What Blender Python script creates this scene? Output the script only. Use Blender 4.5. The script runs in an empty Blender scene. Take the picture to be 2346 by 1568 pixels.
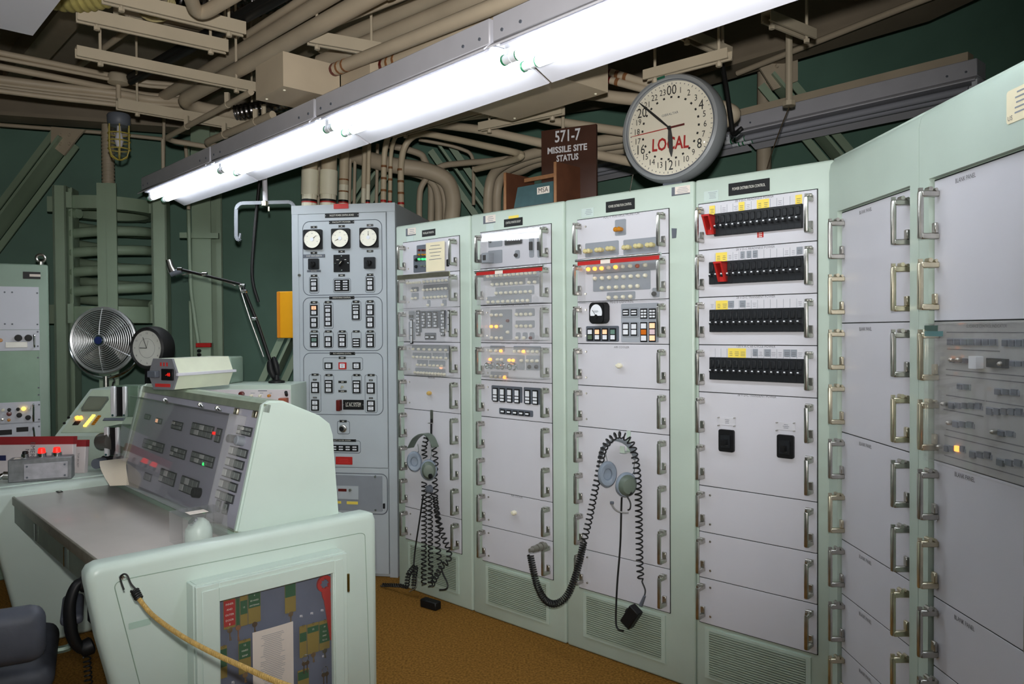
import bpy, bmesh, math, random
from mathutils import Vector, Matrix
random.seed(7)
S = bpy.context.scene
COL = S.collection
PI = math.pi

# ---------------------------------------------------------------- camera
F, CXP, CYP = 1750.0, 1173.0, 784.0            # focal length and centre in pixels of 2346 x 1568
CAM = Vector((0, 0, 1.564))
PIT, ROL = math.radians(.90), math.radians(-.38)
_cp, _sp, _cr, _sr = math.cos(PIT), math.sin(PIT), math.cos(ROL), math.sin(ROL)
_Rx = Matrix(((1, 0, 0), (0, _cp, -_sp), (0, _sp, _cp)))
_Rz = Matrix(((_cr, -_sr, 0), (_sr, _cr, 0), (0, 0, 1)))
_M = _Rz @ _Rx
def _w(v): return Vector((v[0], v[2], -v[1]))
cam = bpy.data.objects.new('camera', bpy.data.cameras.new('camera'))
COL.objects.link(cam)
cam.data.sensor_width = 36.0
cam.data.lens = F / 2346 * 36
cam.data.clip_start = .05
_r, _d, _f = _w(_M[0]), _w(_M[1]), _w(_M[2])
cam.matrix_world = Matrix(((_r.x, -_d.x, -_f.x, CAM.x), (_r.y, -_d.y, -_f.y, CAM.y),
                           (_r.z, -_d.z, -_f.z, CAM.z), (0, 0, 0, 1)))
S.camera = cam
# ---------------------------------------------------------------- world, flash, exposure
S.world = bpy.data.worlds.new('world')
S.world.use_nodes = True
S.world.node_tree.nodes['Background'].inputs[0].default_value = (.02, .022, .024, 1)
S.world.node_tree.nodes['Background'].inputs[1].default_value = .3
TUBE = 12.0                                     # strength of the lit fluorescent tubes
fl = bpy.data.lights.new('camera_flash', 'SPOT')  # the photographer's flash, just above the lens
fl.energy = 300; fl.color = (1.0, .97, .93); fl.shadow_soft_size = .025
fl.spot_size = math.radians(96); fl.spot_blend = 1.0
flo = bpy.data.objects.new('camera_flash', fl); COL.objects.link(flo)
flo.location = (0.0, -.02, 1.564 + .13); flo.rotation_euler = (math.radians(100), 0, math.radians(8))
S.view_settings.view_transform = 'Standard'
S.view_settings.look = 'None'
S.view_settings.gamma = 1
S.view_settings.exposure = 0.27
S.view_settings.use_curve_mapping = False

# ---------------------------------------------------------------- pixels to places
def ray(px, py):
    c = Vector(((px - CXP) / F, (py - CYP) / F, 1))
    return _w(_M.transposed() @ c)
def zpl(px, py, z):
    r = ray(px, py); return CAM + r * ((z - CAM.z) / r.z)
def dep(px, py, d):
    r = ray(px, py); return CAM + r * (d / r.y)
class Fr:
    """upright frame: local x along the front (turned by a), local -y out of the front, z up"""
    def __init__(s, a, u0, v0, z0=0):
        s.a = math.radians(a)
        s.d = Vector((math.cos(s.a), -math.sin(s.a), 0)); s.n = Vector((math.sin(s.a), math.cos(s.a), 0))
        s.o = s.d * u0 + s.n * v0 + Vector((0, 0, z0))
    def loc(s, P):
        q = P - s.o; return Vector((q.dot(s.d), q.dot(s.n), q.z))
    def hit(s, px, py, y=0.0):
        r = ray(px, py); c = s.loc(CAM)
        k = (y - c.y) / r.dot(s.n); return s.loc(CAM + r * k)
    def hitx(s, px, py, x):
        r = ray(px, py); c = s.loc(CAM)
        k = (x - c.x) / r.dot(s.d); return s.loc(CAM + r * k)
    def hitz(s, px, py, z): return s.loc(zpl(px, py, z + s.o.z))
    def world(s, x, y, z): return s.o + s.d * x + s.n * y + Vector((0, 0, z))
def zo(ox, oy, sc): return lambda x, y: (ox + x / sc, oy + y / sc)

# ---------------------------------------------------------------- materials
MATS = {}
def srgb(r, g, b):
    f = lambda c: (c / 255 / 12.92) if c <= 10.3 else ((c / 255 + .055) / 1.055) ** 2.4
    return (f(r), f(g), f(b))
def mat(name, col, rough=.5, metal=0.0, var=.06, scale=9.0, bump=0.0, bscale=220.0, emit=0.0, spec=.5, coat=0.0):
    if name in MATS: return MATS[name]
    m = bpy.data.materials.new(name); m.use_nodes = True
    nt = m.node_tree; b = nt.nodes['Principled BSDF']; L = nt.links.new
    c = srgb(*col)
    b.inputs['Roughness'].default_value = rough; b.inputs['Metallic'].default_value = metal
    b.inputs['Specular IOR Level'].default_value = spec
    b.inputs['Coat Weight'].default_value = coat
    tc = nt.nodes.new('ShaderNodeTexCoord')
    if var > 0:
        nz = nt.nodes.new('ShaderNodeTexNoise'); nz.inputs['Scale'].default_value = scale; nz.inputs['Detail'].default_value = 5
        L(tc.outputs['Object'], nz.inputs['Vector'])
        rp = nt.nodes.new('ShaderNodeValToRGB')
        rp.color_ramp.elements[0].position = .3; rp.color_ramp.elements[1].position = .7
        rp.color_ramp.elements[0].color = tuple(x * (1 - var) for x in c) + (1,)
        rp.color_ramp.elements[1].color = tuple(min(1, x * (1 + var)) for x in c) + (1,)
        L(nz.outputs['Fac'], rp.inputs['Fac']); L(rp.outputs['Color'], b.inputs['Base Color'])
    else: b.inputs['Base Color'].default_value = c + (1,)
    if bump > 0:
        n2 = nt.nodes.new('ShaderNodeTexNoise'); n2.inputs['Scale'].default_value = bscale; n2.inputs['Detail'].default_value = 3
        L(tc.outputs['Object'], n2.inputs['Vector'])
        bp = nt.nodes.new('ShaderNodeBump'); bp.inputs['Strength'].default_value = bump; bp.inputs['Distance'].default_value = .003
        L(n2.outputs['Fac'], bp.inputs['Height']); L(bp.outputs['Normal'], b.inputs['Normal'])
    if emit > 0:
        b.inputs['Emission Color'].default_value = c + (1,); b.inputs['Emission Strength'].default_value = emit
    MATS[name] = m; return m
def clear(name, tint=(255, 255, 255), haze=.06, rough=.04):
    if name in MATS: return MATS[name]
    m = bpy.data.materials.new(name); m.use_nodes = True
    nt = m.node_tree; L = nt.links.new
    nt.nodes.remove(nt.nodes['Principled BSDF']); out = nt.nodes['Material Output']
    tr = nt.nodes.new('ShaderNodeBsdfTransparent'); tr.inputs[0].default_value = srgb(*tint) + (1,)
    gl = nt.nodes.new('ShaderNodeBsdfGlossy'); gl.inputs['Roughness'].default_value = rough
    df = nt.nodes.new('ShaderNodeBsdfDiffuse'); df.inputs[0].default_value = (.8, .8, .8, 1)
    fr = nt.nodes.new('ShaderNodeFresnel'); ge = nt.nodes.new('ShaderNodeNewGeometry'); mr = nt.nodes.new('ShaderNodeMapRange')
    mr.inputs['To Min'].default_value = 1.45; mr.inputs['To Max'].default_value = 1/1.45   # same index on both sides of a thin sheet
    L(ge.outputs['Backfacing'], mr.inputs['Value']); L(mr.outputs['Result'], fr.inputs[0])
    m1 = nt.nodes.new('ShaderNodeMixShader'); m1.inputs[0].default_value = haze
    m2 = nt.nodes.new('ShaderNodeMixShader')
    L(tr.outputs[0], m1.inputs[1]); L(df.outputs[0], m1.inputs[2])
    L(fr.outputs[0], m2.inputs[0]); L(m1.outputs[0], m2.inputs[1]); L(gl.outputs[0], m2.inputs[2])
    L(m2.outputs[0], out.inputs[0]); MATS[name] = m; return m
MINT = mat('mint_paint', (183, 199, 187), .38, var=.05, scale=3, bump=.04, bscale=120)
MINT2 = mat('mint_paint_console', (199, 215, 206), .36, var=.03, scale=4, bump=.03, bscale=120)
GREEN = mat('green_paint', (140, 162, 146), .42, var=.07, scale=4, bump=.05, bscale=90)
STEELG = mat('column_green_paint', (146, 166, 142), .45, var=.07, scale=3, bump=.04, bscale=60)
WALLG = mat('wall_green_paint', (100, 136, 120), .6, var=.1, scale=2.2, bump=.1, bscale=40)
BEIGE = mat('beige_paint', (186, 172, 150), .5, var=.06, scale=6, bump=.05, bscale=80)
BEIGE2 = mat('beige_paint_light', (186, 174, 152), .5, var=.05, scale=6)
CEILM = mat('ceiling_paint', (150, 140, 124), .8, var=.12, scale=2, bump=.15, bscale=30)
PANEL = mat('panel_grey_white', (205, 205, 212), .42, var=.02, scale=5, bump=.05, bscale=400)
PANEL2 = mat('panel_violet_grey', (170, 170, 184), .42, var=.02, scale=5)
FPC = mat('cabinet_grey', (176, 184, 190), .4, var=.03, scale=4, bump=.03, bscale=150)
PLATE = mat('plate_grey', (140, 146, 154), .5, var=.03)
SLATE = mat('slate_grey', (92, 98, 108), .5, var=.05)
BLACK = mat('black_plastic', (18, 19, 21), .5, var=.1, spec=.3)
DARK = mat('gap_shade', (22, 26, 26), .8, var=.1)
SATIN = mat('satin_metal', (186, 184, 178), .3, 1, var=.12, scale=30)
CHROME = mat('chrome', (215, 218, 222), .12, 1, var=.03)
BRASS_GLINT = mat('brass_and_tan_glint', (208, 200, 176), .32, 1, var=.15, scale=20)  # also the tint for tan reflections on chrome handles
CREAM = mat('cream_button', (226, 222, 200), .4, var=.03)
WHITE = mat('white_legend', (226, 230, 236), .5, var=.02)
PRINT = mat('dark_print', (96, 96, 100), .7, var=.0)
WPRINT = mat('white_print', (225, 225, 215), .6, var=.0)
YEL = mat('yellow_tag', (236, 212, 90), .6, var=.03)
RED = mat('red_paint', (176, 34, 30), .4, var=.06)
REDT = mat('red_tag', (196, 52, 50), .5, var=.04)
ORANGE = mat('lit_amber', (255, 150, 60), .4, var=0, emit=2.2)
LITPALE = mat('lit_pale_amber', (255, 190, 150), .4, var=0, emit=.55)
REDLIT = mat('lit_red', (255, 40, 30), .4, var=0, emit=.7)
GREENLIT = mat('lit_green', (60, 255, 120), .4, var=0, emit=1.2)
AMBER = mat('amber_knob', (186, 120, 20), .35, var=.05)
DRED = mat('dark_red_lens', (92, 22, 18), .3, var=.05)
TEAL = mat('green_legend', (110, 142, 130), .5, var=.03)
OLIVE = mat('dark_green_legend', (92, 110, 88), .5, var=.03)
PAPER = mat('paper', (232, 222, 190), .8, var=.04)
PAPERW = mat('white_paper', (225, 215, 205), .8, var=.03)
ACRYL = clear('clear_acrylic', haze=.10, rough=.05)
ACRYL2 = clear('clear_acrylic_cover', haze=.03, rough=.03)
GLASS = clear('glass', haze=.02, rough=.01)
TUBEM = mat('fluorescent_tube', (244, 250, 254), .5, var=0, emit=TUBE)
TUBEOFF = mat('unlit_tube', (170, 172, 182), .3, var=.02)
ENAMEL = mat('white_enamel', (206, 206, 214), .35, var=.02)
HOUSING = mat('grey_enamel', (186, 186, 194), .4, var=.04)
RUBBER = mat('black_rubber', (16, 17, 18), .55, var=.1)
LEAT = mat('dark_upholstery', (72, 76, 86), .55, var=.15, scale=14, bump=.3, bscale=40)
WOOD = mat('brown_plywood', (92, 56, 38), .5, var=.18, scale=12)
WOODD = mat('dark_brown_board', (62, 34, 22), .45, var=.12, scale=8)
WOODE = mat('plywood_edge', (150, 106, 70), .6, var=.15, scale=30)

# ---------------------------------------------------------------- mesh helpers
def box(bm, x0, x1, y0, y1, z0, z1, bev=0.0, seg=2):
    if x0 > x1: x0, x1 = x1, x0
    if y0 > y1: y0, y1 = y1, y0
    if z0 > z1: z0, z1 = z1, z0
    v = [bm.verts.new(p) for p in ((x0,y0,z0),(x1,y0,z0),(x1,y1,z0),(x0,y1,z0),(x0,y0,z1),(x1,y0,z1),(x1,y1,z1),(x0,y1,z1))]
    fs = [bm.faces.new([v[i] for i in q]) for q in ((3,2,1,0),(4,5,6,7),(0,1,5,4),(1,2,6,5),(2,3,7,6),(3,0,4,7))]
    if bev > 0:
        es = list({e for f in fs for e in f.edges})
        bmesh.ops.bevel(bm, geom=es, offset=bev, segments=seg, affect='EDGES', profile=.5)
    return v
def frame_of(t):
    t = t.normalized(); a = Vector((0, 0, 1)) if abs(t.z) < .9 else Vector((1, 0, 0))
    x = t.cross(a).normalized(); return x, t.cross(x).normalized()
def cyl(bm, p0, p1, r0, r1=None, n=16, cap=True):
    p0, p1 = Vector(p0), Vector(p1); r1 = r0 if r1 is None else r1
    x, y = frame_of(p1 - p0)
    A = [bm.verts.new(p0 + (x * math.cos(2*PI*i/n) + y * math.sin(2*PI*i/n)) * r0) for i in range(n)]
    B = [bm.verts.new(p1 + (x * math.cos(2*PI*i/n) + y * math.sin(2*PI*i/n)) * r1) for i in range(n)]
    for i in range(n): bm.faces.new((A[i], A[(i+1) % n], B[(i+1) % n], B[i]))
    if cap:
        bm.faces.new(A[::-1]); bm.faces.new(B)
def tube(bm, pts, r, n=8, closed=False, cap=True):
    pts = [Vector(p) for p in pts]; m = len(pts); rings = []; x = None
    for i, p in enumerate(pts):
        if closed: t = pts[(i+1) % m] - pts[i-1]
        else: t = pts[min(i+1, m-1)] - pts[max(i-1, 0)]
        t.normalize()
        if x is None: x, y = frame_of(t)
        else:
            x = (x - t * x.dot(t)); x = x.normalized() if x.length > 1e-6 else frame_of(t)[0]
            y = t.cross(x)
        rr = r[i] if isinstance(r, (list, tuple)) else r
        rings.append([bm.verts.new(p + (x * math.cos(2*PI*k/n) + y * math.sin(2*PI*k/n)) * rr) for k in range(n)])
    for i in range(m if closed else m - 1):
        A, B = rings[i], rings[(i+1) % m]
        for k in range(n): bm.faces.new((A[k], A[(k+1) % n], B[(k+1) % n], B[k]))
    if cap and not closed:
        bm.faces.new(rings[0][::-1]); bm.faces.new(rings[-1])
def smooth_path(pts, step=6, closed=False):
    """Catmull-Rom through the points"""
    P = [Vector(p) for p in pts]; out = []; m = len(P)
    for i in range(m if closed else m - 1):
        g = lambda k: P[k % m] if closed else P[max(0, min(m-1, k))]
        a, b, c, d = g(i-1), g(i), g(i+1), g(i+2)
        for k in range(step):
            t = k / step
            out.append(.5 * ((2*b) + (c-a)*t + (2*a-5*b+4*c-d)*t*t + (3*b-a-3*c+d)*t**3))
    if not closed: out.append(P[-1])
    return out
def fillet(pts, rad, seg=5):
    P = [Vector(p) for p in pts]; out = [P[0]]
    for i in range(1, len(P)-1):
        a, b, c = P[i-1], P[i], P[i+1]
        r = min(rad, (a-b).length*.49, (c-b).length*.49)
        s, e = b + (a-b).normalized()*r, b + (c-b).normalized()*r
        for k in range(seg+1):
            t = k/seg; out.append(s*(1-t)**2 + b*2*t*(1-t) + e*t*t)
    out.append(P[-1]); return out
def coil(path, R, turns, k=10, phase=0.0):
    """helix of radius R round a path"""
    P = [Vector(p) for p in path]
    L = [0]
    for a, b in zip(P, P[1:]): L.append(L[-1] + (b-a).length)
    tot = L[-1]; N = int(turns*k); out = []; x = None; j = 0
    for i in range(N+1):
        s = tot*i/N
        while j < len(P)-2 and L[j+1] < s: j += 1
        t = (P[j+1]-P[j]); f = (s-L[j])/max(1e-9, L[j+1]-L[j]); c = P[j] + t*f; t = t.normalized()
        if x is None: x, _ = frame_of(t)
        x = (x - t*x.dot(t)).normalized(); y = t.cross(x)
        rr = R(s/tot) if callable(R) else R
        w = 2*PI*turns*i/N + phase
        out.append(c + (x*math.cos(w) + y*math.sin(w))*rr)
    return out
def prism(bm, poly, d0, d1, axis='y'):
    """extrude a polygon of 2-D points: axis y -> (x,z) polygon, x -> (y,z), z -> (x,y)"""
    def P(p, d):
        return {'y': (p[0], d, p[1]), 'x': (d, p[0], p[1]), 'z': (p[0], p[1], d)}[axis]
    A = [bm.verts.new(P(p, d0)) for p in poly]; B = [bm.verts.new(P(p, d1)) for p in poly]; n = len(poly)
    fs = [bm.faces.new(A), bm.faces.new(B[::-1])]
    for i in range(n): fs.append(bm.faces.new((A[(i+1) % n], A[i], B[i], B[(i+1) % n])))
    bmesh.ops.recalc_face_normals(bm, faces=fs)
    return fs
def lathe(bm, prof, c=(0,0,0), ax=(0,0,1), n=24, closed=False):
    """prof = [(radius, height)] turned round the axis ax through c"""
    c = Vector(c); t = Vector(ax).normalized(); x, y = frame_of(t); R = []
    for r, h in prof:
        if r < 1e-6: R.append([bm.verts.new(c + t*h)])
        else: R.append([bm.verts.new(c + t*h + (x*math.cos(2*PI*i/n) + y*math.sin(2*PI*i/n))*r) for i in range(n)])
    pr = list(zip(R, R[1:])) + ([(R[-1], R[0])] if closed else [])
    fs = []
    for A, B in pr:
        for i in range(n):
            a, b, d, e = A[i % len(A)], A[(i+1) % len(A)], B[(i+1) % len(B)], B[i % len(B)]
            q = []
            for v in (a, b, d, e):
                if v not in q: q.append(v)
            if len(q) > 2: fs.append(bm.faces.new(q))
    bmesh.ops.recalc_face_normals(bm, faces=fs)
def rrect(x0, x1, z0, z1, r, seg=4):
    out = []
    for cx, cz, a0 in ((x1-r, z1-r, 0), (x0+r, z1-r, 90), (x0+r, z0+r, 180), (x1-r, z0+r, 270)):
        for k in range(seg+1):
            a = math.radians(a0 + 90*k/seg); out.append((cx + r*math.cos(a), cz + r*math.sin(a)))
    return out
def NB(): return bmesh.new()
def mesh(bm, name='m', angle=38):
    me = bpy.data.meshes.new(name); bm.to_mesh(me); bm.free()
    me.polygons.foreach_set('use_smooth', [True]*len(me.polygons))
    me.set_sharp_from_angle(angle=math.radians(angle)); return me
def obj(name, bm, m, parent=None, loc=None, rot=None, scale=None):
    me = mesh(bm, name) if isinstance(bm, bmesh.types.BMesh) else bm
    if m is not None and not me.materials: me.materials.append(m)
    if m is not None and me.materials[0] != m:
        me = me.copy(); me.materials[0] = m
    o = bpy.data.objects.new(name, me); COL.objects.link(o)
    if parent: o.parent = parent
    if loc is not None: o.location = loc
    if rot is not None: o.rotation_euler = rot
    if scale is not None: o.scale = scale
    return o
def tag(o, label, cat, group=None):
    o['label'] = label; o['category'] = cat
    if group: o['group'] = group
    return o
def thing(name, label, cat, loc=(0,0,0), rz=0.0, group=None, fr=None):
    o = bpy.data.objects.new(name, None); COL.objects.link(o); o.empty_display_size = .1
    if fr: o.location = fr.o; o.rotation_euler = (0, 0, -fr.a)
    else: o.location = loc; o.rotation_euler = (0, 0, rz)
    return tag(o, label, cat, group)
def struct(name, bm, m):
    o = obj(name, bm, m); o['kind'] = 'structure'; return o
SH = {}
def shared(key, fn):
    """one mesh per key and material, shared by its copies"""
    if key not in SH: SH[key] = mesh(fn(), key[0] if isinstance(key, tuple) else key)
    return SH[key]
def sobj(name, key, fn, m, parent, loc=None, rot=None, scale=None):
    k = (key, m.name)
    if k not in SH:
        SH[k] = mesh(fn(), name); SH[k].materials.append(m)
    return obj(name, SH[k], m, parent, loc, rot, scale)
def text_mesh(s, size, w=None, bold=0.0):
    cu = bpy.data.curves.new('lettering', 'FONT'); cu.body = s; cu.size = size; cu.align_x = 'CENTER'; cu.align_y = 'CENTER'
    cu.resolution_u = 2; cu.offset = bold
    t = bpy.data.objects.new('lettering_source', cu)
    me = bpy.data.meshes.new_from_object(t)
    bpy.data.objects.remove(t); bpy.data.curves.remove(cu)
    if w:
        xs = [v.co.x for v in me.vertices]
        if xs:
            k = w / max(1e-6, max(xs) - min(xs)); 
            for v in me.vertices: v.co.x *= k
    return me
def text(s, size, m, parent, x, y, z, w=None, rot=(PI/2, 0, 0), bold=0.0, name='lettering'):
    me = text_mesh(s, size, w, bold); me.materials.append(m)
    return obj(name, me, m, parent, (x, y, z), rot)
# ================================================================ the setting
C0 = Vector((-1.9, 1.9, 0)); RW = 5.4
def ring_pt(r, a, z): return (C0.x + r*math.cos(a), C0.y + r*math.sin(a), z)
NSEG = 72
def carpet():
    m = mat('carpet', (134, 96, 42), .97, var=.45, scale=95, bump=1.0, bscale=300, spec=.1)
    return m
bm = NB(); prism(bm, [ring_pt(RW+.1, 2*PI*i/NSEG, 0)[:2] for i in range(NSEG)], -.06, 0, 'z')
struct('floor', bm, carpet())
bm = NB()
A = [bm.verts.new(ring_pt(RW, 2*PI*i/NSEG, -.06)) for i in range(NSEG)]; B = [bm.verts.new(ring_pt(RW, 2*PI*i/NSEG, 3.75)) for i in range(NSEG)]
for i in range(NSEG): bm.faces.new((A[(i+1) % NSEG], A[i], B[i], B[(i+1) % NSEG]))
struct('wall_back', bm, WALLG)
bm = NB(); prism(bm, [ring_pt(RW+.1, 2*PI*i/NSEG, 0)[:2] for i in range(NSEG)], 3.7, 3.8, 'z')
struct('ceiling', bm, CEILM)
# ring beam: straight I-section lengths, bolted end to end
NB_R = 16
bm = NB()
for k in range(NB_R):
    a0, a1 = 2*PI*k/NB_R + .12, 2*PI*(k+1)/NB_R + .12
    for (r0, r1, z0, z1) in ((4.62, 4.86, 3.27, 3.30), (4.72, 4.76, 3.30, 3.66), (4.62, 4.86, 3.66, 3.70)):
        P = [ring_pt(r0, a0, z0), ring_pt(r1, a0, z0), ring_pt(r1, a1, z0), ring_pt(r0, a1, z0)]
        lo = [bm.verts.new(p) for p in P]; hi = [bm.verts.new((p[0], p[1], z1)) for p in P]
        bm.faces.new(lo[::-1]); bm.faces.new(hi)
        for i in range(4): bm.faces.new((lo[i], lo[(i+1) % 4], hi[(i+1) % 4], hi[i]))
bmesh.ops.recalc_face_normals(bm, faces=bm.faces[:])
struct('trim_1', bm, mat('beam_paint', (142, 130, 112), .6, var=.08, scale=4))
# ceiling deck beams
bm = NB()
for k, off in enumerate((-2.6, -1.3, 0.0, 1.3, 2.6)):
    fr = Fr(47, 0, 0); c = fr.loc(C0); half = math.sqrt(max(.1, 4.6**2 - off**2))
    for (w, z0, z1) in ((.012, 3.46, 3.70), (.075, 3.44, 3.46)):
        ps = [fr.world(c.x - half, c.y + off - w, 0), fr.world(c.x + half, c.y + off - w, 0), fr.world(c.x + half, c.y + off + w, 0), fr.world(c.x - half, c.y + off + w, 0)]
        prism(bm, [(p.x, p.y) for p in ps], z0, z1, 'z')
struct('trim_2', bm, mat('beam_paint', (142, 130, 112)))

def bar(bm, p, q, w, t, up=Vector((0, 0, 1))):
    """flat bar from p to q: w wide across the view, t thick"""
    p, q = Vector(p), Vector(q); d = (q-p).normalized()
    v = ((p+q)/2 - CAM); n = (v - d*v.dot(d)).normalized(); s = d.cross(n)
    vs = []
    for c in (p, q):
        for a, b in ((-1,-1),(1,-1),(1,1),(-1,1)): vs.append(bm.verts.new(c + s*(a*w/2) + n*(b*t/2)))
    for f in ((0,1,2,3),(7,6,5,4),(0,4,5,1),(1,5,6,2),(2,6,7,3),(3,7,4,0)): bm.faces.new([vs[i] for i in f])
    bmesh.ops.recalc_face_normals(bm, faces=bm.faces[:])
def brace(pa, da, pb, db, w, label, gusset=None):
    p, q = dep(*pa, da), dep(*pb, db)
    t = thing('diagonal_brace', label, 'brace', p, group='green diagonal braces below the ring beam')
    bm = NB(); bar(bm, (0,0,0), q-p, w, .02)
    for v in bm.verts: v.co += Vector((0, 0, 0))
    obj('web', bm, STEELG, t)
    d = (q-p).normalized(); view = ((p+q)/2-CAM); n = (view - d*view.dot(d)).normalized(); s = d.cross(n)
    for sg in (-1, 1):
        bm = NB(); bar(bm, s*(sg*(w/2-.006))+n*.035, (q-p)+s*(sg*(w/2-.006))+n*.035, .012, .05); obj('flange', bm, STEELG, t)
    if gusset:
        G = [dep(x, y, da-.05)-p for x, y in gusset]; nn = Vector((0, .02, 0))
        bm = NB(); A = [bm.verts.new(g) for g in G]; B = [bm.verts.new(g+nn) for g in G]; m = len(G)
        bm.faces.new(A); bm.faces.new(B[::-1])
        for i in range(m): bm.faces.new((A[i], A[(i+1)%m], B[(i+1)%m], B[i]))
        bmesh.ops.recalc_face_normals(bm, faces=bm.faces[:])
        obj('gusset_plate', bm, BEIGE, t)
        c = sum(G, Vector())/m
        for ang in range(4):
            o = Vector((.05*math.cos(PI/4+ang*PI/2), -.012, .05*math.sin(PI/4+ang*PI/2)-.01))
            sobj('bolt', 'brace_bolt', lambda: (lambda b: (cyl(b, (0,0,0), (0,-.012,0), .013, .009, 10), b)[1])(NB()), BEIGE, t, c+o)
brace((150, 318), 6.15, (-70, 610), 6.15, .19, 'green diagonal steel brace with bolted plate beside the coil spring column', [(117,290),(194,297),(180,312),(146,356),(116,333)])
brace((1765, 175), 5.0, (1968, 418), 4.95, .165, 'green diagonal steel brace with bolted plate behind the unlit light fixture', [(1735,146),(1828,112),(1828,185),(1773,206)])
brace((1003, 330), 6.2, (1125, 505), 6.2, .17, 'green diagonal steel brace leaning behind the second rack from the grey cabinet')
brace((872, 385), 6.25, (780, 530), 6.25, .16, 'green diagonal steel brace behind the conduits of the grey cabinet')
brace((770, 560), 6.1, (590, 950), 6.1, .17, 'green diagonal steel brace low on the wall below the yellow box')

# ---------------------------------------------------------------- spring isolator
P = dep(251, 600, 6.3); fs = Fr(-15, 0, 0); q = fs.loc(Vector((P.x, P.y, 0))); fs = Fr(-15, q.x, q.y)
t = thing('spring_isolator', 'big green coil spring standing in a cage of three steel columns', 'spring', fr=fs)
def hx(px, y=-.40): return fs.hit(px, 600, y).x
def hz(py, y=-.40): return fs.hit(250, py, y).z
def chan(x0, x1, y0, ztop, side):
    bm = NB(); box(bm, x0, x1, y0, y0+.02, 0, ztop)
    box(bm, x0, x0+.015, y0, y0+.16, 0, ztop); box(bm, x1-.015, x1, y0, y0+.16, 0, ztop); return bm
obj('column', chan(hx(118), hx(150), -.36, hz(427), -1), STEELG, t)
bm = NB(); box(bm, hx(150), hx(162), -.30, -.28, 0, hz(430)); box(bm, hx(158), hx(162), -.34, -.16, 0, hz(430)); obj('column_flange', bm, STEELG, t)
bm = NB(); box(bm, hx(228), hx(250), -.46, -.445, 0, hz(423)); box(bm, hx(250), hx(273), -.47, -.445, 0, hz(423)); box(bm, hx(248), hx(252), -.445, -.40, 0, hz(423)); obj('column', bm, STEELG, t)
obj('column', chan(hx(345), hx(381), -.36, hz(430), 1), STEELG, t)
zb, zt = hz(702), hz(478); zm = 0
bm = NB(); path = []
turns = 4.6; N = 150
for i in range(N+1):
    w = 2*PI*turns*i/N + .5; path.append((.335*math.cos(w), .335*math.sin(w), zb + .03 + (zt-zb-.06)*i/N))
tube(bm, path, .040, 10); obj('coil', bm, STEELG, t)
for (z0, z1, nm) in ((zt, zt+.10, 'top_cap'), (zb-.13, zb, 'bottom_cap')):
    bm = NB(); lathe(bm, [(.40, z0), (.40, z1), (.30, z1), (.30, z0)], n=28, closed=True); o = obj(nm, bm, STEELG, t)
    for k in range(8):
        w = 2*PI*k/8 + .3; bm = NB(); x, y = .41*math.cos(w), .41*math.sin(w); box(bm, x-.02, x+.02, y-.02, y+.02, z0-.0, z1+.02); obj('rib', bm, STEELG, o)
bm = NB(); cyl(bm, (0, 0, zt), (0, 0, 3.27), .045, n=14)
o = obj('hanger_rod', bm, BEIGE, t)
bm = NB()
for i in range(18): cyl(bm, (0, 0, zt+.15+i*.03), (0, 0, zt+.163+i*.03), .05, n=14)
obj('thread', bm, BEIGE, o)

# ---------------------------------------------------------------- steel column with cross bar, left of the grey cabinet
P = dep(462, 600, 6.35); fc = Fr(-8, 0, 0); q = fc.loc(Vector((P.x, P.y, 0))); fc = Fr(-8, q.x, q.y)
t = thing('steel_column', 'green steel wall column carrying a short horizontal cross bar', 'column', fr=fc)
bm = NB(); box(bm, -.075, .075, 0, .015, 0, 3.27); box(bm, .09, .13, .12, .14, 0, 3.27); box(bm, -.01, .01, .015, .2, 0, 3.27); box(bm, -.075, .12, .2, .215, 0, 3.27); obj('post', bm, STEELG, t)
zc = fc.hit(458, 541).z
bm = NB(); box(bm, fc.hit(415, 541).x, fc.hit(503, 541).x, -.045, -.005, zc-.022, zc+.022); obj('cross_bar', bm, STEELG, t)
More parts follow.
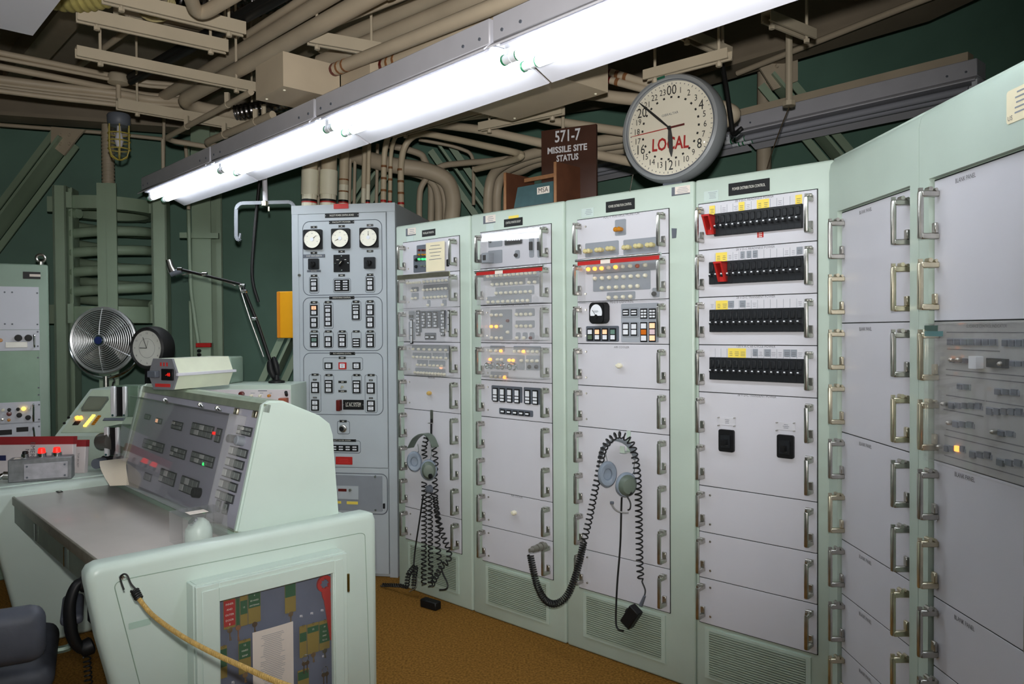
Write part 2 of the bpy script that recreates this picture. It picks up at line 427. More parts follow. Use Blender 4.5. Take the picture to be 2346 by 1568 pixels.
# ================================================================ ceiling: lights, conduits, struts
FL = Fr(47.0, 0, 0); q = FL.loc(Vector((-2.503, 5.352, 0))); FL = Fr(47.0, q.x, q.y)
def make_fixture(name, label, fr, x0, z, lit, group, length=1.205, near=-1):
    t = thing(name, label, 'light fixture', fr.world(x0, 0, z), -fr.a, group)
    e = .003
    bm = NB(); box(bm, 0, length, -.075, .055, .045, .135, .004, 1); box(bm, .02, length-.02, -.06, .04, .03, .045)
    ch = obj('channel', bm, HOUSING, t)
    for xx in (.05, .14, length-.14, length-.05): sobj('screw', 'fixture_screw', lambda: (lambda b_: (cyl(b_, (0,0,0), (0,-.004,0), .006, n=8), b_)[1])(NB()), SLATE, ch, (xx, -.075, .075))
    prof = [(-.10, .018), (-.075, .040), (.055, .040), (.085, .03), (.215, -.028), (.222, -.022), (.09, .036), (.055, .045), (-.075, .045), (-.102, .024)]
    bm = NB(); fs = prism(bm, prof, 0, length, 'x'); obj('reflector', bm, ENAMEL, t)
    for yy, dz in ((-.020, -.002), (.074, -.002)):
        bm = NB(); cyl(bm, (.072, yy, dz), (length-.006 if lit else length-.055, yy, dz), .019, n=16); tb = obj('tube', bm, TUBEM if lit else TUBEOFF, t)
        for a, b in (((.0, .05),) if lit else ((.0, .05), (length-.05, length))):
            s = sobj('lamp_socket', 'lamp_socket', lambda: (lambda b_: (cyl(b_, (0,0,0), (.072,0,0), .0165, n=14), cyl(b_, (.034,0,0), (.038,0,0), .0185, n=14), box(b_, .012, .038, -.012, .012, .005, .044), b_)[3])(NB()), WHITE, t, (a, yy, dz))
            ring = mat('green_ring', (40, 120, 80), .4)
            sobj('end_ring', 'end_ring', lambda: (lambda b_: (cyl(b_, (0,0,0), (.008,0,0), .019, n=14), b_)[1])(NB()), ring, s, (-.004 if a == 0 else .046, 0, 0))
            if a == 0: sobj('end_ring', 'end_ring', lambda: None, ring, s, (.066, 0, 0))
    return t
NAMES = ['lit twin-tube fluorescent light at the far end of the run, beside the coil spring', 'second lit twin-tube fluorescent light counted from the coil spring', 'lit twin-tube fluorescent light hanging below the beige cable trough', 'lit twin-tube fluorescent light overhead in front of the wall clock', 'lit twin-tube fluorescent light overhead beside the blank racks']
for k in range(5): make_fixture('fluorescent_light', NAMES[k], FL, k*1.221, 2.5, True, 'lit fluorescent lights in one long run')  # the last one is out of view, added to fill the blank racks
# second lit run, out of view, added as fill light over the console aisle
FL_FILL = Fr(47.0, FL.o.dot(FL.d), FL.o.dot(FL.n) - 2.9)
for k in range(3): make_fixture('fluorescent_light', 'lit twin-tube fluorescent light of the second run, above the aisle in front of the console', FL_FILL, 2.08 + k*1.221, 2.5, True, 'lit fluorescent lights of the second run')
# unlit run behind the racks
g = zpl(2262, 190, 2.62)
FU = Fr(57.0, 0, 0)
def unlit(px0, px1, label):
    pass
pA, pB = zpl(1690, 322, 2.8), zpl(2250, 200, 2.8)
ang = math.degrees(math.atan2(-(pB-pA).y, (pB-pA).x)); FU = Fr(ang, 0, 0); q = FU.loc(pA); FU = Fr(ang, q.x, q.y)
LU = (pB-pA).length
t = make_fixture('fluorescent_light_unlit', 'unlit twin-tube light fixture hanging between the wall clock and the blank racks', FU, 0, 2.8, False, 'unlit light fixtures behind the racks', length=LU)
bm = NB(); box(bm, -.02, LU-.05, -.05, .03, .136, .185); obj('support_channel', bm, BEIGE, t)
t = make_fixture('fluorescent_light_unlit', 'unlit twin-tube light fixture hanging behind the missile site sign and wall clock', FU, -LU-.03, 2.8, False, 'unlit light fixtures behind the racks', length=LU)
bm = NB(); box(bm, 0, LU, -.05, .03, .136, .185); obj('support_channel', bm, BEIGE, t)
# corner of a fixture at the upper left
pa, pb = dep(75, 82, 3.0), dep(-60, 40, 3.0)
FX = Fr(-43, 0, 0); q = FX.loc(pa); FX = Fr(-43, q.x, q.y)
t = thing('light_fixture_end', 'grey reflector end of an unlit light fixture near the insulated duct', 'light fixture', fr=Fr(-43, q.x, q.y, pa.z))
bm = NB(); prism(bm, [(-.5, .0), (0, 0), (0, .02), (-.06, .16), (-.44, .16), (-.5, .02)], -.9, .0, 'y'); obj('reflector', bm, ENAMEL, t)
bm = NB(); cyl(bm, (-.30, -.85, -.005), (-.30, -.02, -.005), .019); obj('tube', bm, TUBEOFF, t)

def conduit(pts, r, label, z=None, d=None, m=BEIGE, fil=.12, name='conduit', group=None, bands=(), clamps=0, step=None, n=10, cat='conduit'):
    W = []
    for p in pts:
        if len(p) == 3: W.append(dep(p[0], p[1], p[2]))
        elif z is not None: W.append(zpl(p[0], p[1], z))
        else: W.append(dep(p[0], p[1], d))
    base = W[0].copy(); L = [w - base for w in W]
    path = fillet(L, fil, 7) if len(L) > 2 else L
    if step: path = smooth_path(L, step)
    t = thing(name, label, cat, base, group=group)
    bm = NB(); tube(bm, path, r, n); obj('pipe', bm, m, t)
    dd = (path[1]-path[0]).normalized()
    for k, (s0, s1, rr, mm) in enumerate(bands):
        bm = NB(); cyl(bm, dd*s0, dd*s1, r*rr, n=14); obj('band', bm, mm, t)
    if len(path) > 1:
        for k in range(clamps):
            a, b = path[-2], path[-1]; f = (k+.5)/clamps; c = a.lerp(b, f); tt = (b-a).normalized()
            bm = NB(); cyl(bm, c-tt*.012, c+tt*.012, r*1.14, n=14); box(bm, c.x-.012, c.x+.012, c.y-.012, c.y+.012, c.z+r*.5, c.z+r+.05); obj('clamp', bm, BEIGE2, t)
    return t
RUST = mat('brown_band', (132, 88, 52), .6, var=.15, scale=40)
G1 = 'beige conduits running along the ceiling'
CR = [(.0, .02, 1.03, DRED), (.05, .065, 1.03, RUST), (.10, .115, 1.03, RUST)]
conduit([(620, 300), (347, 238), (745, 0), (830, -52)], .036, 'beige ceiling conduit with an elbow, beside the caged lamp', z=3.14, fil=.2, group=G1, clamps=3)
conduit([(650, 283), (403, 238), (838, 0), (930, -50)], .042, 'thick beige ceiling conduit with an elbow next to the beige junction box', z=3.0, fil=.2, group=G1, clamps=3)
conduit([(560, 84), (690, 0), (760, -45)], .02, 'thin beige ceiling conduit above the thick ones', z=3.2, group=G1, clamps=2)
conduit([(735, 67), (905, 0), (1020, -45)], .017, 'thin beige conduit passing over the hanger rod', z=3.08, group=G1, clamps=1)
conduit([(735, 108), (985, 0), (1090, -46)], .04, 'grey shaded conduit high above the junction box', z=3.27, group=G1, clamps=2)
conduit([(735, 142), (1085, 0), (1200, -46)], .042, 'shaded conduit running just above the bright pair', z=3.1, group=G1, clamps=2)
def flp(px, py, y): v = FL.hit(px, py, y); return (px, py, FL.world(v.x, v.y, v.z).y)
v_ = FL.hitx(766, 160, 2.44); conduit([(766, 160, FL.world(v_.x, v_.y, v_.z).y), flp(1168, 0, .0), flp(1290, -48, .0)], .029, 'bright beige conduit with brown bands entering the junction box', group=G1, bands=CR)
conduit([flp(881, 152, .12), flp(1228, 10, .11), flp(1380, -52, .11)], .034, 'bright beige conduit with brown bands entering the cable trough', group=G1, bands=CR)
conduit([(560, 350), (373, 320), (575, 211)], .017, 'thin bent conduit below the junction box', z=2.84, group=G1, clamps=2)
conduit([(590, 352), (463, 330), (625, 263)], .022, 'thin bent conduit ending beside the second lit light', z=2.78, group=G1, clamps=2)
conduit([(172, 158), (345, 32), (400, -10)], .018, 'thin diagonal conduit crossing above the strut channels', z=3.3, group=G1)
conduit([(432, -20), (452, 40), (560, -25)], .03, 'beige conduit elbow hanging near the foil duct', z=2.95, group=G1, fil=.15)
conduit([(300, 178), (470, 80), (650, -20)], .028, 'black cable bundle slung above the strut channels', z=3.15, m=RUBBER, name='cable_bundle', cat='cable')
conduit([(300, 188), (475, 92), (655, -8)], .02, 'second black cable lying along the cable bundle', z=3.08, m=RUBBER, name='cable_bundle', cat='cable')
G2 = 'beige conduits along the wall above the caged lamp'
for k, (y0, y1, r) in enumerate(((120, 176, .018), (133, 184, .012), (152, 205, .02), (184, 214, .026), (196, 224, .014), (203, 233, .014), (210, 240, .016))):
    W = [(-40, y0-7), (120, y0 + (y1-y0)*.45), (265, y1), (345, y1+14), (430, y1+18)]
    conduit(W, r, ['uppermost beige wall conduit above the caged lamp', 'slim wall conduit under the uppermost one', 'beige wall conduit third from the top above the caged lamp', 'thick beige wall conduit sagging above the caged lamp', 'slim wall conduit in the middle of the lower bundle', 'slim wall conduit near the bottom of the bundle', 'lowest wall conduit of the bundle above the ring beam'][k], z=3.2 - k*.03, group=G2, step=4)
conduit([(-40, 283), (245, 305), (400, 322), (545, 340)], .016, 'thin conduit running under the ring beam behind the caged lamp', z=3.22, group=G2)
conduit([(1690, 168), (1830, 112), (2100, 5), (2300, -70)], .018, 'thin conduit running under the ring beam behind the unlit light', z=3.22, group=G2)
conduit([(1750, 400, 5.3), (1752, 160, 5.3)], .05, 'vertical beige pipe behind the clock and unlit light', group='vertical pipes')
# conduits rising from the grey cabinet
G3 = 'vertical conduits rising from the grey cabinet'
SCH = mat('cream_pipe', (196, 182, 156), .45, var=.05)
LIT_FOOT_BAND = [(.0, .17, 1.012, CREAM), (.045, .054, 1.03, RED), (.054, .068, 1.03, BLACK)]  # cream foot sleeve paints the light falling on the lower pipe
for (px, w, dd, lab) in ((708, 34, 5.0, 'thick vertical conduit with cream collar at the cabinet corner'), (751, 36, 5.05, 'thick vertical conduit with cream collar, second on the grey cabinet'), (786, 22, 5.2, 'vertical conduit standing third on the grey cabinet')):
    t = conduit([(px, 482, dd), (px+6, 230, dd)], w*dd/F/2, lab, group=G3, m=SCH, bands=[(-.02, .03, .96, SATIN)] + LIT_FOOT_BAND + ([(.10, .26, 1.12, CREAM)] if w > 30 else [(.12, .13, 1.02, RUST), (.20, .21, 1.02, RUST)]))
conduit([(832, 489, 5.3), (838, 230, 5.3)], .017, 'slim vertical conduit in the middle of the cabinet top', group=G3, m=SCH, bands=LIT_FOOT_BAND)
conduit([(842, 482, 5.1), (848, 230, 5.1)], .014, 'slimmest vertical conduit with a red band on the cabinet', group=G3, m=SCH, bands=LIT_FOOT_BAND)
BB = [(.05, .065, 1.04, RED), (.12, .135, 1.04, RUST), (.20, .215, 1.04, RUST), (.28, .295, 1.04, RUST)]
conduit([(878, 481, 5.1), (880, 350, 5.1), (890, 305, 5.0), (930, 270, 4.8)], .019, 'thicker of two slim conduits bending over above the grey cabinet', group=G3, m=SCH, bands=BB, fil=.2)
conduit([(893, 483, 5.15), (895, 350, 5.15), (905, 310, 5.0), (945, 280, 4.8)], .014, 'thinner of two slim conduits bending over above the grey cabinet', group=G3, m=SCH, bands=BB, fil=.2)
conduit([(919, 486, 5.25), (919, 378, 5.25), (932, 328, 5.25), (965, 307, 5.2), (1032, 317, 5.1), (1110, 334, 4.95), (1182, 350, 4.8), (1194, 358, 4.75), (1165, 370, 4.9), (1090, 388, 5.2)], .022, 'conduit that arches from the cabinet top into a hairpin bend', group=G3, m=SCH, bands=BB, step=5)
for x0, lab in ((729, 'thin pipe between the two collared conduits of the grey cabinet'), (800, 'thin pipe just behind the third conduit of the grey cabinet'), (811, 'thin pipe beside the gap in the cabinet conduits'), (862, 'thin pipe next to the bending pair on the grey cabinet')): conduit([(x0, 480, 5.55), (x0+3, 330, 5.55)], .012, lab, group='thin pipes behind the cabinet conduits')
G4 = 'curved conduits behind the racks'
conduit([(1034, 510, 5.5), (1038, 456, 5.5), (1022, 413, 5.5), (973, 390, 5.5), (895, 378, 5.5), (797, 352, 5.6), (740, 330, 5.7)], .058, 'thickest conduit arching behind the first two racks', group=G4, step=6)
conduit([(1005, 515, 5.7), (1004, 456, 5.7), (993, 421, 5.7), (963, 401, 5.7), (890, 385, 5.7)], .032, 'conduit arching just inside the thickest one', group=G4, step=6)
conduit([(1020, 515, 5.6), (1018, 456, 5.6), (1003, 417, 5.6), (973, 399, 5.6), (880, 384, 5.65)], .02, 'slim conduit between two thicker arching ones', group=G4, step=6)
conduit([(987, 520, 5.8), (987, 417, 5.8), (973, 368, 5.8), (955, 350, 5.8), (880, 330, 5.8)], .026, 'conduit rising straight then bending towards the grey cabinet', group=G4, step=6)
conduit([(961, 520, 5.6), (961, 456, 5.6), (969, 421, 5.6), (1005, 384, 5.6), (1060, 374, 5.5), (1150, 366, 5.3), (1290, 340, 5.0)], .022, 'slim conduit looping from the racks towards the missile site sign', group=G4, step=6)
for k, dx in enumerate((0, 20, 44)):
    conduit([(1118+dx, 500, 5.3+k*.1), (1119+dx, 440, 5.3+k*.1), (1130+dx, 400, 5.25+k*.1), (1165+dx*.8, 372+k*8, 5.1+k*.12), (1250, 345+k*12, 4.9+k*.14), (1440, 312+k*14, 4.5+k*.16)], .034, ['outer conduit of the arching trio behind the wooden shelf', 'middle conduit of the arching trio behind the wooden shelf', 'inner conduit of the arching trio behind the wooden shelf'][k], group=G4, step=6)
conduit([(1060, 268, 5.0), (1182, 254, 4.6), (1250, 275, 4.5), (1430, 302, 4.3)], .026, 'straight conduit above the missile site sign', group=G4)
conduit([(960, 280, 5.0), (1100, 297, 4.6), (1250, 330, 4.4), (1450, 372, 4.1)], .026, 'straight conduit passing behind the missile site sign', group=G4)
conduit([(1396, 165, 4.1), (1480, 190, 4.0), (1560, 215, 3.95)], .02, 'upper banded conduit leaving the cable trough by the clock', group=G4, bands=[(.0,.01,1.03,DRED),(.04,.06,1.03,RUST),(.09,.11,1.03,RUST)])
conduit([(1396, 183, 4.1), (1480, 206, 4.0), (1560, 228, 3.95)], .02, 'lower banded conduit leaving the cable trough by the clock', group=G4, bands=[(.0,.01,1.03,DRED),(.04,.06,1.03,RUST)])
conduit([(1250, 200, 4.4), (1420, 225, 4.2), (1660, 245, 4.0), (1690, 262, 4.0), (1660, 280, 4.05)], .034, 'thick conduit passing behind the wall clock into a bend', group=G4, fil=.1)
conduit([(960, 320, 5.9), (1040, 335, 5.9), (1078, 350, 5.9), (1085, 370, 5.9), (1085, 470, 5.9)], .014, 'thin conduit turning down beside the diagonal brace', group=G4)

# strut channels
def strut(pa, pb, z, label, w=.041, h=.045, group='beige strut channels under the ceiling', m=BEIGE2):
    p, q = zpl(*pa, z), zpl(*pb, z); L = (q-p).length; rz = math.atan2((q-p).y, (q-p).x)
    t = thing('strut_channel', label, 'strut', p, rz, group)
    bm = NB(); box(bm, 0, L, -w/2, w/2, h-.006, h); box(bm, 0, L, -w/2, -w/2+.004, 0, h-.006); box(bm, 0, L, w/2-.004, w/2, 0, h-.006)
    box(bm, 0, L, -w/2+.004, -w/2+.011, 0, .006); box(bm, 0, L, w/2-.011, w/2-.004, 0, .006); obj('channel', bm, m, t)
    for k in range(2):
        x = L*(.12 + .76*k); bm = NB(); cyl(bm, (x, 0, -.02), (x, 0, 3.70-z), .007, n=8); o = obj('hanger_rod', bm, BEIGE2, t)
        bm = NB(); cyl(bm, (x, 0, -.022), (x, 0, -.006), .014, n=6); obj('nut', bm, BEIGE2, o)
    return t
strut((176, 48), (520, 122), 2.96, 'upper beige strut channel between the wire coil and the junction box', w=.05, h=.06)
strut((174, 130), (585, 212), 2.89, 'beige strut channel just above the caged lamp', w=.05, h=.05)
strut((268, 250), (615, 310), 2.885, 'lowest beige strut channel, with the caged lamp at its end', w=.05, h=.06)
strut((235, 5), (560, 82), 3.0, 'beige strut channel beside the wire coil', w=.05, h=.06)
strut((260, 30), (548, 88), 3.25, 'shaded strut channel behind the wire coil')
strut((706, 100), (870, 128), 2.96, 'short strut channel above the junction box', w=.05, h=.06)
strut((1479, 185), (1672, 135), 2.75, 'strut channel with bolts above the wall clock', w=.05)
strut((1560, 85), (1668, 132), 2.87, 'strut channel meeting another one above the wall clock', w=.05)
strut((1755, 50), (1860, 92), 2.9, 'strut channel end over the unlit light fixture', w=.05)
strut((1100, 300), (1290, 262), 2.72, 'strut channel over the missile site sign')
strut((900, 316), (1180, 240), 2.8, 'strut channel behind the lit lights')
strut((1240, 190), (1420, 120), 2.95, 'strut channel beside the cable trough end')
def rod(px, y0, y1, d, r, label):
    p, q = dep(px, y1, d), dep(px, y0, d)
    bm = NB(); cyl(bm, (0,0,0), (0,0,(q-p).z), r, n=8); cyl(bm, (0,0,-.012), (0,0,.012), r*1.9, n=8)
    tag(obj('hanger_rod', bm, BEIGE2, None, p), label, 'rod', 'hanger rods')
rod(1808, 65, 238, 4.05, .018, 'hanger rod holding the unlit light fixture')
rod(1247, -40, 52, 2.9, .02, 'hanger rod over the lit light in front of the clock')
rod(605, 240, 330, 4.4, .014, 'hanger rod near the second lit light from the spring')
rod(374, 320, 405, 5.4, .012, 'thin hanger rod over the end of the lit light run')
rod(1290, 250, 310, 4.4, .01, 'thin hanger rod over the missile site sign')

# wire troughs (beige sheet-metal boxes)
def trough(x0, x1, y0, y1, z0, z1, label, lid=True):
    t = thing('cable_trough', label, 'cable trough', FL.world(x0, y0, z0), -FL.a, 'beige sheet-metal cable troughs')
    L, Wd, H = x1-x0, y1-y0, z1-z0; e = .006
    bm = NB(); box(bm, 0, L, 0, Wd, 0, e); box(bm, 0, L, 0, e, e, H); box(bm, 0, L, Wd-e, Wd, e, H); box(bm, 0, e, e, Wd-e, e, H); box(bm, L-e, L, e, Wd-e, e, H); obj('body', bm, BEIGE, t)
    n = max(2, int(L/.5)+1)
    for k in range(n):
        for yy in (.03, Wd-.03): sobj('screw', 'trough_screw', lambda: (lambda b: (cyl(b, (0,0,0), (0,0,-.005), .007, .005, 8), b)[1])(NB()), CREAM, t, (.05+(L-.1)*k/(n-1), yy, 0))
    return t
ZT0, ZT1 = 2.66, 2.815
c1, c2, c3 = FL.hitz(649, 197, ZT0), FL.hitz(787, 223, ZT0), FL.hitz(581, 228, ZT0)
trough(c3.x, c1.x, c1.y, c2.y, ZT0, ZT1, 'beige junction box hanging between the conduits and the lit light')
e1 = FL.hitz(1393, 212, ZT0)
trough(c1.x+.004, 2.68, c2.y+.004, .60, ZT0, 2.80, 'beige junction box joining the trough and the first box')
trough(2.684, e1.x, .165, e1.y, ZT0, 2.79, 'long beige cable trough running behind the lit lights')
t = thing('caged_lamp', 'dark bulkhead lamp with yellow wire cage hanging from a conduit box', 'lamp', dep(272, 262, 4.9))
k = 4.9/F
bm = NB(); cyl(bm, (0,0,.02), (0,0,.02+74*k), .015, n=10); obj('stem', bm, BEIGE, t)
bm = NB(); lathe(bm, [(0, 92*k), (.05, 92*k), (.062, 86*k), (.062, 70*k), (.03, 66*k), (0, 66*k)], n=16); obj('conduit_box', bm, BEIGE2, t)
bm = NB(); lathe(bm, [(0, .0), (22*k, .0), (25*k, -5*k), (24*k, -22*k), (20*k, -27*k), (0, -27*k)], n=20); obj('cap', bm, SLATE, t)
bm = NB(); lathe(bm, [(19*k, -27*k), (19*k, -80*k), (15*k, -93*k), (7*k, -99*k), (0, -100*k)], n=20); obj('glass_jar', bm, GLASS, t)
bm = NB(); lathe(bm, [(4*k, -27*k), (5*k, -40*k), (10*k, -60*k), (6*k, -74*k), (0, -78*k)], n=14); obj('bulb', bm, ENAMEL, t)
CAGE = mat('yellow_wire', (176, 160, 70), .5)
for w in range(6):
    a = w*PI/3; c, s = math.cos(a), math.sin(a)
    bm = NB(); tube(bm, [(23*k*c, 23*k*s, -26*k), (23*k*c, 23*k*s, -80*k), (18*k*c, 18*k*s, -96*k), (6*k*c, 6*k*s, -103*k), (0, 0, -104*k)], .004, 6); obj('cage_wire', bm, CAGE, t)
for z in (-45, -62, -80):
    bm = NB(); tube(bm, [(23*k*math.cos(2*PI*i/20), 23*k*math.sin(2*PI*i/20), z*k) for i in range(20)], .004, 6, closed=True); obj('cage_ring', bm, CAGE, t)
# ducts and wire coil at the top edge
def flexduct(pts, d, r, m, label, name='flexible_duct'):
    W = [dep(x, y, d) for x, y in pts]; base = W[0].copy(); path = smooth_path([w-base for w in W], 30)
    rr = [r*(1+.05*math.sin(i*1.3)) for i in range(len(path))]
    bm = NB(); tube(bm, path, rr, 16); o = obj(name, bm, m, None, base); tag(o, label, 'duct')
flexduct([(60, -30), (160, -8), (250, -22), (330, -60)], 3.4, .065, mat('yellow_insulation', (150, 140, 80), .8, var=.2, scale=25), 'yellow insulated flexible duct at the ceiling by the grey reflector')
flexduct([(375, -30), (440, 12), (520, 20), (620, -10), (700, -50)], 4.6, .085, mat('foil', (110, 108, 108), .25, 1, var=.2, scale=30), 'shiny foil flexible duct above the strut channels')
flexduct([(540, 260), (600, 248), (680, 230)], 5.0, .05, mat('foil', (110, 108, 108)), 'short foil flexible duct behind the junction box')
t = thing('wire_coil', 'coil of yellowish wire hung under the ceiling', 'cable', dep(352, -12, 3.8))
for i in range(4):
    bm = NB(); rr = .075+.006*i; tube(bm, [(rr*math.cos(2*PI*k/24), .01*i, -.02+.8*rr*math.sin(2*PI*k/24)-.008*i) for k in range(24)], .006, 6, closed=True); obj('wire_loop', bm, mat('old_wire', (176, 164, 120), .6), t)
# ================================================================ equipment racks
ZG = [2.094, 1.897, 1.697, 1.496, 1.295, 1.095, .895, .697, .50, .305]
HANDLE_M = [SATIN, BRASS_GLINT]
def handle_bm():
    b = NB()
    box(b, -.0085, .0085, -.064, -.048, -.074, .074, .0055, 2)
    box(b, -.0095, .0095, -.056, 0, .056, .075, .003, 1); box(b, -.0095, .0095, -.056, 0, -.075, -.056, .003, 1)
    cyl(b, (-.013, -.030, .080), (.013, -.030, .080), .007, n=10); cyl(b, (-.012, -.012, .078), (.012, -.012, .078), .005, n=8)
    box(b, -.010, .010, -.016, -.005, -.056, -.024, .002, 1); box(b, -.004, .004, -.062, -.050, .074, .084)
    return b
def screw_bm():
    b = NB(); cyl(b, (0,0,0), (0,-.004,0), .0055, .004, 10); return b
def btn_bm(r):
    def f():
        b = NB(); lathe(b, [(r, 0), (r, .008), (r*.8, .013), (r*.4, .016), (0, .0165)], ax=(0,-1,0), n=12); return b
    return f
def prints(parent, x0, x1, z0, z1, n, y, m=PRINT, name='printed_lines', fill=.55):
    b = NB(); h = (z0-z1)/n if z0 > z1 else (z1-z0)/n; zt = max(z0, z1); w = abs(x1-x0); xa = min(x0, x1)
    for i in range(n):
        k = random.uniform(.55, .95); zc = zt - h*(i+.5); c = xa + w/2
        box(b, c-w*k/2, c+w*k/2, y, y+.0004, zc-h*fill/2, zc+h*fill/2)
    return obj(name, b, m, parent)
SLATM = mat('slat_paint', (168, 182, 166), .45, var=.04)
class Rack:
    def __init__(s, name, label, a, D, u0, u1, p0, p1, rows, recess=0.0, zg=ZG, height=2.2, depth=.6, group='mint green equipment racks in a row', proud=0.0, ptop=None):
        s.fr = Fr(a, u0, D); s.t = thing(name, label, 'equipment rack', fr=s.fr, group=group)
        s.w = u1-u0; s.x0 = p0-u0; s.x1 = p1-u0; s.panels = []; s.Y = -.006
        b = NB(); box(b, .0015 if not proud else 0, s.w-(.0015 if not proud else 0), 0, depth, .0, height, .012 if not proud else .001, 3)
        s.body = obj('cabinet_body', b, MINT, s.t)
        zt, zb = zg[rows[0]], zg[rows[-1]]
        if proud:
            b = NB(); pr = -proud
            box(b, 0, s.x0-.004, pr, .001, 0, zt+.006); box(b, s.x1+.004, s.w, pr, .001, 0, zt+.006)
            prism(b, [(.001, zt+.006), (pr, zt+.006), (pr, height-.05), (pr+.006, height-.02), (pr+.02, height-.004), (.03, height), (.03, height-.01)], 0, s.w, 'x')
            obj('front_frame', b, MINT, s.t); s.Y = -.004
        b = NB(); box(b, s.x0-.002, s.x1+.002, -.002, .001, zb-.002, zt+.002); obj('seam_shade', b, DARK, s.t)  # dark sheet paints the shade into the seams between panels
        for k in range(len(rows)-1):
            z1, z0 = zg[rows[k]], zg[rows[k+1]]
            b = NB(); box(b, s.x0+.001, s.x1-.001, s.Y, -.001, z0+.0016, z1-.0016, .001, 1)
            s.panels.append((z0, z1, obj('panel', b, PANEL, s.t)))
    def hit(s, p): v = s.fr.hit(p[0], p[1], s.Y); return v.x, v.z
    def pan(s, z):
        for z0, z1, o in s.panels:
            if z0 <= z <= z1: return o
        return s.t
    def handles(s, zs, sides=(0, 1), mats=None, dx=.021):
        for i, z in enumerate(zs):
            for sd in sides:
                m = mats(i, sd) if mats else SATIN
                sobj('handle', 'rack_handle', handle_bm, m, s.pan(z), ((s.x0+dx) if sd == 0 else (s.x1-dx), s.Y, z), None, (.92, .92, .92))
    def screws(s, zs, sides=(0,)):
        for z in zs:
            for sd in sides:
                for dz in (-.062, .062): sobj('panel_screw', 'panel_screw', screw_bm, SATIN, s.pan(z), ((s.x0+.052) if sd == 0 else (s.x1-.05), s.Y, z+dz))
    def plate(s, a, b_, m=None, r=.006, t=.0022, name='grey_plate'):
        xa, za = s.hit(a); xb, zb = s.hit(b_); x0, x1 = min(xa, xb), max(xa, xb); z0, z1 = min(za, zb), max(za, zb)
        r = min(r, (x1-x0)*.3, (z1-z0)*.3); b = NB(); prism(b, rrect(x0, x1, z0, z1, r), s.Y-t, s.Y, 'y')
        return obj(name, b, m or PLATE, s.pan((z0+z1)/2))
    def plate4(s, x0p, zp0, x1p, zp1, **k): return s.plate((x0p, zp0), (x1p, zp1), **k)
    def btn(s, p, m=None, r=.0088, name='push_button', y=None):
        x, z = s.hit(p)
        return sobj(name, ('btn', r), btn_bm(r), m or CREAM, s.pan(z), (x, s.Y-.002, z))
    def row(s, p, q, n, m=None, r=.0088, lit=()):
        for i in range(n):
            f = i/(n-1) if n > 1 else 0
            s.btn((p[0]+(q[0]-p[0])*f, p[1]+(q[1]-p[1])*f), dict(lit).get(i, m), r)
    def indicator(s, p, w, h, cells, mats=None, cols=1, name='legend_switch', pad=.0062):
        """black bezel with stacked legends; cells = list of relative heights"""
        x, z = s.hit(p); par = s.pan(z); b = NB(); box(b, x-w/2, x+w/2, s.Y-.007, s.Y-.001, z-h/2, z+h/2, .001, 1); obj(name, b, BLACK, par)
        tot = sum(cells); zt = z + h/2 - pad*.6; H = h - pad*1.2
        for i, c in enumerate(cells):
            hh = H*c/tot; cw = (w-pad)/cols
            for j in range(cols):
                x0 = x-w/2+pad/2+cw*j
                b = NB(); box(b, x0+pad*.3, x0+cw-pad*.3, s.Y-.0085, s.Y-.006, zt-hh+pad*.4, zt-pad*.4); m = (mats[i*cols+j] if mats else WHITE)
                obj('legend', b, m, par)
            zt -= hh
    def label(s, p, txt, size, w=None, m=None, plate=None, y=None):
        x, z = s.hit(p); return text(txt, size, m or PRINT, s.pan(z), x, s.Y-.0006, z, w)
    def nameplate(s, a, b_, txt):
        xa, za = s.fr.hit(*a).x, s.fr.hit(*a).z; xb, zb = s.fr.hit(*b_).x, s.fr.hit(*b_).z
        z0, z1 = min(za, zb), max(za, zb); y0 = -getattr(s, 'proud', 0)
        b = NB(); box(b, xa, xb, y0-.003, y0, z0, z1, .0008, 1); o = obj('name_plate', b, BLACK, s.t)
        text(txt, .017, WPRINT, o, (xa+xb)/2, y0-.0036, (z0+z1)/2, abs(xb-xa)*.8)
    def sticker(s, a, b_, m, lines=4, y0=0.0, name='sticker', dark=False):
        A, B = s.fr.hit(*a), s.fr.hit(*b_); z0, z1 = min(A.z, B.z), max(A.z, B.z)
        b = NB(); box(b, A.x, B.x, y0-.001, y0, z0, z1); o = obj(name, b, m, s.t)
        if dark:
            b = NB(); box(b, A.x, A.x+(B.x-A.x)*.18, y0-.0015, y0-.0009, z0, z1); box(b, A.x, B.x, y0-.0015, y0-.0009, z0, z0+(z1-z0)*.14); obj('sticker_border', b, SLATE, o)
        if lines: prints(o, A.x+(B.x-A.x)*.25, B.x-(B.x-A.x)*.05, z1-(z1-z0)*.1, z0+(z1-z0)*.2, lines, y0-.0016, PLATE, fill=.3)
    def grille(s, z0=.085, z1=.275, n=19, dx=.045):
        x0, x1 = s.x0+dx, s.x1-dx
        b = NB()
        for (a0, a1, c0, c1) in ((x0-.02, x1+.02, z1, z1+.012), (x0-.02, x1+.02, z0-.012, z0), (x0-.02, x0, z0, z1), (x1, x1+.02, z0, z1)): box(b, a0, a1, -.006, 0, c0, c1)
        g = obj('vent_grille', b, MINT, s.t)
        b = NB(); box(b, x0, x1, -.0012, .0004, z0, z1); obj('vent_shade', b, DARK, g)  # dark sheet stands in for the shade between the slats
        w = x1-x0; h = (z1-z0)/n
        for i in range(n):
            sobj('slat', ('slat', round(w, 3), round(h, 4)), lambda: (lambda b_: (box(b_, 0, w, -.009, -.001, -h*.30, h*.26), b_)[1])(NB()), SLATM, g, (x0, 0, z0+h*(i+.5)))
AR, DR = 42.86, 2.9388
STK = mat('pale_sticker', (190, 206, 200), .5, var=.02)
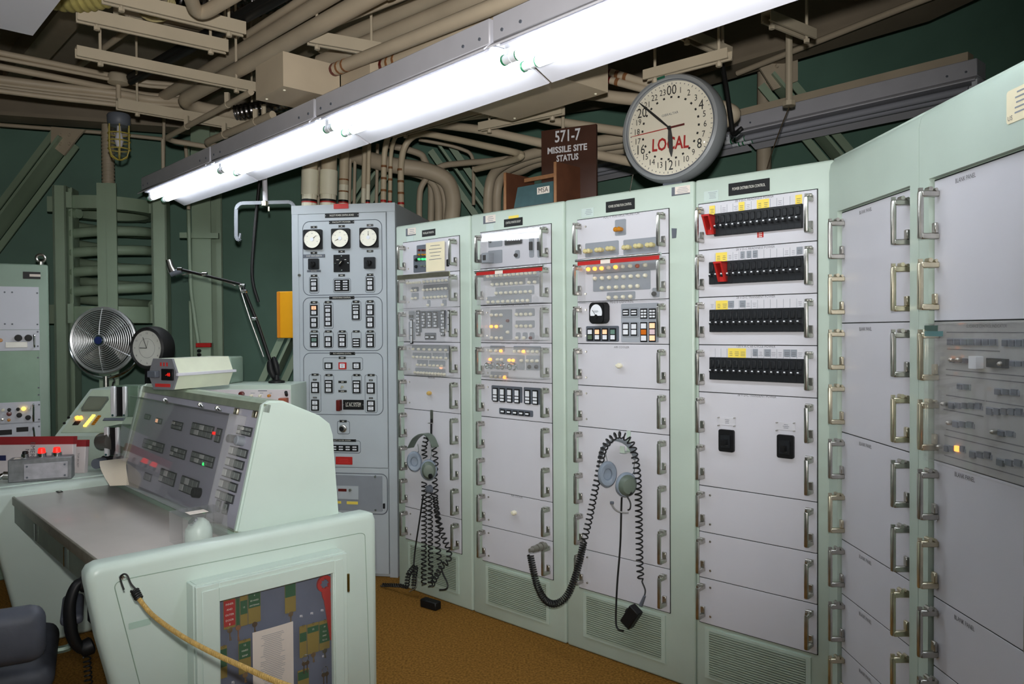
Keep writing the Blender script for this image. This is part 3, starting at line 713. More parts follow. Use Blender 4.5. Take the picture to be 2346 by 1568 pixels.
def rmid(rows, zg=ZG):
    out = []
    for a, b in zip(range(rows[0], rows[-1]), range(rows[0]+1, rows[-1]+1)): out.append((zg[a]+zg[b])/2)
    return out
ALLZ = rmid([0, 9])

# ---------------------------------------------------------------- rack 1
r1 = Rack('equipment_rack', 'mint rack beside the grey cabinet with a paper taped over its pilot lights', AR, DR, -3.69, -3.036, -3.614, -3.121, [0,1,2,3,4,5,8,9])
R1 = r1; r1.handles(ALLZ); r1.screws(ALLZ[:5] + ALLZ[-1:]); r1.grille()
A = zo(900, 480, 3.92); B_ = zo(920, 600, 5.807); C_ = zo(900, 850, 2.8505)
r1.nameplate(A(264, 190), A(383, 233), 'PROPELLANT MONITOR')
r1.sticker(A(118, 175), A(207, 230), PAPERW, 3, dark=True); r1.sticker(A(125, 245), A(187, 290), STK, 0)
r1.plate(A(216, 325), A(312, 460), SLATE); r1.plate(A(187, 412), A(312, 560), SLATE)
for x in (245, 277, 303):
    r1.btn(A(x, 367), DRED, .006, 'pilot_light'); r1.btn(A(x, 408), AMBER, .006, 'pilot_light'); r1.btn(A(x, 448), GREENLIT, .006, 'pilot_light')
for x in (268, 297): r1.btn(A(x, 510), SATIN, .006, 'toggle_switch')
r1.btn(A(216, 455), BLACK, .009, 'knob'); r1.btn(A(216, 515), BLACK, .009, 'knob')
x0, z1 = r1.hit(A(308, 305)); x1, z0 = r1.hit(A(478, 550)); b = NB(); box(b, x0, x1, -.016, -.0155, z0, z1); pp = obj('taped_paper', b, PAPER, r1.pan(1.99)); prints(pp, x0+.01, x1-.01, z1-.01, z0+.06, 5, -.0163, SLATE, fill=.15)
r1.plate(A(483, 450), A(508, 512), BLACK)
r1.row(B_(90, 288), B_(250, 275), 5, r=.0075); r1.plate(B_(290, 245), B_(640, 275)); r1.row(B_(305, 268), B_(605, 247), 7, r=.0075)
r1.plate(B_(293, 310), B_(638, 375), SLATE); r1.row(B_(303, 377), B_(600, 355), 7, r=.0075)
r1.plate(B_(295, 400), B_(640, 480)); r1.row(B_(310, 480), B_(600, 462), 7, r=.0075)
r1.plate(B_(135, 340), B_(230, 395), SLATE); r1.row(B_(148, 385), B_(196, 380), 2, r=.0075)
r1.plate(B_(135, 418), B_(230, 500)); r1.row(B_(153, 490), B_(197, 485), 2, r=.0075)
r1.plate(B_(345, 512), B_(388, 598)); r1.btn(B_(360, 578), r=.0075); r1.plate(B_(545, 505), B_(600, 590)); r1.btn(B_(556, 572), r=.0075)
r1.plate(B_(97, 660), B_(178, 768)); 
for x in (120, 150): r1.indicator(B_(x, 727), .014, .016, [1, 1])
r1.plate(B_(97, 800), B_(183, 1042)); r1.indicator(B_(140, 930), .024, .145, [1, 1, 1])
r1.plate(B_(190, 658), B_(600, 880), SLATE); r1.plate(B_(190, 870), B_(272, 940), SLATE); r1.plate(B_(508, 870), B_(600, 940), SLATE)
for x, n in ((228, 8), (300, 5), (380, 5), (458, 5), (555, 8)):
    r1.indicator(B_(x, 702 + n*14.5), .033, n*.0185, [1]*n, [WHITE if (i*7+x) % 3 else PLATE for i in range(n*2)], cols=2)
r1.plate(B_(312, 945), B_(463, 1042), SLATE)
for x in (350, 420): r1.indicator(B_(x, 1003), .036, .022, [1])
r1.plate(B_(612, 665), B_(655, 910), SLATE); r1.indicator(B_(636, 790), .019, .125, [1, 1, 1])
r1.plate(B_(142, 1105), B_(645, 1190)); r1.row(B_(165, 1162), B_(600, 1175), 7, r=.0075)
r1.plate(B_(150, 1208), B_(400, 1288)); r1.row(B_(168, 1267), B_(368, 1275), 5, r=.0075)
r1.plate(B_(413, 1212), B_(575, 1292)); r1.row(B_(432, 1277), B_(535, 1280), 3, r=.0075); r1.plate(B_(588, 1214), B_(645, 1298)); r1.btn(B_(602, 1284), r=.0075)
r1.plate(B_(210, 1305), B_(355, 1388)); r1.row(B_(222, 1372), B_(320, 1377), 3, r=.0075)
r1.plate(B_(370, 1312), B_(583, 1398)); r1.row(B_(387, 1380), B_(543, 1388), 4, r=.0075); r1.btn(B_(537, 1413), LITPALE, .0075, 'pilot_light')
r1.plate(B_(185, 1410), B_(585, 1500)); r1.row(B_(190, 1471), B_(580, 1497), 11, r=.0075)
def knob_small(rk, p, m=AMBER):
    x, z = rk.hit(p)
    b = NB(); lathe(b, [(.007, 0), (.007, .006), (.012, .008), (.013, .02), (.009, .028), (0, .03)], (0,0,0), (0,-1,0), 14); cyl(b, (-.017, -.016, 0), (.017, -.016, 0), .006, n=8)
    obj('brass_knob', b, m, rk.pan(z), (x, rk.Y, z))
knob_small(r1, C_(250, 145), mat('brass_cream', (196, 164, 96), .35)); r1.label(C_(252, 47), 'PRESSURE', .014)
def cover(rk, px_tl, px_br, y=-.07, rail=None, m=ACRYL, tilt=0.0):
    A_, B2 = rk.fr.hit(*px_tl, y), rk.fr.hit(*px_br, y); z0, z1 = min(A_.z, B2.z), max(A_.z, B2.z)
    b = NB(); box(b, A_.x, B2.x, y, y+.003, z0, z1)
    for v in b.verts: v.co.y += tilt*(v.co.z-(z0+z1)/2)
    c = obj('clear_cover', b, m, rk.t)
    b = NB()
    for sx in (A_.x, B2.x-.003): box(b, sx, sx+.003, y+.003, -.008, z0, z1)
    box(b, A_.x, B2.x, y+.003, -.008, z1-.003, z1); box(b, A_.x, B2.x, y+.003, -.008, z0, z0+.003)
    obj('cover_edge', b, ACRYL2, c)
    if rail is not None:
        b = NB(); cyl(b, (A_.x-.01, y-.004, z1+.006), (B2.x+.01, y-.004, z1+.006), .0065, n=10); obj('cover_rail', b, CHROME, c)
        if rail:
            b = NB(); box(b, A_.x, B2.x, y-.002, y-.0005, z1-.018, z1-.001); obj('red_strip', b, RED, c)
            b = NB(); x_ = A_.x+(B2.x-A_.x)*.30; box(b, x_, x_+(B2.x-A_.x)*.12, y-.003, y-.002, z1-.018, z1-.001); obj('strip_tag', b, PAPERW, c)
    return c
cv = cover(r1, A(50, 620), A(520, 880), -.07); cover(r1, A(50, 905), A(460, 1190), -.07); cover(r1, A(90, 1215), A(478, 1505), -.07)
Av = r1.fr.hit(*A(48, 628), -.07); Bv = r1.fr.hit(*A(515, 585), -.07)
b = NB(); box(b, Av.x, Bv.x, -.078, -.071, Av.z-.005, Av.z+.022); obj('cover_rail', b, BRASS_GLINT, r1.t)
# headset hook
x, z = r1.hit(C_(256, 258)); b = NB(); box(b, x-.012, x+.012, -.010, -.008, z-.075, z+.002); box(b, x-.012, x+.012, -.03, -.008, z-.075, z-.072); o = obj('hook_strap', b, SATIN, r1.t)
b = NB(); tube(b, [(x, -.012, z-.05), (x, -.014, z-.15), (x, -.045, z-.16), (x, -.05, z-.14)], .006, 8); obj('hook', b, BLACK, o)

# ---------------------------------------------------------------- rack 2
r2 = Rack('equipment_rack', 'mint rack with a red-edged clear cover and round key switches, second from the grey cabinet', AR, DR, -3.034, -2.372, -2.954, -2.453, [0,1,2,3,4,5,7,8,9])
r2.handles(ALLZ); r2.screws(ALLZ[:5] + ALLZ[-2:]); r2.grille()
D_ = zo(1090, 500, 7.839); E_ = zo(1090, 690, 5.6)
r2.nameplate(A(1000, 92), A(1167, 140), 'CONTROL MONITOR GROUP')
r2.sticker(A(813, 62), A(923, 118), PAPERW, 3, dark=True); r2.sticker(A(838, 135), A(905, 185), STK, 0); r2.sticker(A(1040, 62), A(1130, 75), YEL, 0)
r2.label(D_(690, 208), 'CONTROL, BUTTERFLY VALVE LOCK', .012, .30)
r2.plate(D_(230, 372), D_(478, 505)); r2.btn(D_(270, 415), BLACK, .009, 'toggle_switch')
r2.plate(D_(530, 350), D_(850, 460), CHROME, t=.006, name='counter_frame'); r2.plate(D_(555, 362), D_(835, 440), BLACK, r=.001, t=.0075, name='counter_window')
for i in range(6):
    r2.plate(D_(578+i*42, 375-i*2), D_(606+i*42, 410-i*2), WHITE, r=.0005, t=.0082, name='counter_digit')
for x in (1005, 1150):
    r2.plate(D_(x-43, 340), D_(x+45, 705), r=.01); r2.plate(D_(x-25, 430), D_(x+23, 575), BLACK, r=.002, t=.012, name='rocker_switch')
r2.plate(D_(225, 592), D_(478, 802)); 
x, z = r2.hit(D_(265, 720)); b = NB(); box(b, x-.026, x+.026, -.05, -.006, z-.028, z+.026, .003, 1); o = obj('switch_guard', b, PLATE, r2.pan(z)); b = NB(); box(b, x-.014, x+.008, -.0515, -.049, z-.014, z+.014); obj('guard_window', b, BLACK, r2.pan(z))
r2.plate(D_(705, 580), D_(795, 722), r=.01); r2.btn(D_(735, 668), BLACK, .010, 'knob')
r2.plate(D_(140, 1030), D_(1165, 1060)); 
for x in (230, 305, 390, 465, 545, 615, 690, 770, 840, 915, 990, 1075): r2.btn(D_(x, 1050-(x-230)*.077), r=.0085)
r2.plate(D_(285, 1100), D_(893, 1190)); r2.row(D_(310, 1195), D_(828, 1165), 7, r=.0085); r2.plate(D_(938, 1060), D_(1142, 1178)); r2.row(D_(970, 1157), D_(1073, 1150), 2, r=.0085)
r2.plate(D_(357, 1245), D_(1052, 1365)); r2.row(D_(380, 1350), D_(995, 1320), 8, r=.0085)
r2.plate(D_(208, 1410), D_(1003, 1520)); r2.row(D_(235, 1510), D_(945, 1482), 9, r=.0085)
def disc(rk, p, r, m=ACRYL2, name='round_tag', y=-.074):
    v = rk.fr.hit(*p, y); b = NB(); cyl(b, (0, 0, 0), (0, .001, 0), r, n=20); obj(name, b, m, rk.t, (v.x, y, v.z))
r2.plate(E_(190, 115), E_(470, 495)); 
for x, y, m in ((212,180,0),(275,180,0),(335,180,0),(210,328,1),(275,328,1),(338,325,0),(212,472,0),(277,475,0),(340,475,0),(420,253,2),(420,400,0)): r2.btn(E_(x, y), [CREAM, ORANGE, DRED][m], .0085)
r2.plate(E_(512, 102), E_(757, 193)); r2.row(E_(533, 172), E_(713, 169), 4, r=.0085); r2.plate(E_(514, 252), E_(757, 342)); r2.row(E_(533, 323), E_(713, 322), 4, r=.0085)
for x, m in ((537, CREAM), (626, CREAM), (714, DRED)): r2.plate(E_(x-22, 402), E_(x+40, 490), r=.009); r2.btn(E_(x, 473), m, .0085)
r2.plate(E_(187, 572), E_(373, 653)); r2.row(E_(203, 637), E_(333, 640), 3, r=.0085, lit={2: ORANGE})
r2.plate(E_(488, 576), E_(840, 662)); r2.row(E_(507, 645), E_(797, 650), 6, r=.0085, lit={2: ORANGE})
r2.plate(E_(187, 686), E_(630, 885)); 
for x, y, m in ((197,750,1),(290,753,0),(340,753,0),(440,760,1),(490,762,1),(595,765,0)): r2.btn(E_(x, y), [CREAM, ORANGE][m], .0085)
for x, y in ((197, 827), (340, 833), (490, 842)):
    X, Zz = r2.hit(E_(x+18, y)); b = NB(); lathe(b, [(.020, 0), (.020, .012), (.015, .014), (.015, .034), (.017, .034), (.017, .044), (.010, .045), (.008, .040), (0, .040)], (0,0,0), (0,-1,0), 18); obj('key_switch', b, CHROME, r2.pan(Zz), (X, -.006, Zz))
r2.plate(E_(648, 697), E_(840, 893)); r2.row(E_(670, 768), E_(795, 770), 3, r=.0085)
for x in (697, 787): r2.btn(E_(x, 845), BLACK, .010, 'knob')
r2.plate(E_(193, 902), E_(420, 985)); r2.row(E_(210, 968), E_(380, 977), 4, r=.0085, lit={3: ORANGE})
r2.plate(E_(205, 1080), E_(600, 1308), SLATE); r2.plate(E_(617, 1105), E_(840, 1332), SLATE)
for x, y in ((257, 1203), (347, 1208), (440, 1215), (535, 1222), (672, 1232), (770, 1238)): r2.indicator(E_(x, y), .036, .074, [2, 1, 1])
r2.plate(E_(303, 1370), E_(737, 1490), SLATE)
for i in range(5): r2.indicator(E_(352+i*79, 1417+i*8), .031, .021, [1])
r2.label(E_(520, 1035), 'TRANSIENT CONTROL POWER MONITOR', .010, .32); r2.label(E_(510, 548), 'DISTRIBUTION CONTROL', .010, .2); r2.label(E_(505, 57), 'MONITOR CONTROL', .010, .2)
cover(r2, A(752, 565), A(1345, 838), -.07, rail=True); cover(r2, A(780, 215), A(1325, 495), -.058, m=ACRYL2, tilt=.17); cover(r2, A(790, 880), A(1345, 1180), -.07); cover(r2, A(795, 1235), A(1345, 1530), -.07)
disc(r2, A(1281, 815), .022); disc(r2, A(1287, 1168), .022)
knob_small(r2, C_(803, 925), CREAM); r2.label(C_(810, 822), 'AIR COOLER', .014)

# ---------------------------------------------------------------- rack 3
r3 = Rack('equipment_rack', 'mint rack with amber lamps, a black dial meter and a headset hanging on it', AR, DR, -2.37, -1.657, -2.287, -1.78, [0,1,2,3,4,5,8,9])
r3.handles(ALLZ); r3.screws(ALLZ[:5] + ALLZ[-1:]); r3.grille()
Fz = zo(1280, 430, 3.919); Gz = zo(1280, 800, 2.2406); H7 = zo(1300, 590, 7.465)
r3.nameplate(Fz(425, 130), Fz(684, 192), 'POWER DISTRIBUTION CONTROL')
r3.sticker(Fz(205, 193), Fz(315, 258), STK, 4); r3.sticker(Fz(1015, 0), Fz(1180, 55), PAPERW, 4, dark=True)
r3.label(Fz(560, 252), 'PDC-1 VOLTAGE MONITOR', .014, .2); r3.plate(Fz(507, 292), Fz(605, 425)); r3.plate(Fz(240, 503), Fz(540, 605)); r3.plate(Fz(582, 472), Fz(898, 580))
def twin_knob(rk, p, m):
    x, z = rk.hit(p)
    for dx in (-.010, .010):
        b = NB(); lathe(b, [(.009, 0), (.009, .010), (.011, .012), (.011, .026), (.006, .032), (0, .032)], (0,0,0), (0,-1,0), 12); obj('binding_post', b, m, rk.pan(z), (x+dx, rk.Y-.002, z))
twin_knob(r3, Fz(552, 378), AMBER)
CRM = mat('cream_post', (200, 190, 140), .4)
for p in ((278, 573), (382, 562), (482, 550), (628, 540), (732, 527), (838, 518)): twin_knob(r3, Fz(*p), CRM)
r3.plate(Fz(250, 700), Fz(890, 738))
for i, (x, y) in enumerate(((272,735),(331,730),(392,726),(455,720),(518,715),(582,710),(648,705),(713,705),(783,697))): r3.btn(Fz(x, y), ORANGE if i in (0,1,2,4) else (mat('orange_lens', (170, 70, 20), .4) if i == 7 else CREAM), .0095)
r3.plate(Fz(310, 772), Fz(825, 912)); r3.row(Fz(331, 818), Fz(783, 790), 8, r=.0095); r3.row(Fz(394, 903), Fz(714, 885), 6, r=.0095)
r3.plate(Fz(435, 942), Fz(688, 1002)); r3.row(Fz(455, 990), Fz(650, 980), 4, r=.0095)
r3.plate(Fz(843, 902), Fz(905, 985)); r3.btn(Fz(862, 955), BLACK, .011, 'knob'); disc(r3, Fz(855, 950), .022, ACRYL2)
cover(r3, Fz(172, 668), Fz(905, 1015), -.062, rail=True, m=ACRYL2)
r3.label(Fz(565, 1028), 'PDC-5 CONTROL', .015, .13); r3.label(Fz(565, 1435), 'AIR COOLER', .014, .085)
x, z = r3.hit(Fz(393, 1127)); W2, H2 = .044, .050
b = NB(); c = .014; prism(b, [(-W2, -H2+c), (-W2+c, -H2), (W2-c, -H2), (W2, -H2+c), (W2, H2-c), (W2-c, H2), (-W2+c, H2), (-W2, H2-c)], -.05, 0, 'y'); bmesh.ops.bevel(b, geom=b.edges[:], offset=.004, segments=2, affect='EDGES')
me_ = obj('dial_meter', b, BLACK, r3.pan(z), (x, -.006, z))
b = NB(); prism(b, [(.034*math.cos(a), .040*math.sin(a)) for a in [math.radians(k*10-20) for k in range(23)]], -.0515, -.050, 'y'); obj('meter_dial', b, WHITE, r3.pan(z), (x, -.006, z))
b = NB(); cyl(b, (0, -.052, -.014), (-.021, -.052, .013), .0011, n=6); cyl(b, (0, -.0525, -.016), (0, -.0515, -.016), .009, n=14); obj('meter_needle', b, BLACK, r3.pan(z), (x, -.006, z))
prints(r3.pan(z), x-.016, x+.016, z+.012, z+.0, 3, -.0585, SLATE, fill=.3)
r3.plate(Fz(248, 1245), Fz(542, 1385), SLATE)
LG = [(WHITE, OLIVE), (LITPALE, WHITE), (LITPALE, WHITE), (TEAL, WHITE)]
for i, xx in enumerate((288, 352, 421, 492)): r3.indicator(Fz(xx, 1320), .034, .058, [1, 1], LG[i])
r3.plate(Fz(562, 1045), Fz(900, 1392), mat('plate_light', (158, 164, 172), .5)); r3.plate(Fz(572, 1082), Fz(722, 1163), t=.006); r3.plate(Fz(735, 1082), Fz(892, 1188), t=.006); r3.plate(Fz(572, 1207), Fz(722, 1338), t=.006); r3.plate(Fz(735, 1207), Fz(893, 1390), t=.006)
for xx in (608, 682): r3.indicator(Fz(xx, 1122), .036, .030, [1, 1]); r3.indicator(Fz(xx, 1273), .036, .060, [1, 1])
for xx in (770, 847): r3.indicator(Fz(xx, 1133), .038, .046, [1, 1, 1], cols=2)
r3.indicator(Fz(770, 1298), .037, .090, [1, 1, 1], [WHITE, mat('amber_legend', (190, 100, 20), .4, emit=.1), WHITE]); r3.indicator(Fz(847, 1296), .037, .090, [1, 1, 1], [LITPALE, mat('pink_legend', (220, 196, 200), .5), LITPALE])
knob_small(r3, Gz(320, 85), CREAM)
b = NB(); prism(b, [(.016*math.cos(a), .03*math.sin(a)) for a in (2.4, .6, -.9, -2.2)], -.003, 0, 'y'); v = r3.fr.hit(*Fz(1037, 405)); obj('keyhole_cover', b, SLATE, r3.t, (v.x, 0, v.z))
# ---------------------------------------------------------------- rack 4
r4 = Rack('equipment_rack', 'mint rack with rows of black circuit breakers, yellow tags and two red lockout guards', AR, DR, -1.656, -1.068, -1.634, -1.131, [0,1,2,3,4,6,7,8,9])
r4.handles(ALLZ); r4.screws(ALLZ[-3:]); r4.grille()
Hz = zo(1560, 380, 3.015); Iz = zo(1560, 880, 2.28)
r4.nameplate(Hz(330, 125), Hz(614, 172), 'POWER DISTRIBUTION CONTROL'); r4.sticker(Hz(160, 180), Hz(260, 238), STK, 5)
def breaker_bm():
    b = NB(); box(b, -.0148, .0148, -.014, 0, -.047, .047, .002, 1); box(b, -.009, .009, -.020, -.012, .004, .038, .003, 1); box(b, -.006, .006, -.034, -.013, -.016, -.003, .002, 1); return b
BRK = mat('breaker_black', (26, 29, 33), .4, var=.1)
def breakers(p0, p1, n):
    a, c = r4.hit(p0), r4.hit(p1); zc = (a[1]+c[1])/2
    for i in range(n):
        x = a[0]+(c[0]-a[0])*i/(n-1); sobj('circuit_breaker', 'breaker', breaker_bm, BRK, r4.pan(zc), (x, r4.Y, zc)); 
        sobj('white_dot', 'wdot', lambda: (lambda b_: (box(b_, -.0035, .0035, -.0355, -.034, -.002, .003), b_)[1])(NB()), WHITE, r4.pan(zc), (x, r4.Y, zc-.006))
breakers(Hz(260, 412), Hz(820, 348), 14); breakers(Hz(225, 744), Hz(826, 707), 15); breakers(Hz(228, 1072), Hz(830, 1064), 15); breakers(Hz(228, 1402), Hz(832, 1416), 15)
def strip(y0l, y0r, h, yell, grey, xa=198, xb=848):
    a, c = r4.hit(Hz(xa, y0l)), r4.hit(Hz(xb, y0r)); zt = (a[1]+c[1])/2; hh = h/3.015/F*3.15; par = r4.pan(zt-.01)
    b = NB(); box(b, a[0], c[0], r4.Y-.0015, r4.Y, zt-hh, zt); obj('label_strip', b, mat('strip_grey', (206, 206, 212), .45), par)
    n = 15; w = (c[0]-a[0])/n; cells = set()
    for (u0, u1, m) in [(u, v, YEL) for u, v in yell] + [(u, v, PLATE) for u, v in grey]:
        X0, X1 = r4.hit(Hz(u0, y0l+(y0r-y0l)*(u0-xa)/(xb-xa)))[0], r4.hit(Hz(u1, y0l+(y0r-y0l)*(u1-xa)/(xb-xa)))[0]
        q = 0 if m is YEL else hh*.2
        b = NB(); box(b, X0, X1, r4.Y-.0022, r4.Y-.0014, zt-hh+q, zt-q*.3); obj('yellow_tag' if m is YEL else 'grey_tag', b, m, par)
        k = max(1, round((X1-X0)/w)); 
        for j in range(k): prints(par, X0+(X1-X0)*j/k+.003, X0+(X1-X0)*(j+1)/k-.003, zt-hh*.3, zt-hh*.85, 3, r4.Y-.0028, fill=.25)
    for i in range(1, n): sobj('strip_divider', ('sdiv', round(hh, 4)), lambda: (lambda b_: (box(b_, -.0006, .0006, -.0007, 0, -hh*.95, -hh*.05), b_)[1])(NB()), PLATE, par, (a[0]+w*i, r4.Y-.0014, zt))
    for i in range(n):
        if random.random() < .6: prints(par, a[0]+w*i+.004, a[0]+w*(i+1)-.004, zt-hh*.3, zt-hh*.8, 3, r4.Y-.0021, SLATE, fill=.2)
strip(277, 198, 66, [(198, 236), (400, 440), (525, 610), (792, 838)], [])
strip(604, 556, 66, [(242, 320)], [(412, 440), (455, 487), (497, 530), (800, 842)])
strip(933, 915, 64, [(243, 325)], [(327, 368), (407, 448)]); strip(1258, 1268, 66, [(327, 450)], [(497, 533), (578, 622), (712, 757), (760, 803)])
for p, s_ in ((Hz(505, 228), '28 V D-C READINESS POWER'), (Hz(512, 570), '28 V D-C READINESS POWER'), (Hz(515, 908), '28 V D-C TRANSIENT POWER'), (Hz(515, 1250), '120 V A-C 60 CYCLE POWER'), (Iz(395, 64), '28 V D-C TRANSIENT POWER')): r4.label(p, s_, .013, .165)
def lockout(pt, pb, w):
    x, z1 = r4.hit(pt); _, z0 = r4.hit(pb); h = z1-z0; b = NB()
    prism(b, [(-.075, h), (-.015, h), (-.012, .0), (-.034, 0)], -w/2, -w/2+.008, 'x'); prism(b, [(-.075, h), (-.015, h), (-.012, .0), (-.034, 0)], w/2-.008, w/2, 'x'); box(b, -w/2, w/2, -.075, -.013, h-.008, h); box(b, -w/2, w/2, -.034, -.012, 0, .02)
    obj('lockout_guard', b, RED, r4.pan((z0+z1)/2), (x, 0, z0))
lockout(Hz(223, 347), Hz(223, 478), .036); lockout(Hz(305, 668), Hz(305, 803), .036)
xa, za = r4.hit(Hz(528, 437)); xb, zb = r4.hit(Hz(571, 494)); b = NB(); box(b, xa, xb, r4.Y-.001, r4.Y, zb, za); o = obj('red_tag', b, RED, r4.pan(za)); prints(r4.pan(za), xa+.002, xb-.002, za, zb, 5, r4.Y-.0016, WPRINT, fill=.4)
for (x0, y0, x1, y1, lx0, ly0, lx1, ly1) in ((203, 235, 282, 358, 198, 172, 287, 220), (507, 262, 594, 392, 502, 198, 598, 246)):
    r4.plate(Iz(x0, y0), Iz(x1, y1), BLACK, r=.008, t=.012, name='breaker_frame'); r4.plate(Iz(x0+14, y0+28), Iz(x1-16, y1-24), BRK, r=.003, t=.018, name='breaker_body')
    xm = (x0+x1)/2; r4.plate(Iz(xm-8, y1-72), Iz(xm+12, y1-42), BLACK, r=.002, t=.045, name='breaker_lever'); r4.plate(Iz(xm-14, y1-40), Iz(xm+14, y1-37), CREAM, r=.0005, t=.019, name='breaker_mark')
    q = r4.plate(Iz(lx0, ly0), Iz(lx1, ly1), mat('strip_grey', (206, 206, 212)), r=.001, name='label_plate'); X0, Z1 = r4.hit(Iz(lx0+30, ly0+10)); X1, Z0 = r4.hit(Iz(lx1-30, ly1-10)); prints(r4.pan(Z0), X0, X1, Z1, Z0, 3, r4.Y-.0028, SLATE, fill=.25)
    for px, py in ((lx0+3, ly0+3), (lx1-3, ly0+6), (lx0+3, ly1-4), (lx1-3, ly1)): r4.btn(Iz(px, py), SATIN, .003, 'rivet')
# ---------------------------------------------------------------- right-hand racks
BR, D2 = 89.44, 1.245
ZR = [1.986, 1.783, 1.581, 1.38, 1.18, .98, .783, .581, .38, .18]
RZ = [(ZR[i]+ZR[i+1])/2 for i in range(9)]
random.seed(3)
hm = lambda i, sd: BRASS_GLINT if (i*5+sd*3) % 7 in (1, 3, 4, 5) and i > 0 else SATIN  # tan handles are chrome with the reflected colour painted in
r5 = Rack('blank_rack', 'mint rack of blank white panels standing in the corner next to the breaker rack', BR, D2, -2.875, -2.252, -2.80, -2.305, [0,2,4,6,7,8,9], zg=ZR, proud=.018, group='mint racks with mostly blank panels')
r6 = Rack('blank_rack', 'mint rack of blank panels with a clear-covered indicator panel in the middle', BR, D2, -2.25, -1.62, -2.195, -1.70, [0,2,4,6,7,8,9], zg=ZR, proud=.018, group='mint racks with mostly blank panels')
for rk in (r5, r6): rk.handles(RZ, mats=hm); rk.proud = .018
for rk, xs in ((r5, .30), (r6, .24)):
    for i, (z0, z1, o) in enumerate(rk.panels):
        if rk is r6 and i == 1: continue
        text('BLANK PANEL', .018, PRINT, o, rk.x0+xs*.62, rk.Y-.0006, z1-.022, .09)
Jz = zo(2130, 720, 3.733)
pn = r6.panels[1][2]; pn.data.materials[0] = mat('panel_dull_grey', (164, 164, 162), .45, var=.02)
gy = -.012
def J(x, y): v = r6.fr.hit(*Jz(x, y), r6.Y); return v.x, v.z
text('GUIDANCE CONTROL INDICATOR', .012, PRINT, pn, J(480, 104)[0], r6.Y-.0006, J(480, 104)[1], J(655, 100)[0]-J(308, 100)[0])
def jlines(L):
    b = NB()
    for (xa, ya, xb, yb) in L:
        a, c = J(xa, ya), J(xb, yb); zc = (a[1]+c[1])/2; box(b, a[0], c[0], r6.Y-.0006, r6.Y, zc-.0012, zc+.0012)
    obj('panel_line', b, PRINT, pn)
jlines([(145, 157, 806, 157), (150, 300, 600, 318), (140, 480, 806, 525), (140, 522, 806, 585), (140, 690, 470, 745), (480, 745, 806, 790), (120, 815, 460, 875), (140, 985, 806, 1140), (125, 1040, 806, 1195), (125, 1210, 806, 1395)])
def jind(xa, ya, xb, yb, n, lit=None, two=False):
    r6.plate(Jz(xa, ya), Jz(xb, yb), PLATE, r=.001)
    for i in range(n):
        f0, f1 = (i+.15)/n, (i+.85)/n; p = ((xa+(xb-xa)*f0), (ya+(yb-ya)*.15)); q = ((xa+(xb-xa)*f1), yb-(yb-ya)*.15)
        r6.plate(Jz(*p), Jz(*q), ORANGE if lit == i else SLATE, r=.001, t=.006, name='indicator_lens')
jind(155, 205, 585, 275, 7); jind(625, 210, 806, 285, 3); jind(240, 590, 352, 655, 2); jind(560, 630, 770, 705, 3); jind(165, 745, 455, 825, 5); jind(490, 790, 806, 880, 5); jind(200, 905, 385, 985, 3); jind(585, 985, 735, 1060, 2); jind(130, 1112, 310, 1192, 4, lit=2); jind(345, 1160, 535, 1250, 3); jind(575, 1225, 806, 1320, 3); jind(175, 370, 345, 425, 3); r6.plate(Jz(515, 375), Jz(680, 465), BLACK, r=.002, name='display_window', t=.01); jind(690, 395, 806, 455, 2)
for (x, y) in ((215, 390), (275, 390), (640, 425), (145, 768), (192, 930), (575, 1008), (105, 1135)): r6.btn(Jz(x, y), SATIN, .007, 'toggle_switch')
r6.plate(Jz(395, 358), Jz(460, 470), WHITE, r=.002, t=.02, name='switch_guard')
v0, v1 = r6.fr.hit(*Jz(20, 60), -.045), ZR[4]+.004
b = NB(); box(b, r6.x0+.028, r6.x1+.02, -.05, -.047, ZR[4]+.006, ZR[2]-.006); c = obj('clear_cover', b, ACRYL2, r6.t); b = NB(); box(b, r6.x0+.028, r6.x0+.031, -.047, -.006, ZR[4]+.006, ZR[2]-.006); box(b, r6.x0+.028, r6.x1+.02, -.047, -.006, ZR[2]-.009, ZR[2]-.006); obj('cover_edge', b, ACRYL2, c)
b = NB(); box(b, r6.x0+.035, r6.x0+.10, -.0515, -.05, ZR[2]-.028, ZR[2]-.012); obj('tape_label', b, mat('dark_green_tape', (60, 86, 78), .5), c); b = NB(); box(b, r6.x0+.035, r6.x0+.125, -.0515, -.05, ZR[2]-.042, ZR[2]-.028); obj('tape_label', b, mat('teal_tape', (80, 120, 122), .5), c)
# maker's label on the right-hand header
a, c = r6.fr.hit(2307, 300, -.018), r6.fr.hit(2346, 190, -.018)
b = NB(); prism(b, rrect(a.x, a.x+.13, 2.055, 2.135, .008), -.0195, -.018, 'y'); o = obj('paper_label', b, PAPER, r6.t); prints(o, a.x+.02, a.x+.125, 2.13, 2.07, 5, -.0201, PLATE, fill=.3); text('US', .016, PRINT, o, a.x+.014, -.0202, 2.067)
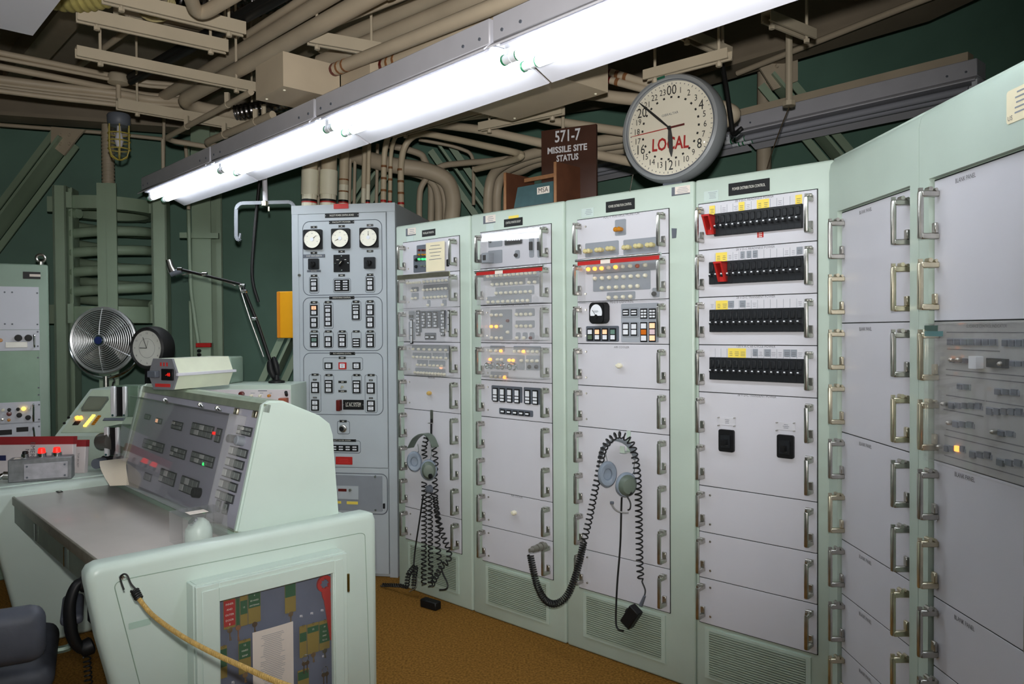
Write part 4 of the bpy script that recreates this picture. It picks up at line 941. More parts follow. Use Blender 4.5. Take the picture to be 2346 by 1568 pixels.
# ================================================================ grey facility power cabinet
FA, FD = 9.17, 4.628
fp = Fr(FA, -2.176, FD)
t = thing('power_control_cabinet', 'tall grey control board with three dial meters and many black switches', 'control cabinet', fr=fp)
WF = .69
b = NB(); box(b, 0, WF, .012, .82, 0, 2.37, .004, 1); box(b, 0, WF, 0, .012, 2.315, 2.37); box(b, 0, .045, 0, .012, 0, 2.315, .002, 1); box(b, WF-.055, WF, 0, .012, 0, 2.315, .002, 1); obj('cabinet_body', b, FPC, t)
K7, K8 = zo(650, 420, 3.92), zo(650, 790, 3.92); K3 = zo(680, 470, 10.45); K4 = zo(680, 660, 8.71)
def fh(p): v = fp.hit(p[0], p[1], 0); return v.x, v.z
b = NB(); box(b, .048, WF-.058, -.004, .013, .697, 2.312, .002, 1); door = obj('upper_door', b, FPC, t)
b = NB(); box(b, .048, WF-.058, -.004, .013, .02, .692, .002, 1); door2 = obj('lower_door', b, FPC, t)
FY = -.004
def fplate(p, q, m, r=.002, th=.004, name='plate', par=None, y=FY):
    xa, za = fh(p); xb, zb = fh(q); x0, x1, z0, z1 = min(xa, xb), max(xa, xb), min(za, zb), max(za, zb)
    b = NB(); prism(b, rrect(x0, x1, z0, z1, min(r, (x1-x0)*.4, (z1-z0)*.4)), y-th, y, 'y'); return obj(name, b, m, par or door), x0, x1, z0, z1
def flabel(p, q, txt=None, par=None, m=BLACK, tm=None):
    o, x0, x1, z0, z1 = fplate(p, q, m, .001, .003, 'name_plate', par)
    if txt: text(txt, (z1-z0)*.62, tm or WPRINT, par or door, (x0+x1)/2, FY-.0036, (z0+z1)/2, min((x1-x0)*.72, len(txt)*(z1-z0)*.42))
    else: prints(par or door, x0+(x1-x0)*.25, x1-(x1-x0)*.25, z1-.003, z0+.003, 1, FY-.0036, WPRINT, fill=.5)
    for xx in (x0+.004, x1-.004): sobj('rivet', 'riv', lambda: (lambda b_: (cyl(b_, (0,0,0), (0,-.0012,0), .0022, n=8), b_)[1])(NB()), SATIN, par or door, (xx, FY-.003, (z0+z1)/2))
def outline(p, q, r, par=None, wd=.0022, gap=None):
    xa, za = fh(p); xb, zb = fh(q); pts = rrect(min(xa, xb), max(xa, xb), min(za, zb), max(za, zb), r, 6)
    b = NB(); tube(b, [(x, FY, z) for x, z in pts], wd, 4, closed=True); obj('outline_groove', b, SLATE, par or door)
outline(K7(172, 348), K7(888, 998), .045); outline(K7(176, 1030), K7(890, 1503), .045); outline(K8(180, 76), K8(895, 632), .045)
fplate(K7(452, 188), K7(584, 228), REDT, .001, .003, 'red_plate', t)
flabel(K7(374, 275), K7(676, 304), 'FACILITY POWER CONTROL BOARD'); flabel(K7(410, 340), K7(635, 362), 'FACILITY POWER'); flabel(K7(412, 1018), K7(637, 1042), 'HEADWORKS CONTROL'); flabel(K8(417, 67), K8(643, 93), 'SILO HARDENING CONTROL')
for (cx, cy, na, lb) in ((271, 509, 40, 'VOLTMETER'), (520, 500, 205, 'AMMETER'), (773, 492, 88, 'FREQUENCY')):
    o, x0, x1, z0, z1 = fplate(K7(cx-83, cy-87), K7(cx+83, cy+87), BLACK, .008, .02, 'dial_meter')
    X, Z_ = (x0+x1)/2, (z0+z1)/2
    b = NB(); lathe(b, [(.0585, .020), (.0585, .027), (.056, .029), (.0545, .024), (0, .024)], (0,0,0), (0,-1,0), 28); obj('meter_bezel', b, BLACK, door, (X, FY, Z_))
    b = NB(); cyl(b, (0, -.024, 0), (0, -.0245, 0), .0545, n=28); obj('meter_dial', b, mat('meter_face', (236, 234, 220), .5, var=.02), door, (X, FY, Z_))
    b = NB(); a = math.radians(na); cyl(b, (.012*math.cos(a), -.0255, .012*math.sin(a)), (.036*math.cos(a), -.0255, .036*math.sin(a)), .0024, .0008, 6)
    for k in range(9):
        w = math.radians(215 - k*31.25); box(b, .049*math.cos(w)-.0012, .049*math.cos(w)+.0012, -.0252, -.0246, .049*math.sin(w)-.0012, .049*math.sin(w)+.0012)
    obj('meter_needle', b, BLACK, door, (X, FY, Z_))
    b = NB(); cyl(b, (0, -.0255, 0), (0, -.0285, 0), .012, n=16); obj('meter_hub', b, WHITE, door, (X, FY, Z_))
    for k, s_ in enumerate(('0', '50', '100', '120', '150')):
        w = math.radians(205 - k*57); text(s_, .008, SLATE, door, X+.037*math.cos(w), FY-.0252, Z_+.037*math.sin(w))
for x, y in ((274, 396), (523, 388), (777, 379), (274, 627), (523, 615), (777, 611), (275, 832), (523, 828), (778, 823)): flabel(K7(x-29, y-9), K7(x+29, y+9))
for (x0, y0, x1, y1) in ((180, 645, 375, 665),(178, 655, 373, 672)): pass
flabel(K7(180, 642), K7(374, 668), 'DO NOT OPERATE GENERATOR', m=SLATE); flabel(K7(213, 783), K7(337, 798), 'EXCITER', m=SLATE)
def rotary(cx, cy, w, col=SLATE):
    o, x0, x1, z0, z1 = fplate(K7(cx-w, cy-w), K7(cx+w, cy+w), BRK, .006, .012, 'rotary_switch'); X, Z_ = (x0+x1)/2, (z0+z1)/2
    b = NB(); lathe(b, [(.018, .012), (.015, .04), (0, .042)], (0,0,0), (0,-1,0), 8); box(b, -.006, .006, -.052, -.03, -.026, .012, .002, 1); obj('rotary_knob', b, BLACK, door, (X, FY, Z_))
rotary(275, 728, 48); rotary(777, 718, 51)
o, x0, x1, z0, z1 = fplate(K7(452, 645), K7(596, 797), BLACK, .001, .006, 'switch_plate'); X, Z_ = (x0+x1)/2, (z0+z1)/2
for dx, dz in ((0, .045), (0, -.045), (-.043, 0), (.043, 0)): 
    b = NB(); lathe(b, [(.008, 0), (.007, .005), (0, .006)], (0,0,0), (0,-1,0), 12); obj('plate_screw', b, CHROME, door, (X+dx, FY-.006, Z_+dz))
b = NB(); box(b, -.022, .022, -.03, -.006, -.006, .006, .003, 1); obj('switch_lever', b, BLACK, door, (X, FY, Z_), (0, -.9, 0)); b = NB(); box(b, -.006, .014, -.0315, -.03, -.0015, .0015); obj('lever_mark', b, CREAM, door, (X, FY, Z_), (0, -.9, 0))
for dx in (-.025, .026): prints(door, X+dx-.010, X+dx+.010, Z_+.026, Z_+.020, 1, FY-.0066, WPRINT)
def sw(c, w, h, cells, Z=K7, mats=None, cols=1, ol=None, bez=BLACK):
    cx, cy = c; o, x0, x1, z0, z1 = fplate(Z(cx-w, cy-h), Z(cx+w, cy+h), bez, .001, .006, 'legend_switch'); tot = sum(cells); zt = z1-.004; H = (z1-z0)-.008; cw = (x1-x0)/cols
    for i, c_ in enumerate(cells):
        hh = H*c_/tot
        for j in range(cols):
            m = (mats or {}).get(i*cols+j, WHITE); q = .0095 if c_ >= 1 else .007
            b = NB(); box(b, x0+cw*j+q, x0+cw*(j+1)-q, FY-.0085, FY-.006, zt-hh+.0042, zt-.0042); obj('legend', b, m, door)
            prints(door, x0+cw*j+q+.004, x0+cw*(j+1)-q-.004, zt-.006, zt-hh+.006, 2 if c_ >= 1 else 1, FY-.009, SLATE, fill=.3)
        zt -= hh
    if ol: outline(Z(cx-ol[0], cy-ol[1]), Z(cx+ol[0], cy+ol[1]+4), .012, wd=.0014)
sw((275, 914), 33, 58, [.6, 1, 1], ol=(43, 72)); sw((525, 918), 66, 50, [1, 1, 1, 1], cols=2, ol=(78, 60)); sw((778, 906), 33, 60, [.6, 1, 1], ol=(43, 72))
sw((276, 1142), 33, 48, [1, 1], mats={0: LITPALE}); sw((276, 1252), 33, 48, [1, 1]); outline(K7(236, 1070), K7(322, 1308), .012, wd=.0014)
sw((402, 1190), 33, 97, [.6, 1, 1, 1, 1]); outline(K7(361, 1068), K7(447, 1308), .012, wd=.0014)
sw((652, 1158), 34, 68, [.6, .6, 1, 1]); outline(K7(611, 1062), K7(697, 1235), .012, wd=.0014)
sw((779, 1138), 34, 50, [1, 1]); sw((779, 1249), 34, 50, [1, 1]); outline(K7(736, 1060), K7(822, 1306), .012, wd=.0014)
sw((278, 1415), 34, 58, [.6, 1, 1], mats={1: TEAL}); sw((404, 1424), 33, 50, [1, 1]); sw((529, 1414), 34, 59, [.6, 1, 1]); sw((655, 1433), 34, 40, [.7, .7, .7]); sw((780, 1414), 34, 60, [.6, 1, 1])
for x in (279, 404, 529, 654, 780): outline(K7(x-43, 1333), K7(x+44, 1480), .012, wd=.0014); flabel(K7(x-30, 1323), K7(x+30, 1341))
for x, y in ((276, 1071), (402, 1069), (652, 1065), (779, 1063)): flabel(K7(x-30, y-10), K7(x+30, y+10))
outline(K8(355, 117), K8(712, 230), .012, wd=.0014); flabel(K8(497, 108), K8(560, 128))
sw((406, 190), 35, 30, [1], K8); sw((532, 190), 35, 31, [1], K8, bez=RED); sw((657, 190), 35, 31, [1], K8)
for x0, x1, y0, y1 in ((230, 338, 268, 605), (364, 452, 272, 440), (614, 702, 272, 442), (731, 842, 272, 612)): outline(K8(x0, y0), K8(x1, y1), .012, wd=.0014); flabel(K8((x0+x1)/2-30, y0-8), K8((x0+x1)/2+32, y0+11))
sw((286, 385), 35, 50, [1, 1], K8); sw((408, 375), 35, 58, [.6, 1, 1], K8); sw((658, 378), 35, 58, [.6, 1, 1], K8); sw((785, 390), 36, 50, [1, 1], K8); sw((286, 543), 35, 50, [1, 1], K8); sw((787, 550), 36, 50, [1, 1], K8)
for x, y in ((282, 315), (785, 320), (283, 476), (786, 480)): flabel(K8(x-17, y-7), K8(x+17, y+7))
flabel(K8(494, 325), K8(568, 345)); flabel(K8(494, 408), K8(568, 427))
X, Z_ = fh(K8(531, 378)); b = NB(); cyl(b, (0,0,0), (0,-.012,0), .007, n=10); cyl(b, (0,-.012,0), (0,-.03,-.008), .003, n=8); obj('toggle_switch', b, BRASS_GLINT, door, (X, FY, Z_))
flabel(K8(536, 495), K8(722, 585), 'LC A/C SYSTEM'); X, Z_ = fh(K8(513, 540)); b = NB(); box(b, -.014, .012, -.045, -.002, -.036, .034, .003, 1); obj('switch_cover', b, DRED, door, (X, FY, Z_))
outline(K8(484, 686), K8(594, 803), .012, wd=.0018); flabel(K8(505, 677), K8(569, 698)); X, Z_ = fh(K8(538, 752)); b = NB(); lathe(b, [(.025, 0), (.024, .014), (.018, .018), (.017, .03), (0, .032)], (0,0,0), (0,-1,0), 20); kn = obj('push_button', b, SATIN, door, (X, FY, Z_)); b = NB(); cyl(b, (0,-.0325,0), (0,-.031,0), .015, n=16); obj('button_cap', b, BLACK, door, (X, FY, Z_))
outline(K8(300, 858), K8(692, 975), .015, wd=.0018); flabel(K8(380, 846), K8(652, 872), 'FACILITY WATER SYSTEM'); sw((520, 928), 152, 31, [1, 1], K8, cols=5)
o, x0, x1, z0, z1 = fplate(K8(470, 1005), K8(620, 1078), RED, .003, .003, 'red_plate'); prints(door, x0+.01, x1-.01, z1-.01, z0+.006, 3, FY-.0036, REDT, fill=.4)
outline(K8(300, 1148), K8(935, 1525), .04, door2, wd=.003); fplate(K8(280, 1165), K8(890, 1498), mat('mid_grey_panel', (136, 142, 150), .5), .004, .006, 'inset_panel', door2)
o, x0, x1, z0, z1 = fplate(K8(400, 1262), K8(678, 1388), FPC, .002, .010, 'controller', door2); fplate(K8(497, 1290), K8(572, 1316), DRED, .001, .012, 'display', door2)
flabel(K8(400, 1240), K8(655, 1262), 'INPUT TEMP', par=door2); fplate(K8(420, 1400), K8(522, 1425), YEL, .001, .008, 'yellow_tag', door2); fplate(K8(572, 1405), K8(672, 1433), YEL, .001, .008, 'yellow_tag', door2)
for p in ((828, 1183), (832, 1482)): X, Z_ = fh(K8(*p)); b = NB(); cyl(b, (0,0,0), (0,-.008,0), .008, .006, 12); obj('panel_screw', b, CHROME, door2, (X, FY-.006, Z_))
X, Z_ = fh(K8(607, 1302)); b = NB(); cyl(b, (0,0,0), (0,-.012,0), .009, n=14); obj('small_knob', b, SATIN, door2, (X, FY-.01, Z_))
fplate(K8(897, 1425), K8(913, 1470), BLACK, .001, .01, 'latch', door2)
for p in ((145, 827), (150, 1365+560)): 
    X, Z_ = fh(K7(*p)); b = NB(); lathe(b, [(.010, 0), (.010, .01), (.007, .014), (0, .014)], (0,0,0), (0,-1,0), 12); obj('door_knob', b, SATIN, t, (X, 0, Z_))
# small yellow box on its left side
v = fp.hit(635, 720, .25); 
ty = thing('yellow_box', 'small yellow metal box fixed beside the grey cabinet', 'box', fp.world(fp.hit(635, 720, .1).x, .1, fp.hit(650, 775, .1).z), -fp.a)
wv = -fp.hit(635, 720, .1).x - .003; hv = fp.hit(650, 668, .1).z - fp.hit(650, 775, .1).z
YB = mat('yellow_enamel', (226, 160, 22), .4, var=.03)
b = NB(); box(b, 0, wv, 0, .16, 0, hv, .004, 1); obj('case', b, YB, ty); b = NB(); box(b, .0, .02, -.004, 0, .003, hv-.003); obj('hinge_edge', b, mat('yellow_edge', (206, 130, 26), .5), ty); b = NB(); box(b, wv*.72, wv*.95, .02, .06, hv, hv+.03); obj('cable_gland', b, ENAMEL, ty); b = NB(); cyl(b, (wv*.75, .05, 0), (wv*.75, .05, -.05), .012, n=10); obj('cable_gland', b, BLACK, ty)
# metal bracket with conduit drop and loose black cable, over the left side of the cabinet
tb = thing('hanging_bracket', 'bent grey metal strap bracket reaching out from the grey cabinet', 'bracket', dep(672, 468, 4.95))
o0 = dep(672, 468, 4.95); pts = [dep(x, y, d) - o0 for x, y, d in ((676, 478, 4.95), (668, 463, 4.95), (550, 466, 4.9), (541, 476, 4.9), (541, 545, 4.9), (548, 552, 4.9), (551, 535, 4.9))]
b = NB()
pth = fillet(pts, .03, 4)
for a, c in zip(pth, pth[1:]): bar(b, a, c, .010, .022)
obj('strap', b, PLATE, tb); b = NB(); cyl(b, dep(607, 472, 4.92)-o0, dep(607, 462, 4.92)-o0, .022, n=12); cyl(b, dep(616, 474, 4.9)-o0, dep(616, 484, 4.9)-o0, .006, n=8); obj('mounting_nut', b, BRASS_GLINT, tb)
conduit([(608, 461, 4.92), (606, 395, 4.92), (604, 300, 4.92)], .016, 'pale conduit dropping onto the metal strap bracket', m=ENAMEL, group='vertical pipes')
conduit([(596, 400, 5.3), (588, 480, 5.3), (578, 600, 5.3), (580, 650, 5.3), (592, 692, 5.3)], .011, 'loose black cable hanging in front of the wall', m=RUBBER, name='loose_cable', cat='cable', step=5)
# dark wall box right of cabinet top is the cabinet side itself; conduit down the column
conduit([(430, 330, 6.2), (432, 480, 6.2), (437, 650, 6.2), (445, 720, 6.2), (455, 790, 6.2)], .016, 'pale green conduit bent down along the wall column', m=STEELG, group='wall pipes', step=5)
conduit([(436, 690, 6.25), (440, 830, 6.25)], .014, 'short pale green pipe below the bent conduit', m=STEELG, group='wall pipes')
conduit([(376, 250, 5.9), (374, 410, 5.9)], .012, 'thin vertical pipe between the caged lamp and the lit lights', group='vertical pipes')
conduit([(425, 330, 6.0), (430, 400, 6.0), (432, 480, 6.0)], .014, 'thin pipe curving down behind the lit lights', group='vertical pipes', step=4)
te = thing('emergency_light', 'small wall box with a red lens bar and two dark sockets', 'wall box', dep(468, 800, 6.1)); k = 6.1/F
b = NB(); box(b, -14*k, 18*k, -.03, .03, -25*k, 14*k, .004, 1); obj('box', b, STEELG, te); b = NB(); box(b, -14*k, 20*k, -.05, -.02, 4*k, 14*k, .003, 1); obj('red_bar', b, RED, te)
for z in (-4, -13): b = NB(); cyl(b, (-7*k, -.05, z*k), (-7*k, -.03, z*k), 4*k, n=12); obj('socket', b, BLACK, te)
# ================================================================ launch console in the foreground
KF = Fr(47, -4.5, .70)
t = thing('control_console', 'mint green operator console with a sloped panel behind a clear cover and a grey worktop', 'console', fr=KF)
CON = t
XN0, XN1 = 1.645, 1.745
def side_prof(y0=-.03): return [(y0+.04, .80), (.5, .80), (1.04, .80), (1.07, .79), (1.082, .76), (1.082, 0), (y0+.155, 0), (y0+.07, .40), (y0+.035, .55), (y0+.003, .745), (y0+.003, .77), (y0+.015, .79)]
def side_panel(x0, x1, name='side_panel', y0=-.03):
    b = NB(); prism(b, side_prof(y0), x0, x1, 'x')
    es = [e for e in b.edges if abs(e.verts[0].co.x-e.verts[1].co.x) < 1e-6]
    bmesh.ops.bevel(b, geom=es, offset=.028, segments=4, affect='EDGES', profile=.5)
    return obj(name, b, MINT2, t)
SP = side_panel(XN0, XN1); side_panel(0.0, .10, y0=-.06)
# engraved access-panel line on the near side
def kx(px, py, x): return KF.hitx(px, py, x)
ln = [kx(395+0, 1568, XN1), kx(320, 1568, XN1), kx(262, 1345, XN1), kx(268, 1335, XN1), kx(300, 1325, XN1), kx(825, 1222, XN1), kx(836, 1224, XN1), kx(848, 1568, XN1)]
b = NB(); tube(b, fillet([(XN1, p.y, p.z) for p in ln[1:]], .02, 4), .0016, 4); obj('access_panel_groove', b, GREEN, t)
lp = kx(320, 1430, XN1); b = NB(); prism(b, rrect(-.035, .035, -.011, .011, .003), -.0015, .0, 'y'); o = obj('slot_latch', b, mat('mint_latch', (170, 196, 182), .4), t, (XN1+.0002, lp.y, lp.z), (0, 0, PI/2))
# worktop
LAM = mat('grey_laminate', (188, 182, 176), .3, var=.05, scale=6, coat=.1)
b = NB(); box(b, .10, XN0, .06, .52, .735, .760, .006, 2); obj('worktop', b, LAM, t)
b = NB(); box(b, .10, XN0, .048, .060, .722, .764, .004, 2); obj('worktop_edge', b, mat('worn_edge_trim', (120, 116, 104), .35, .3, var=.2, scale=20), t); b = NB(); box(b, .10, XN0, .50, .53, .73, .785, .006, 2); obj('hood_sill', b, GREEN, t)
DRW = mat('dark_drawer_front', (104, 116, 106), .35, .1, var=.15, scale=14)
for i in range(3):
    x0 = .10 + i*(XN0-.10)/3; x1 = .10+(i+1)*(XN0-.10)/3
    b = NB(); box(b, x0+.004, x1-.004, .056, .42, .632, .722, .004, 1); d_ = obj('drawer', b, DRW, t)
    b = NB(); box(b, x1-.05, x1-.034,   .050, .056, .64, .715); obj('drawer_pull', b, CHROME, d_)
p = KF.hitz(135, 1127, .76); b = NB(); box(b, p.x-.03, p.x+.03, p.y-.012, p.y+.012, .760, .763); o = obj('desk_inlet', b, BLACK, t); b = NB(); box(b, p.x-.022, p.x+.022, p.y-.005, p.y+.005, .763, .765); obj('inlet_plate', b, SATIN, o)
# back and knee panel
b = NB(); box(b, .10, XN0, .95, 1.0, 0, .78); obj('modesty_panel', b, MINT2, t)
b = NB(); box(b, .10, XN0, .5, 1.0, .72, .735); obj('rear_shelf', b, MINT2, t)
# hood
HX0, HX1 = .105, 1.60
y0h, z0h, y1h, z1h = .525, .765, .655, 1.270
hp = [(y0h, z0h), (y1h-.012, z1h), (y1h+.02, z1h+.016), (y1h+.08, z1h+.012), (y1h+.24, z1h-.06), (y1h+.29, z1h-.10), (y1h+.305, z1h-.15), (y1h+.33, z0h)]
b = NB(); prism(b, hp, HX0, HX0+.02, 'x'); es = [e for e in b.edges if abs(e.verts[0].co.x-e.verts[1].co.x) < 1e-6]; obj('hood_side', b, MINT2, t)
b = NB(); prism(b, hp, HX1-.03, HX1, 'x'); bmesh.ops.bevel(b, geom=[e for e in b.edges if abs(e.verts[0].co.x-e.verts[1].co.x) < 1e-6], offset=.008, segments=2, affect='EDGES'); obj('hood_side', b, MINT2, t)
b = NB(); prism(b, [(y+.014, z-.004) if i < 2 else (y, z) for i, (y, z) in enumerate(hp)][1:7] + [(y1h+.31, z0h), (y1h+.29, z0h), (y1h+.26, z1h-.16), (y1h+.06, z1h-.01)], HX0+.02, HX1-.03, 'x'); obj('hood_cover', b, mat('mint_worn', (170, 186, 168), .35, var=.12, scale=10), t)
ta = math.atan2(y1h-y0h, z1h-z0h); LP = math.hypot(y1h-y0h, z1h-z0h)
b = NB(); box(b, HX0+.02, HX1-.03, .0, .02, 0, LP-.02); pnl = obj('instrument_panel', b, PANEL2, t, (0, y0h+.012, z0h), (-ta, 0, 0))
b = NB(); box(b, HX0+.0, HX0+.03, -.012, .012, 0, LP); box(b, HX0, HX1, -.014, .012, LP-.03, LP+.002); box(b, HX0, HX1, -.02, .012, -.004, .02); obj('panel_bezel', b, mat('worn_bezel', (150, 160, 140), .3, .3, var=.15, scale=18), pnl)
Mz = zo(260, 790, 3.646)
def mp(zx, zy, off=0.0):
    """pixel of the console zoom -> instrument panel coordinates"""
    px, py = Mz(zx, zy); r = ray(px, py); c = KF.loc(CAM); rd = Vector((r.dot(KF.d), r.dot(KF.n), r.z))
    nrm = Vector((0, -math.cos(ta), math.sin(ta))); p0 = Vector((0, y0h+.012, z0h)) + nrm*off
    k = (p0-c).dot(nrm)/rd.dot(nrm); q = c+rd*k - Vector((0, y0h+.012, z0h))
    return q.x, q.y*math.sin(ta)+q.z*math.cos(ta)
def mblock(xc, yc, cols, rows, cw=.030, ch=.036, m=None, sp=.002, lit=None):
    x, z = mp(xc, yc); W_, H_ = cols*cw, rows*ch
    b = NB(); box(b, x-W_/2-.003, x+W_/2+.003, -.006, .001, z-H_/2-.003, z+H_/2+.003); obj('switch_bank', b, mat('bank_dark', (52, 56, 58), .5), pnl)
    for i in range(cols):
        for j in range(rows):
            mm = (lit or {}).get((i, j), m or (mat('grey_key', (116, 122, 120), .5) if (i*3+j*5+cols) % 4 else mat('pale_key', (186, 188, 186), .5)))
            sobj('legend_key', ('lkey', cw, ch), lambda: (lambda b_: (box(b_, -cw/2+sp, cw/2-sp, -.010, -.005, -ch/2+sp, ch/2-sp, .001, 1), b_)[1])(NB()), mm, pnl, (x-W_/2+cw*(i+.5), 0, z-H_/2+ch*(j+.5)))
mblock(1100, 722, 4, 2, .032, .016)
for bx, by in ((1048, 898), (1018, 993), (992, 1085), (963, 1178), (935, 1270)): mblock(bx, by, 4, 1, .041, .030)
mblock(880, 1347, 1, 1, .036, .040); mblock(942, 1370, 1, 1, .036, .040)
mblock(537, 678, 3, 2, .042, .017); mblock(745, 720, 5, 2, .048, .026, lit={}); mblock(882, 760, 1, 2, .044, .028)
mblock(337, 845, 6, 2, .048, .021); mblock(545, 905, 4, 2, .045, .020); mblock(747, 960, 5, 2, .049, .022, lit={}); mblock(385, 640, 2, 1, .036, .022, lit={(0, 0): LITPALE}); mblock(290, 605, 2, 1, .036, .022)
mblock(292, 1107, 2, 1, .045, .03); mblock(457, 1110, 4, 2, .047, .029); mblock(637, 1182, 4, 2, .048, .032)
for (x, y, m, r) in ((1015, 790, BLACK, .017), (1085, 808, PLATE, .020), (722, 1240, BLACK, .022)):
    X, Z_ = mp(x, y); b = NB(); lathe(b, [(r, 0), (r, .03), (r*.8, .034), (0, .034)], (0,0,0), (0,-1,0), 18); obj('panel_knob', b, m, pnl, (X, 0, Z_))
for (x, y, m) in ((850, 742, REDLIT), (768, 1000, GREENLIT)):
    X, Z_ = mp(x, y); b = NB(); lathe(b, [(.007, 0), (.007, .012), (0, .014)], (0,0,0), (0,-1,0), 10); obj('panel_lamp', b, m, pnl, (X, 0, Z_))
for (x, y) in ((1038, 560), (1193, 585)):
    X, Z_ = mp(x, y); b = NB(); box(b, -.018, .018, -.012, 0, -.014, .014, .004, 2); obj('panel_latch', b, BRASS_GLINT, pnl, (X, 0, Z_))
# clear cover standing proud of the panel
xa, _ = mp(90, 1160); xb, _ = mp(745, 1380); xb = mp(870, 1000, .075)[0]; xa = HX0+.03; th = .075
b = NB(); box(b, xa, xb, -th, -th+.003, .02, LP-.06); cvr = obj('clear_cover', b, ACRYL2, pnl)
b = NB(); box(b, xa, xb, -th, 0, LP-.063, LP-.06); box(b, xa, xb, -th, 0, .02, .023); box(b, xb-.003, xb, -th, 0, .02, LP-.06); obj('cover_edge', b, ACRYL, cvr)
for (x, y) in ((440, 465), (735, 505), (880, 535)):
    X, Z_ = mp(x, y, th); b = NB(); cyl(b, (0, 0, 0), (.035, -.0, -.008), .006, n=10); cyl(b, (-.004, 0, 0), (.004, 0, 0), .010, n=12); obj('cover_latch', b, CHROME, cvr, (X, -th-.006, Z_))

# ---------------------------------------------------------------- key switch under an acrylic box, on the worktop
p = KF.hitz(455, 1240, .762)
ta_ = thing('acrylic_box', 'clear acrylic box standing over a key switch on the console worktop', 'display box', KF.world(p.x, p.y, .762), -KF.a)
w_, d_, h_ = .135, .17, .115; e = .003; b = NB()
box(b, -w_/2, w_/2, -d_/2, -d_/2+e, 0, h_); box(b, -w_/2, w_/2, d_/2-e, d_/2, 0, h_); box(b, -w_/2, -w_/2+e, -d_/2, d_/2, 0, h_); box(b, w_/2-e, w_/2, -d_/2, d_/2, 0, h_); box(b, -w_/2, w_/2, -d_/2, d_/2, h_, h_+e); obj('acrylic_walls', b, clear('clear_box', haze=.05, rough=.03), ta_)
b = NB(); box(b, .0, .05, -.05, .02, h_+e, h_+e+.001); obj('white_tape', b, PAPERW, ta_)
tk = thing('key_switch', 'mint key switch housing with a sloped round front inside the clear box', 'switch', KF.world(p.x, p.y, .762), -KF.a)
b = NB(); lathe(b, [(.050, 0), (.050, .025), (.047, .050), (.038, .072), (.022, .086), (0, .090)], n=24)
for v in b.verts:
    cut = .045 + (v.co.y+.05)*.9
    if v.co.z > cut: v.co.z = cut
obj('housing', b, MINT2, tk)
b = NB(); cyl(b, (0, -.016, .074), (0, -.024, .084), .018, n=18); obj('lock_barrel', b, CHROME, tk)

# ---------------------------------------------------------------- telephone handset on the console front
hx_, hy_ = 1.60, -.085
q = KF.hitx(205, 1410, 1.61)
th_ = thing('telephone_handset', 'black telephone handset hanging at the front corner of the console', 'telephone', KF.world(1.61, q.y+.02, q.z), -KF.a)
P_ = [(0, -.035, .125), (0, -.06, .11), (0, -.078, .06), (0, -.08, 0), (0, -.072, -.06), (0, -.05, -.105), (0, -.02, -.125)]
b = NB(); tube(b, smooth_path(P_, 5), [.012+.008*abs(math.sin(i*.1)) for i in range(31)], 12); 
for v in b.verts: v.co.x *= 1.25
obj('handle', b, BLACK, th_)
for z, s_ in ((.115, 1), (-.112, -1)):
    b = NB(); lathe(b, [(.0, -.006), (.022, -.004), (.029, .008), (.030, .03), (.022, .036), (0, .036)], (0, -.045, z), (0, 1, -.25*s_), 18); obj('earpiece' if s_ > 0 else 'mouthpiece', b, BLACK, th_)
b = NB(); tube(b, coil([(0, -.03, -.14), (0, -.025, -.25), (0, -.02, -.42), (.0, .02, -.50), (.03, .06, -.42), (.05, .08, -.2)], .011, 42), .0028, 6); obj('coiled_cord', b, RUBBER, th_)
b = NB(); box(b, -.03, .03, -.02, .06, -.03, .03, .004, 1); obj('cradle', b, BLACK, th_)

# ---------------------------------------------------------------- key cabinet on the near side of the console
XC = XN1 + .085
A1, A2, A3 = kx(447, 1348, XC), kx(797, 1264, XC), kx(805, 1568, XC)
g1, g2 = kx(504, 1377, XC), kx(763, 1316, XC); gb = kx(765, 1568, XC)
Y0, Y1 = A1.y, A2.y; ZT = (A1.z+A2.z)/2; ZB = ZT - .60
GY0, GY1, GZ1, GZ0 = g1.y, g2.y, (g1.z+g2.z)/2, ZB+.06
tk2 = thing('key_cabinet', 'mint key cabinet with a glazed door fixed to the side of the console', 'cabinet', KF.world(XN1, Y0, ZB), -KF.a)
W_, H_, D_c = Y1-Y0, ZT-ZB, XC-XN1
Y_ = lambda y: y-Y0
b = NB(); box(b, .002, D_c-.02, 0, .012, 0, H_, .002, 1); box(b, .002, D_c-.02, W_-.012, W_, 0, H_, .002, 1); box(b, .002, D_c-.02, .012, W_-.012, H_-.012, H_); box(b, .002, D_c-.02, .012, W_-.012, 0, .012); obj('cabinet_case', b, MINT2, tk2)
b = NB(); box(b, .002, .012, .012, W_-.012, .012, H_-.012); obj('key_board', b, mat('blue_grey_board', (96, 106, 128), .7, var=.06, scale=8), tk2)
gy0, gy1, gz0, gz1 = Y_(GY0), Y_(GY1), .06, GZ1-ZB
b = NB(); x0, x1 = D_c-.02, D_c
for (ya, yb, za, zb) in ((0.004, gy0, .004, H_-.004), (gy1, W_-.004, .004, H_-.004), (gy0, gy1, gz1, H_-.004), (gy0, gy1, .004, gz0)): box(b, x0, x1, ya, yb, za, zb, .0015, 1)
box(b, x1, x1+.006, .022, gy0-.004, .02, H_-.02, .002, 1); box(b, x1, x1+.006, gy1+.004, W_-.022, .02, H_-.02, .002, 1); box(b, x1, x1+.006, gy0-.004, gy1+.004, gz1+.004, H_-.02, .0, 1)
dr = obj('door_frame', b, MINT2, tk2)
b = NB(); box(b, D_c-.012, D_c-.009, gy0, gy1, gz0, gz1); obj('door_glass', b, GLASS, dr)
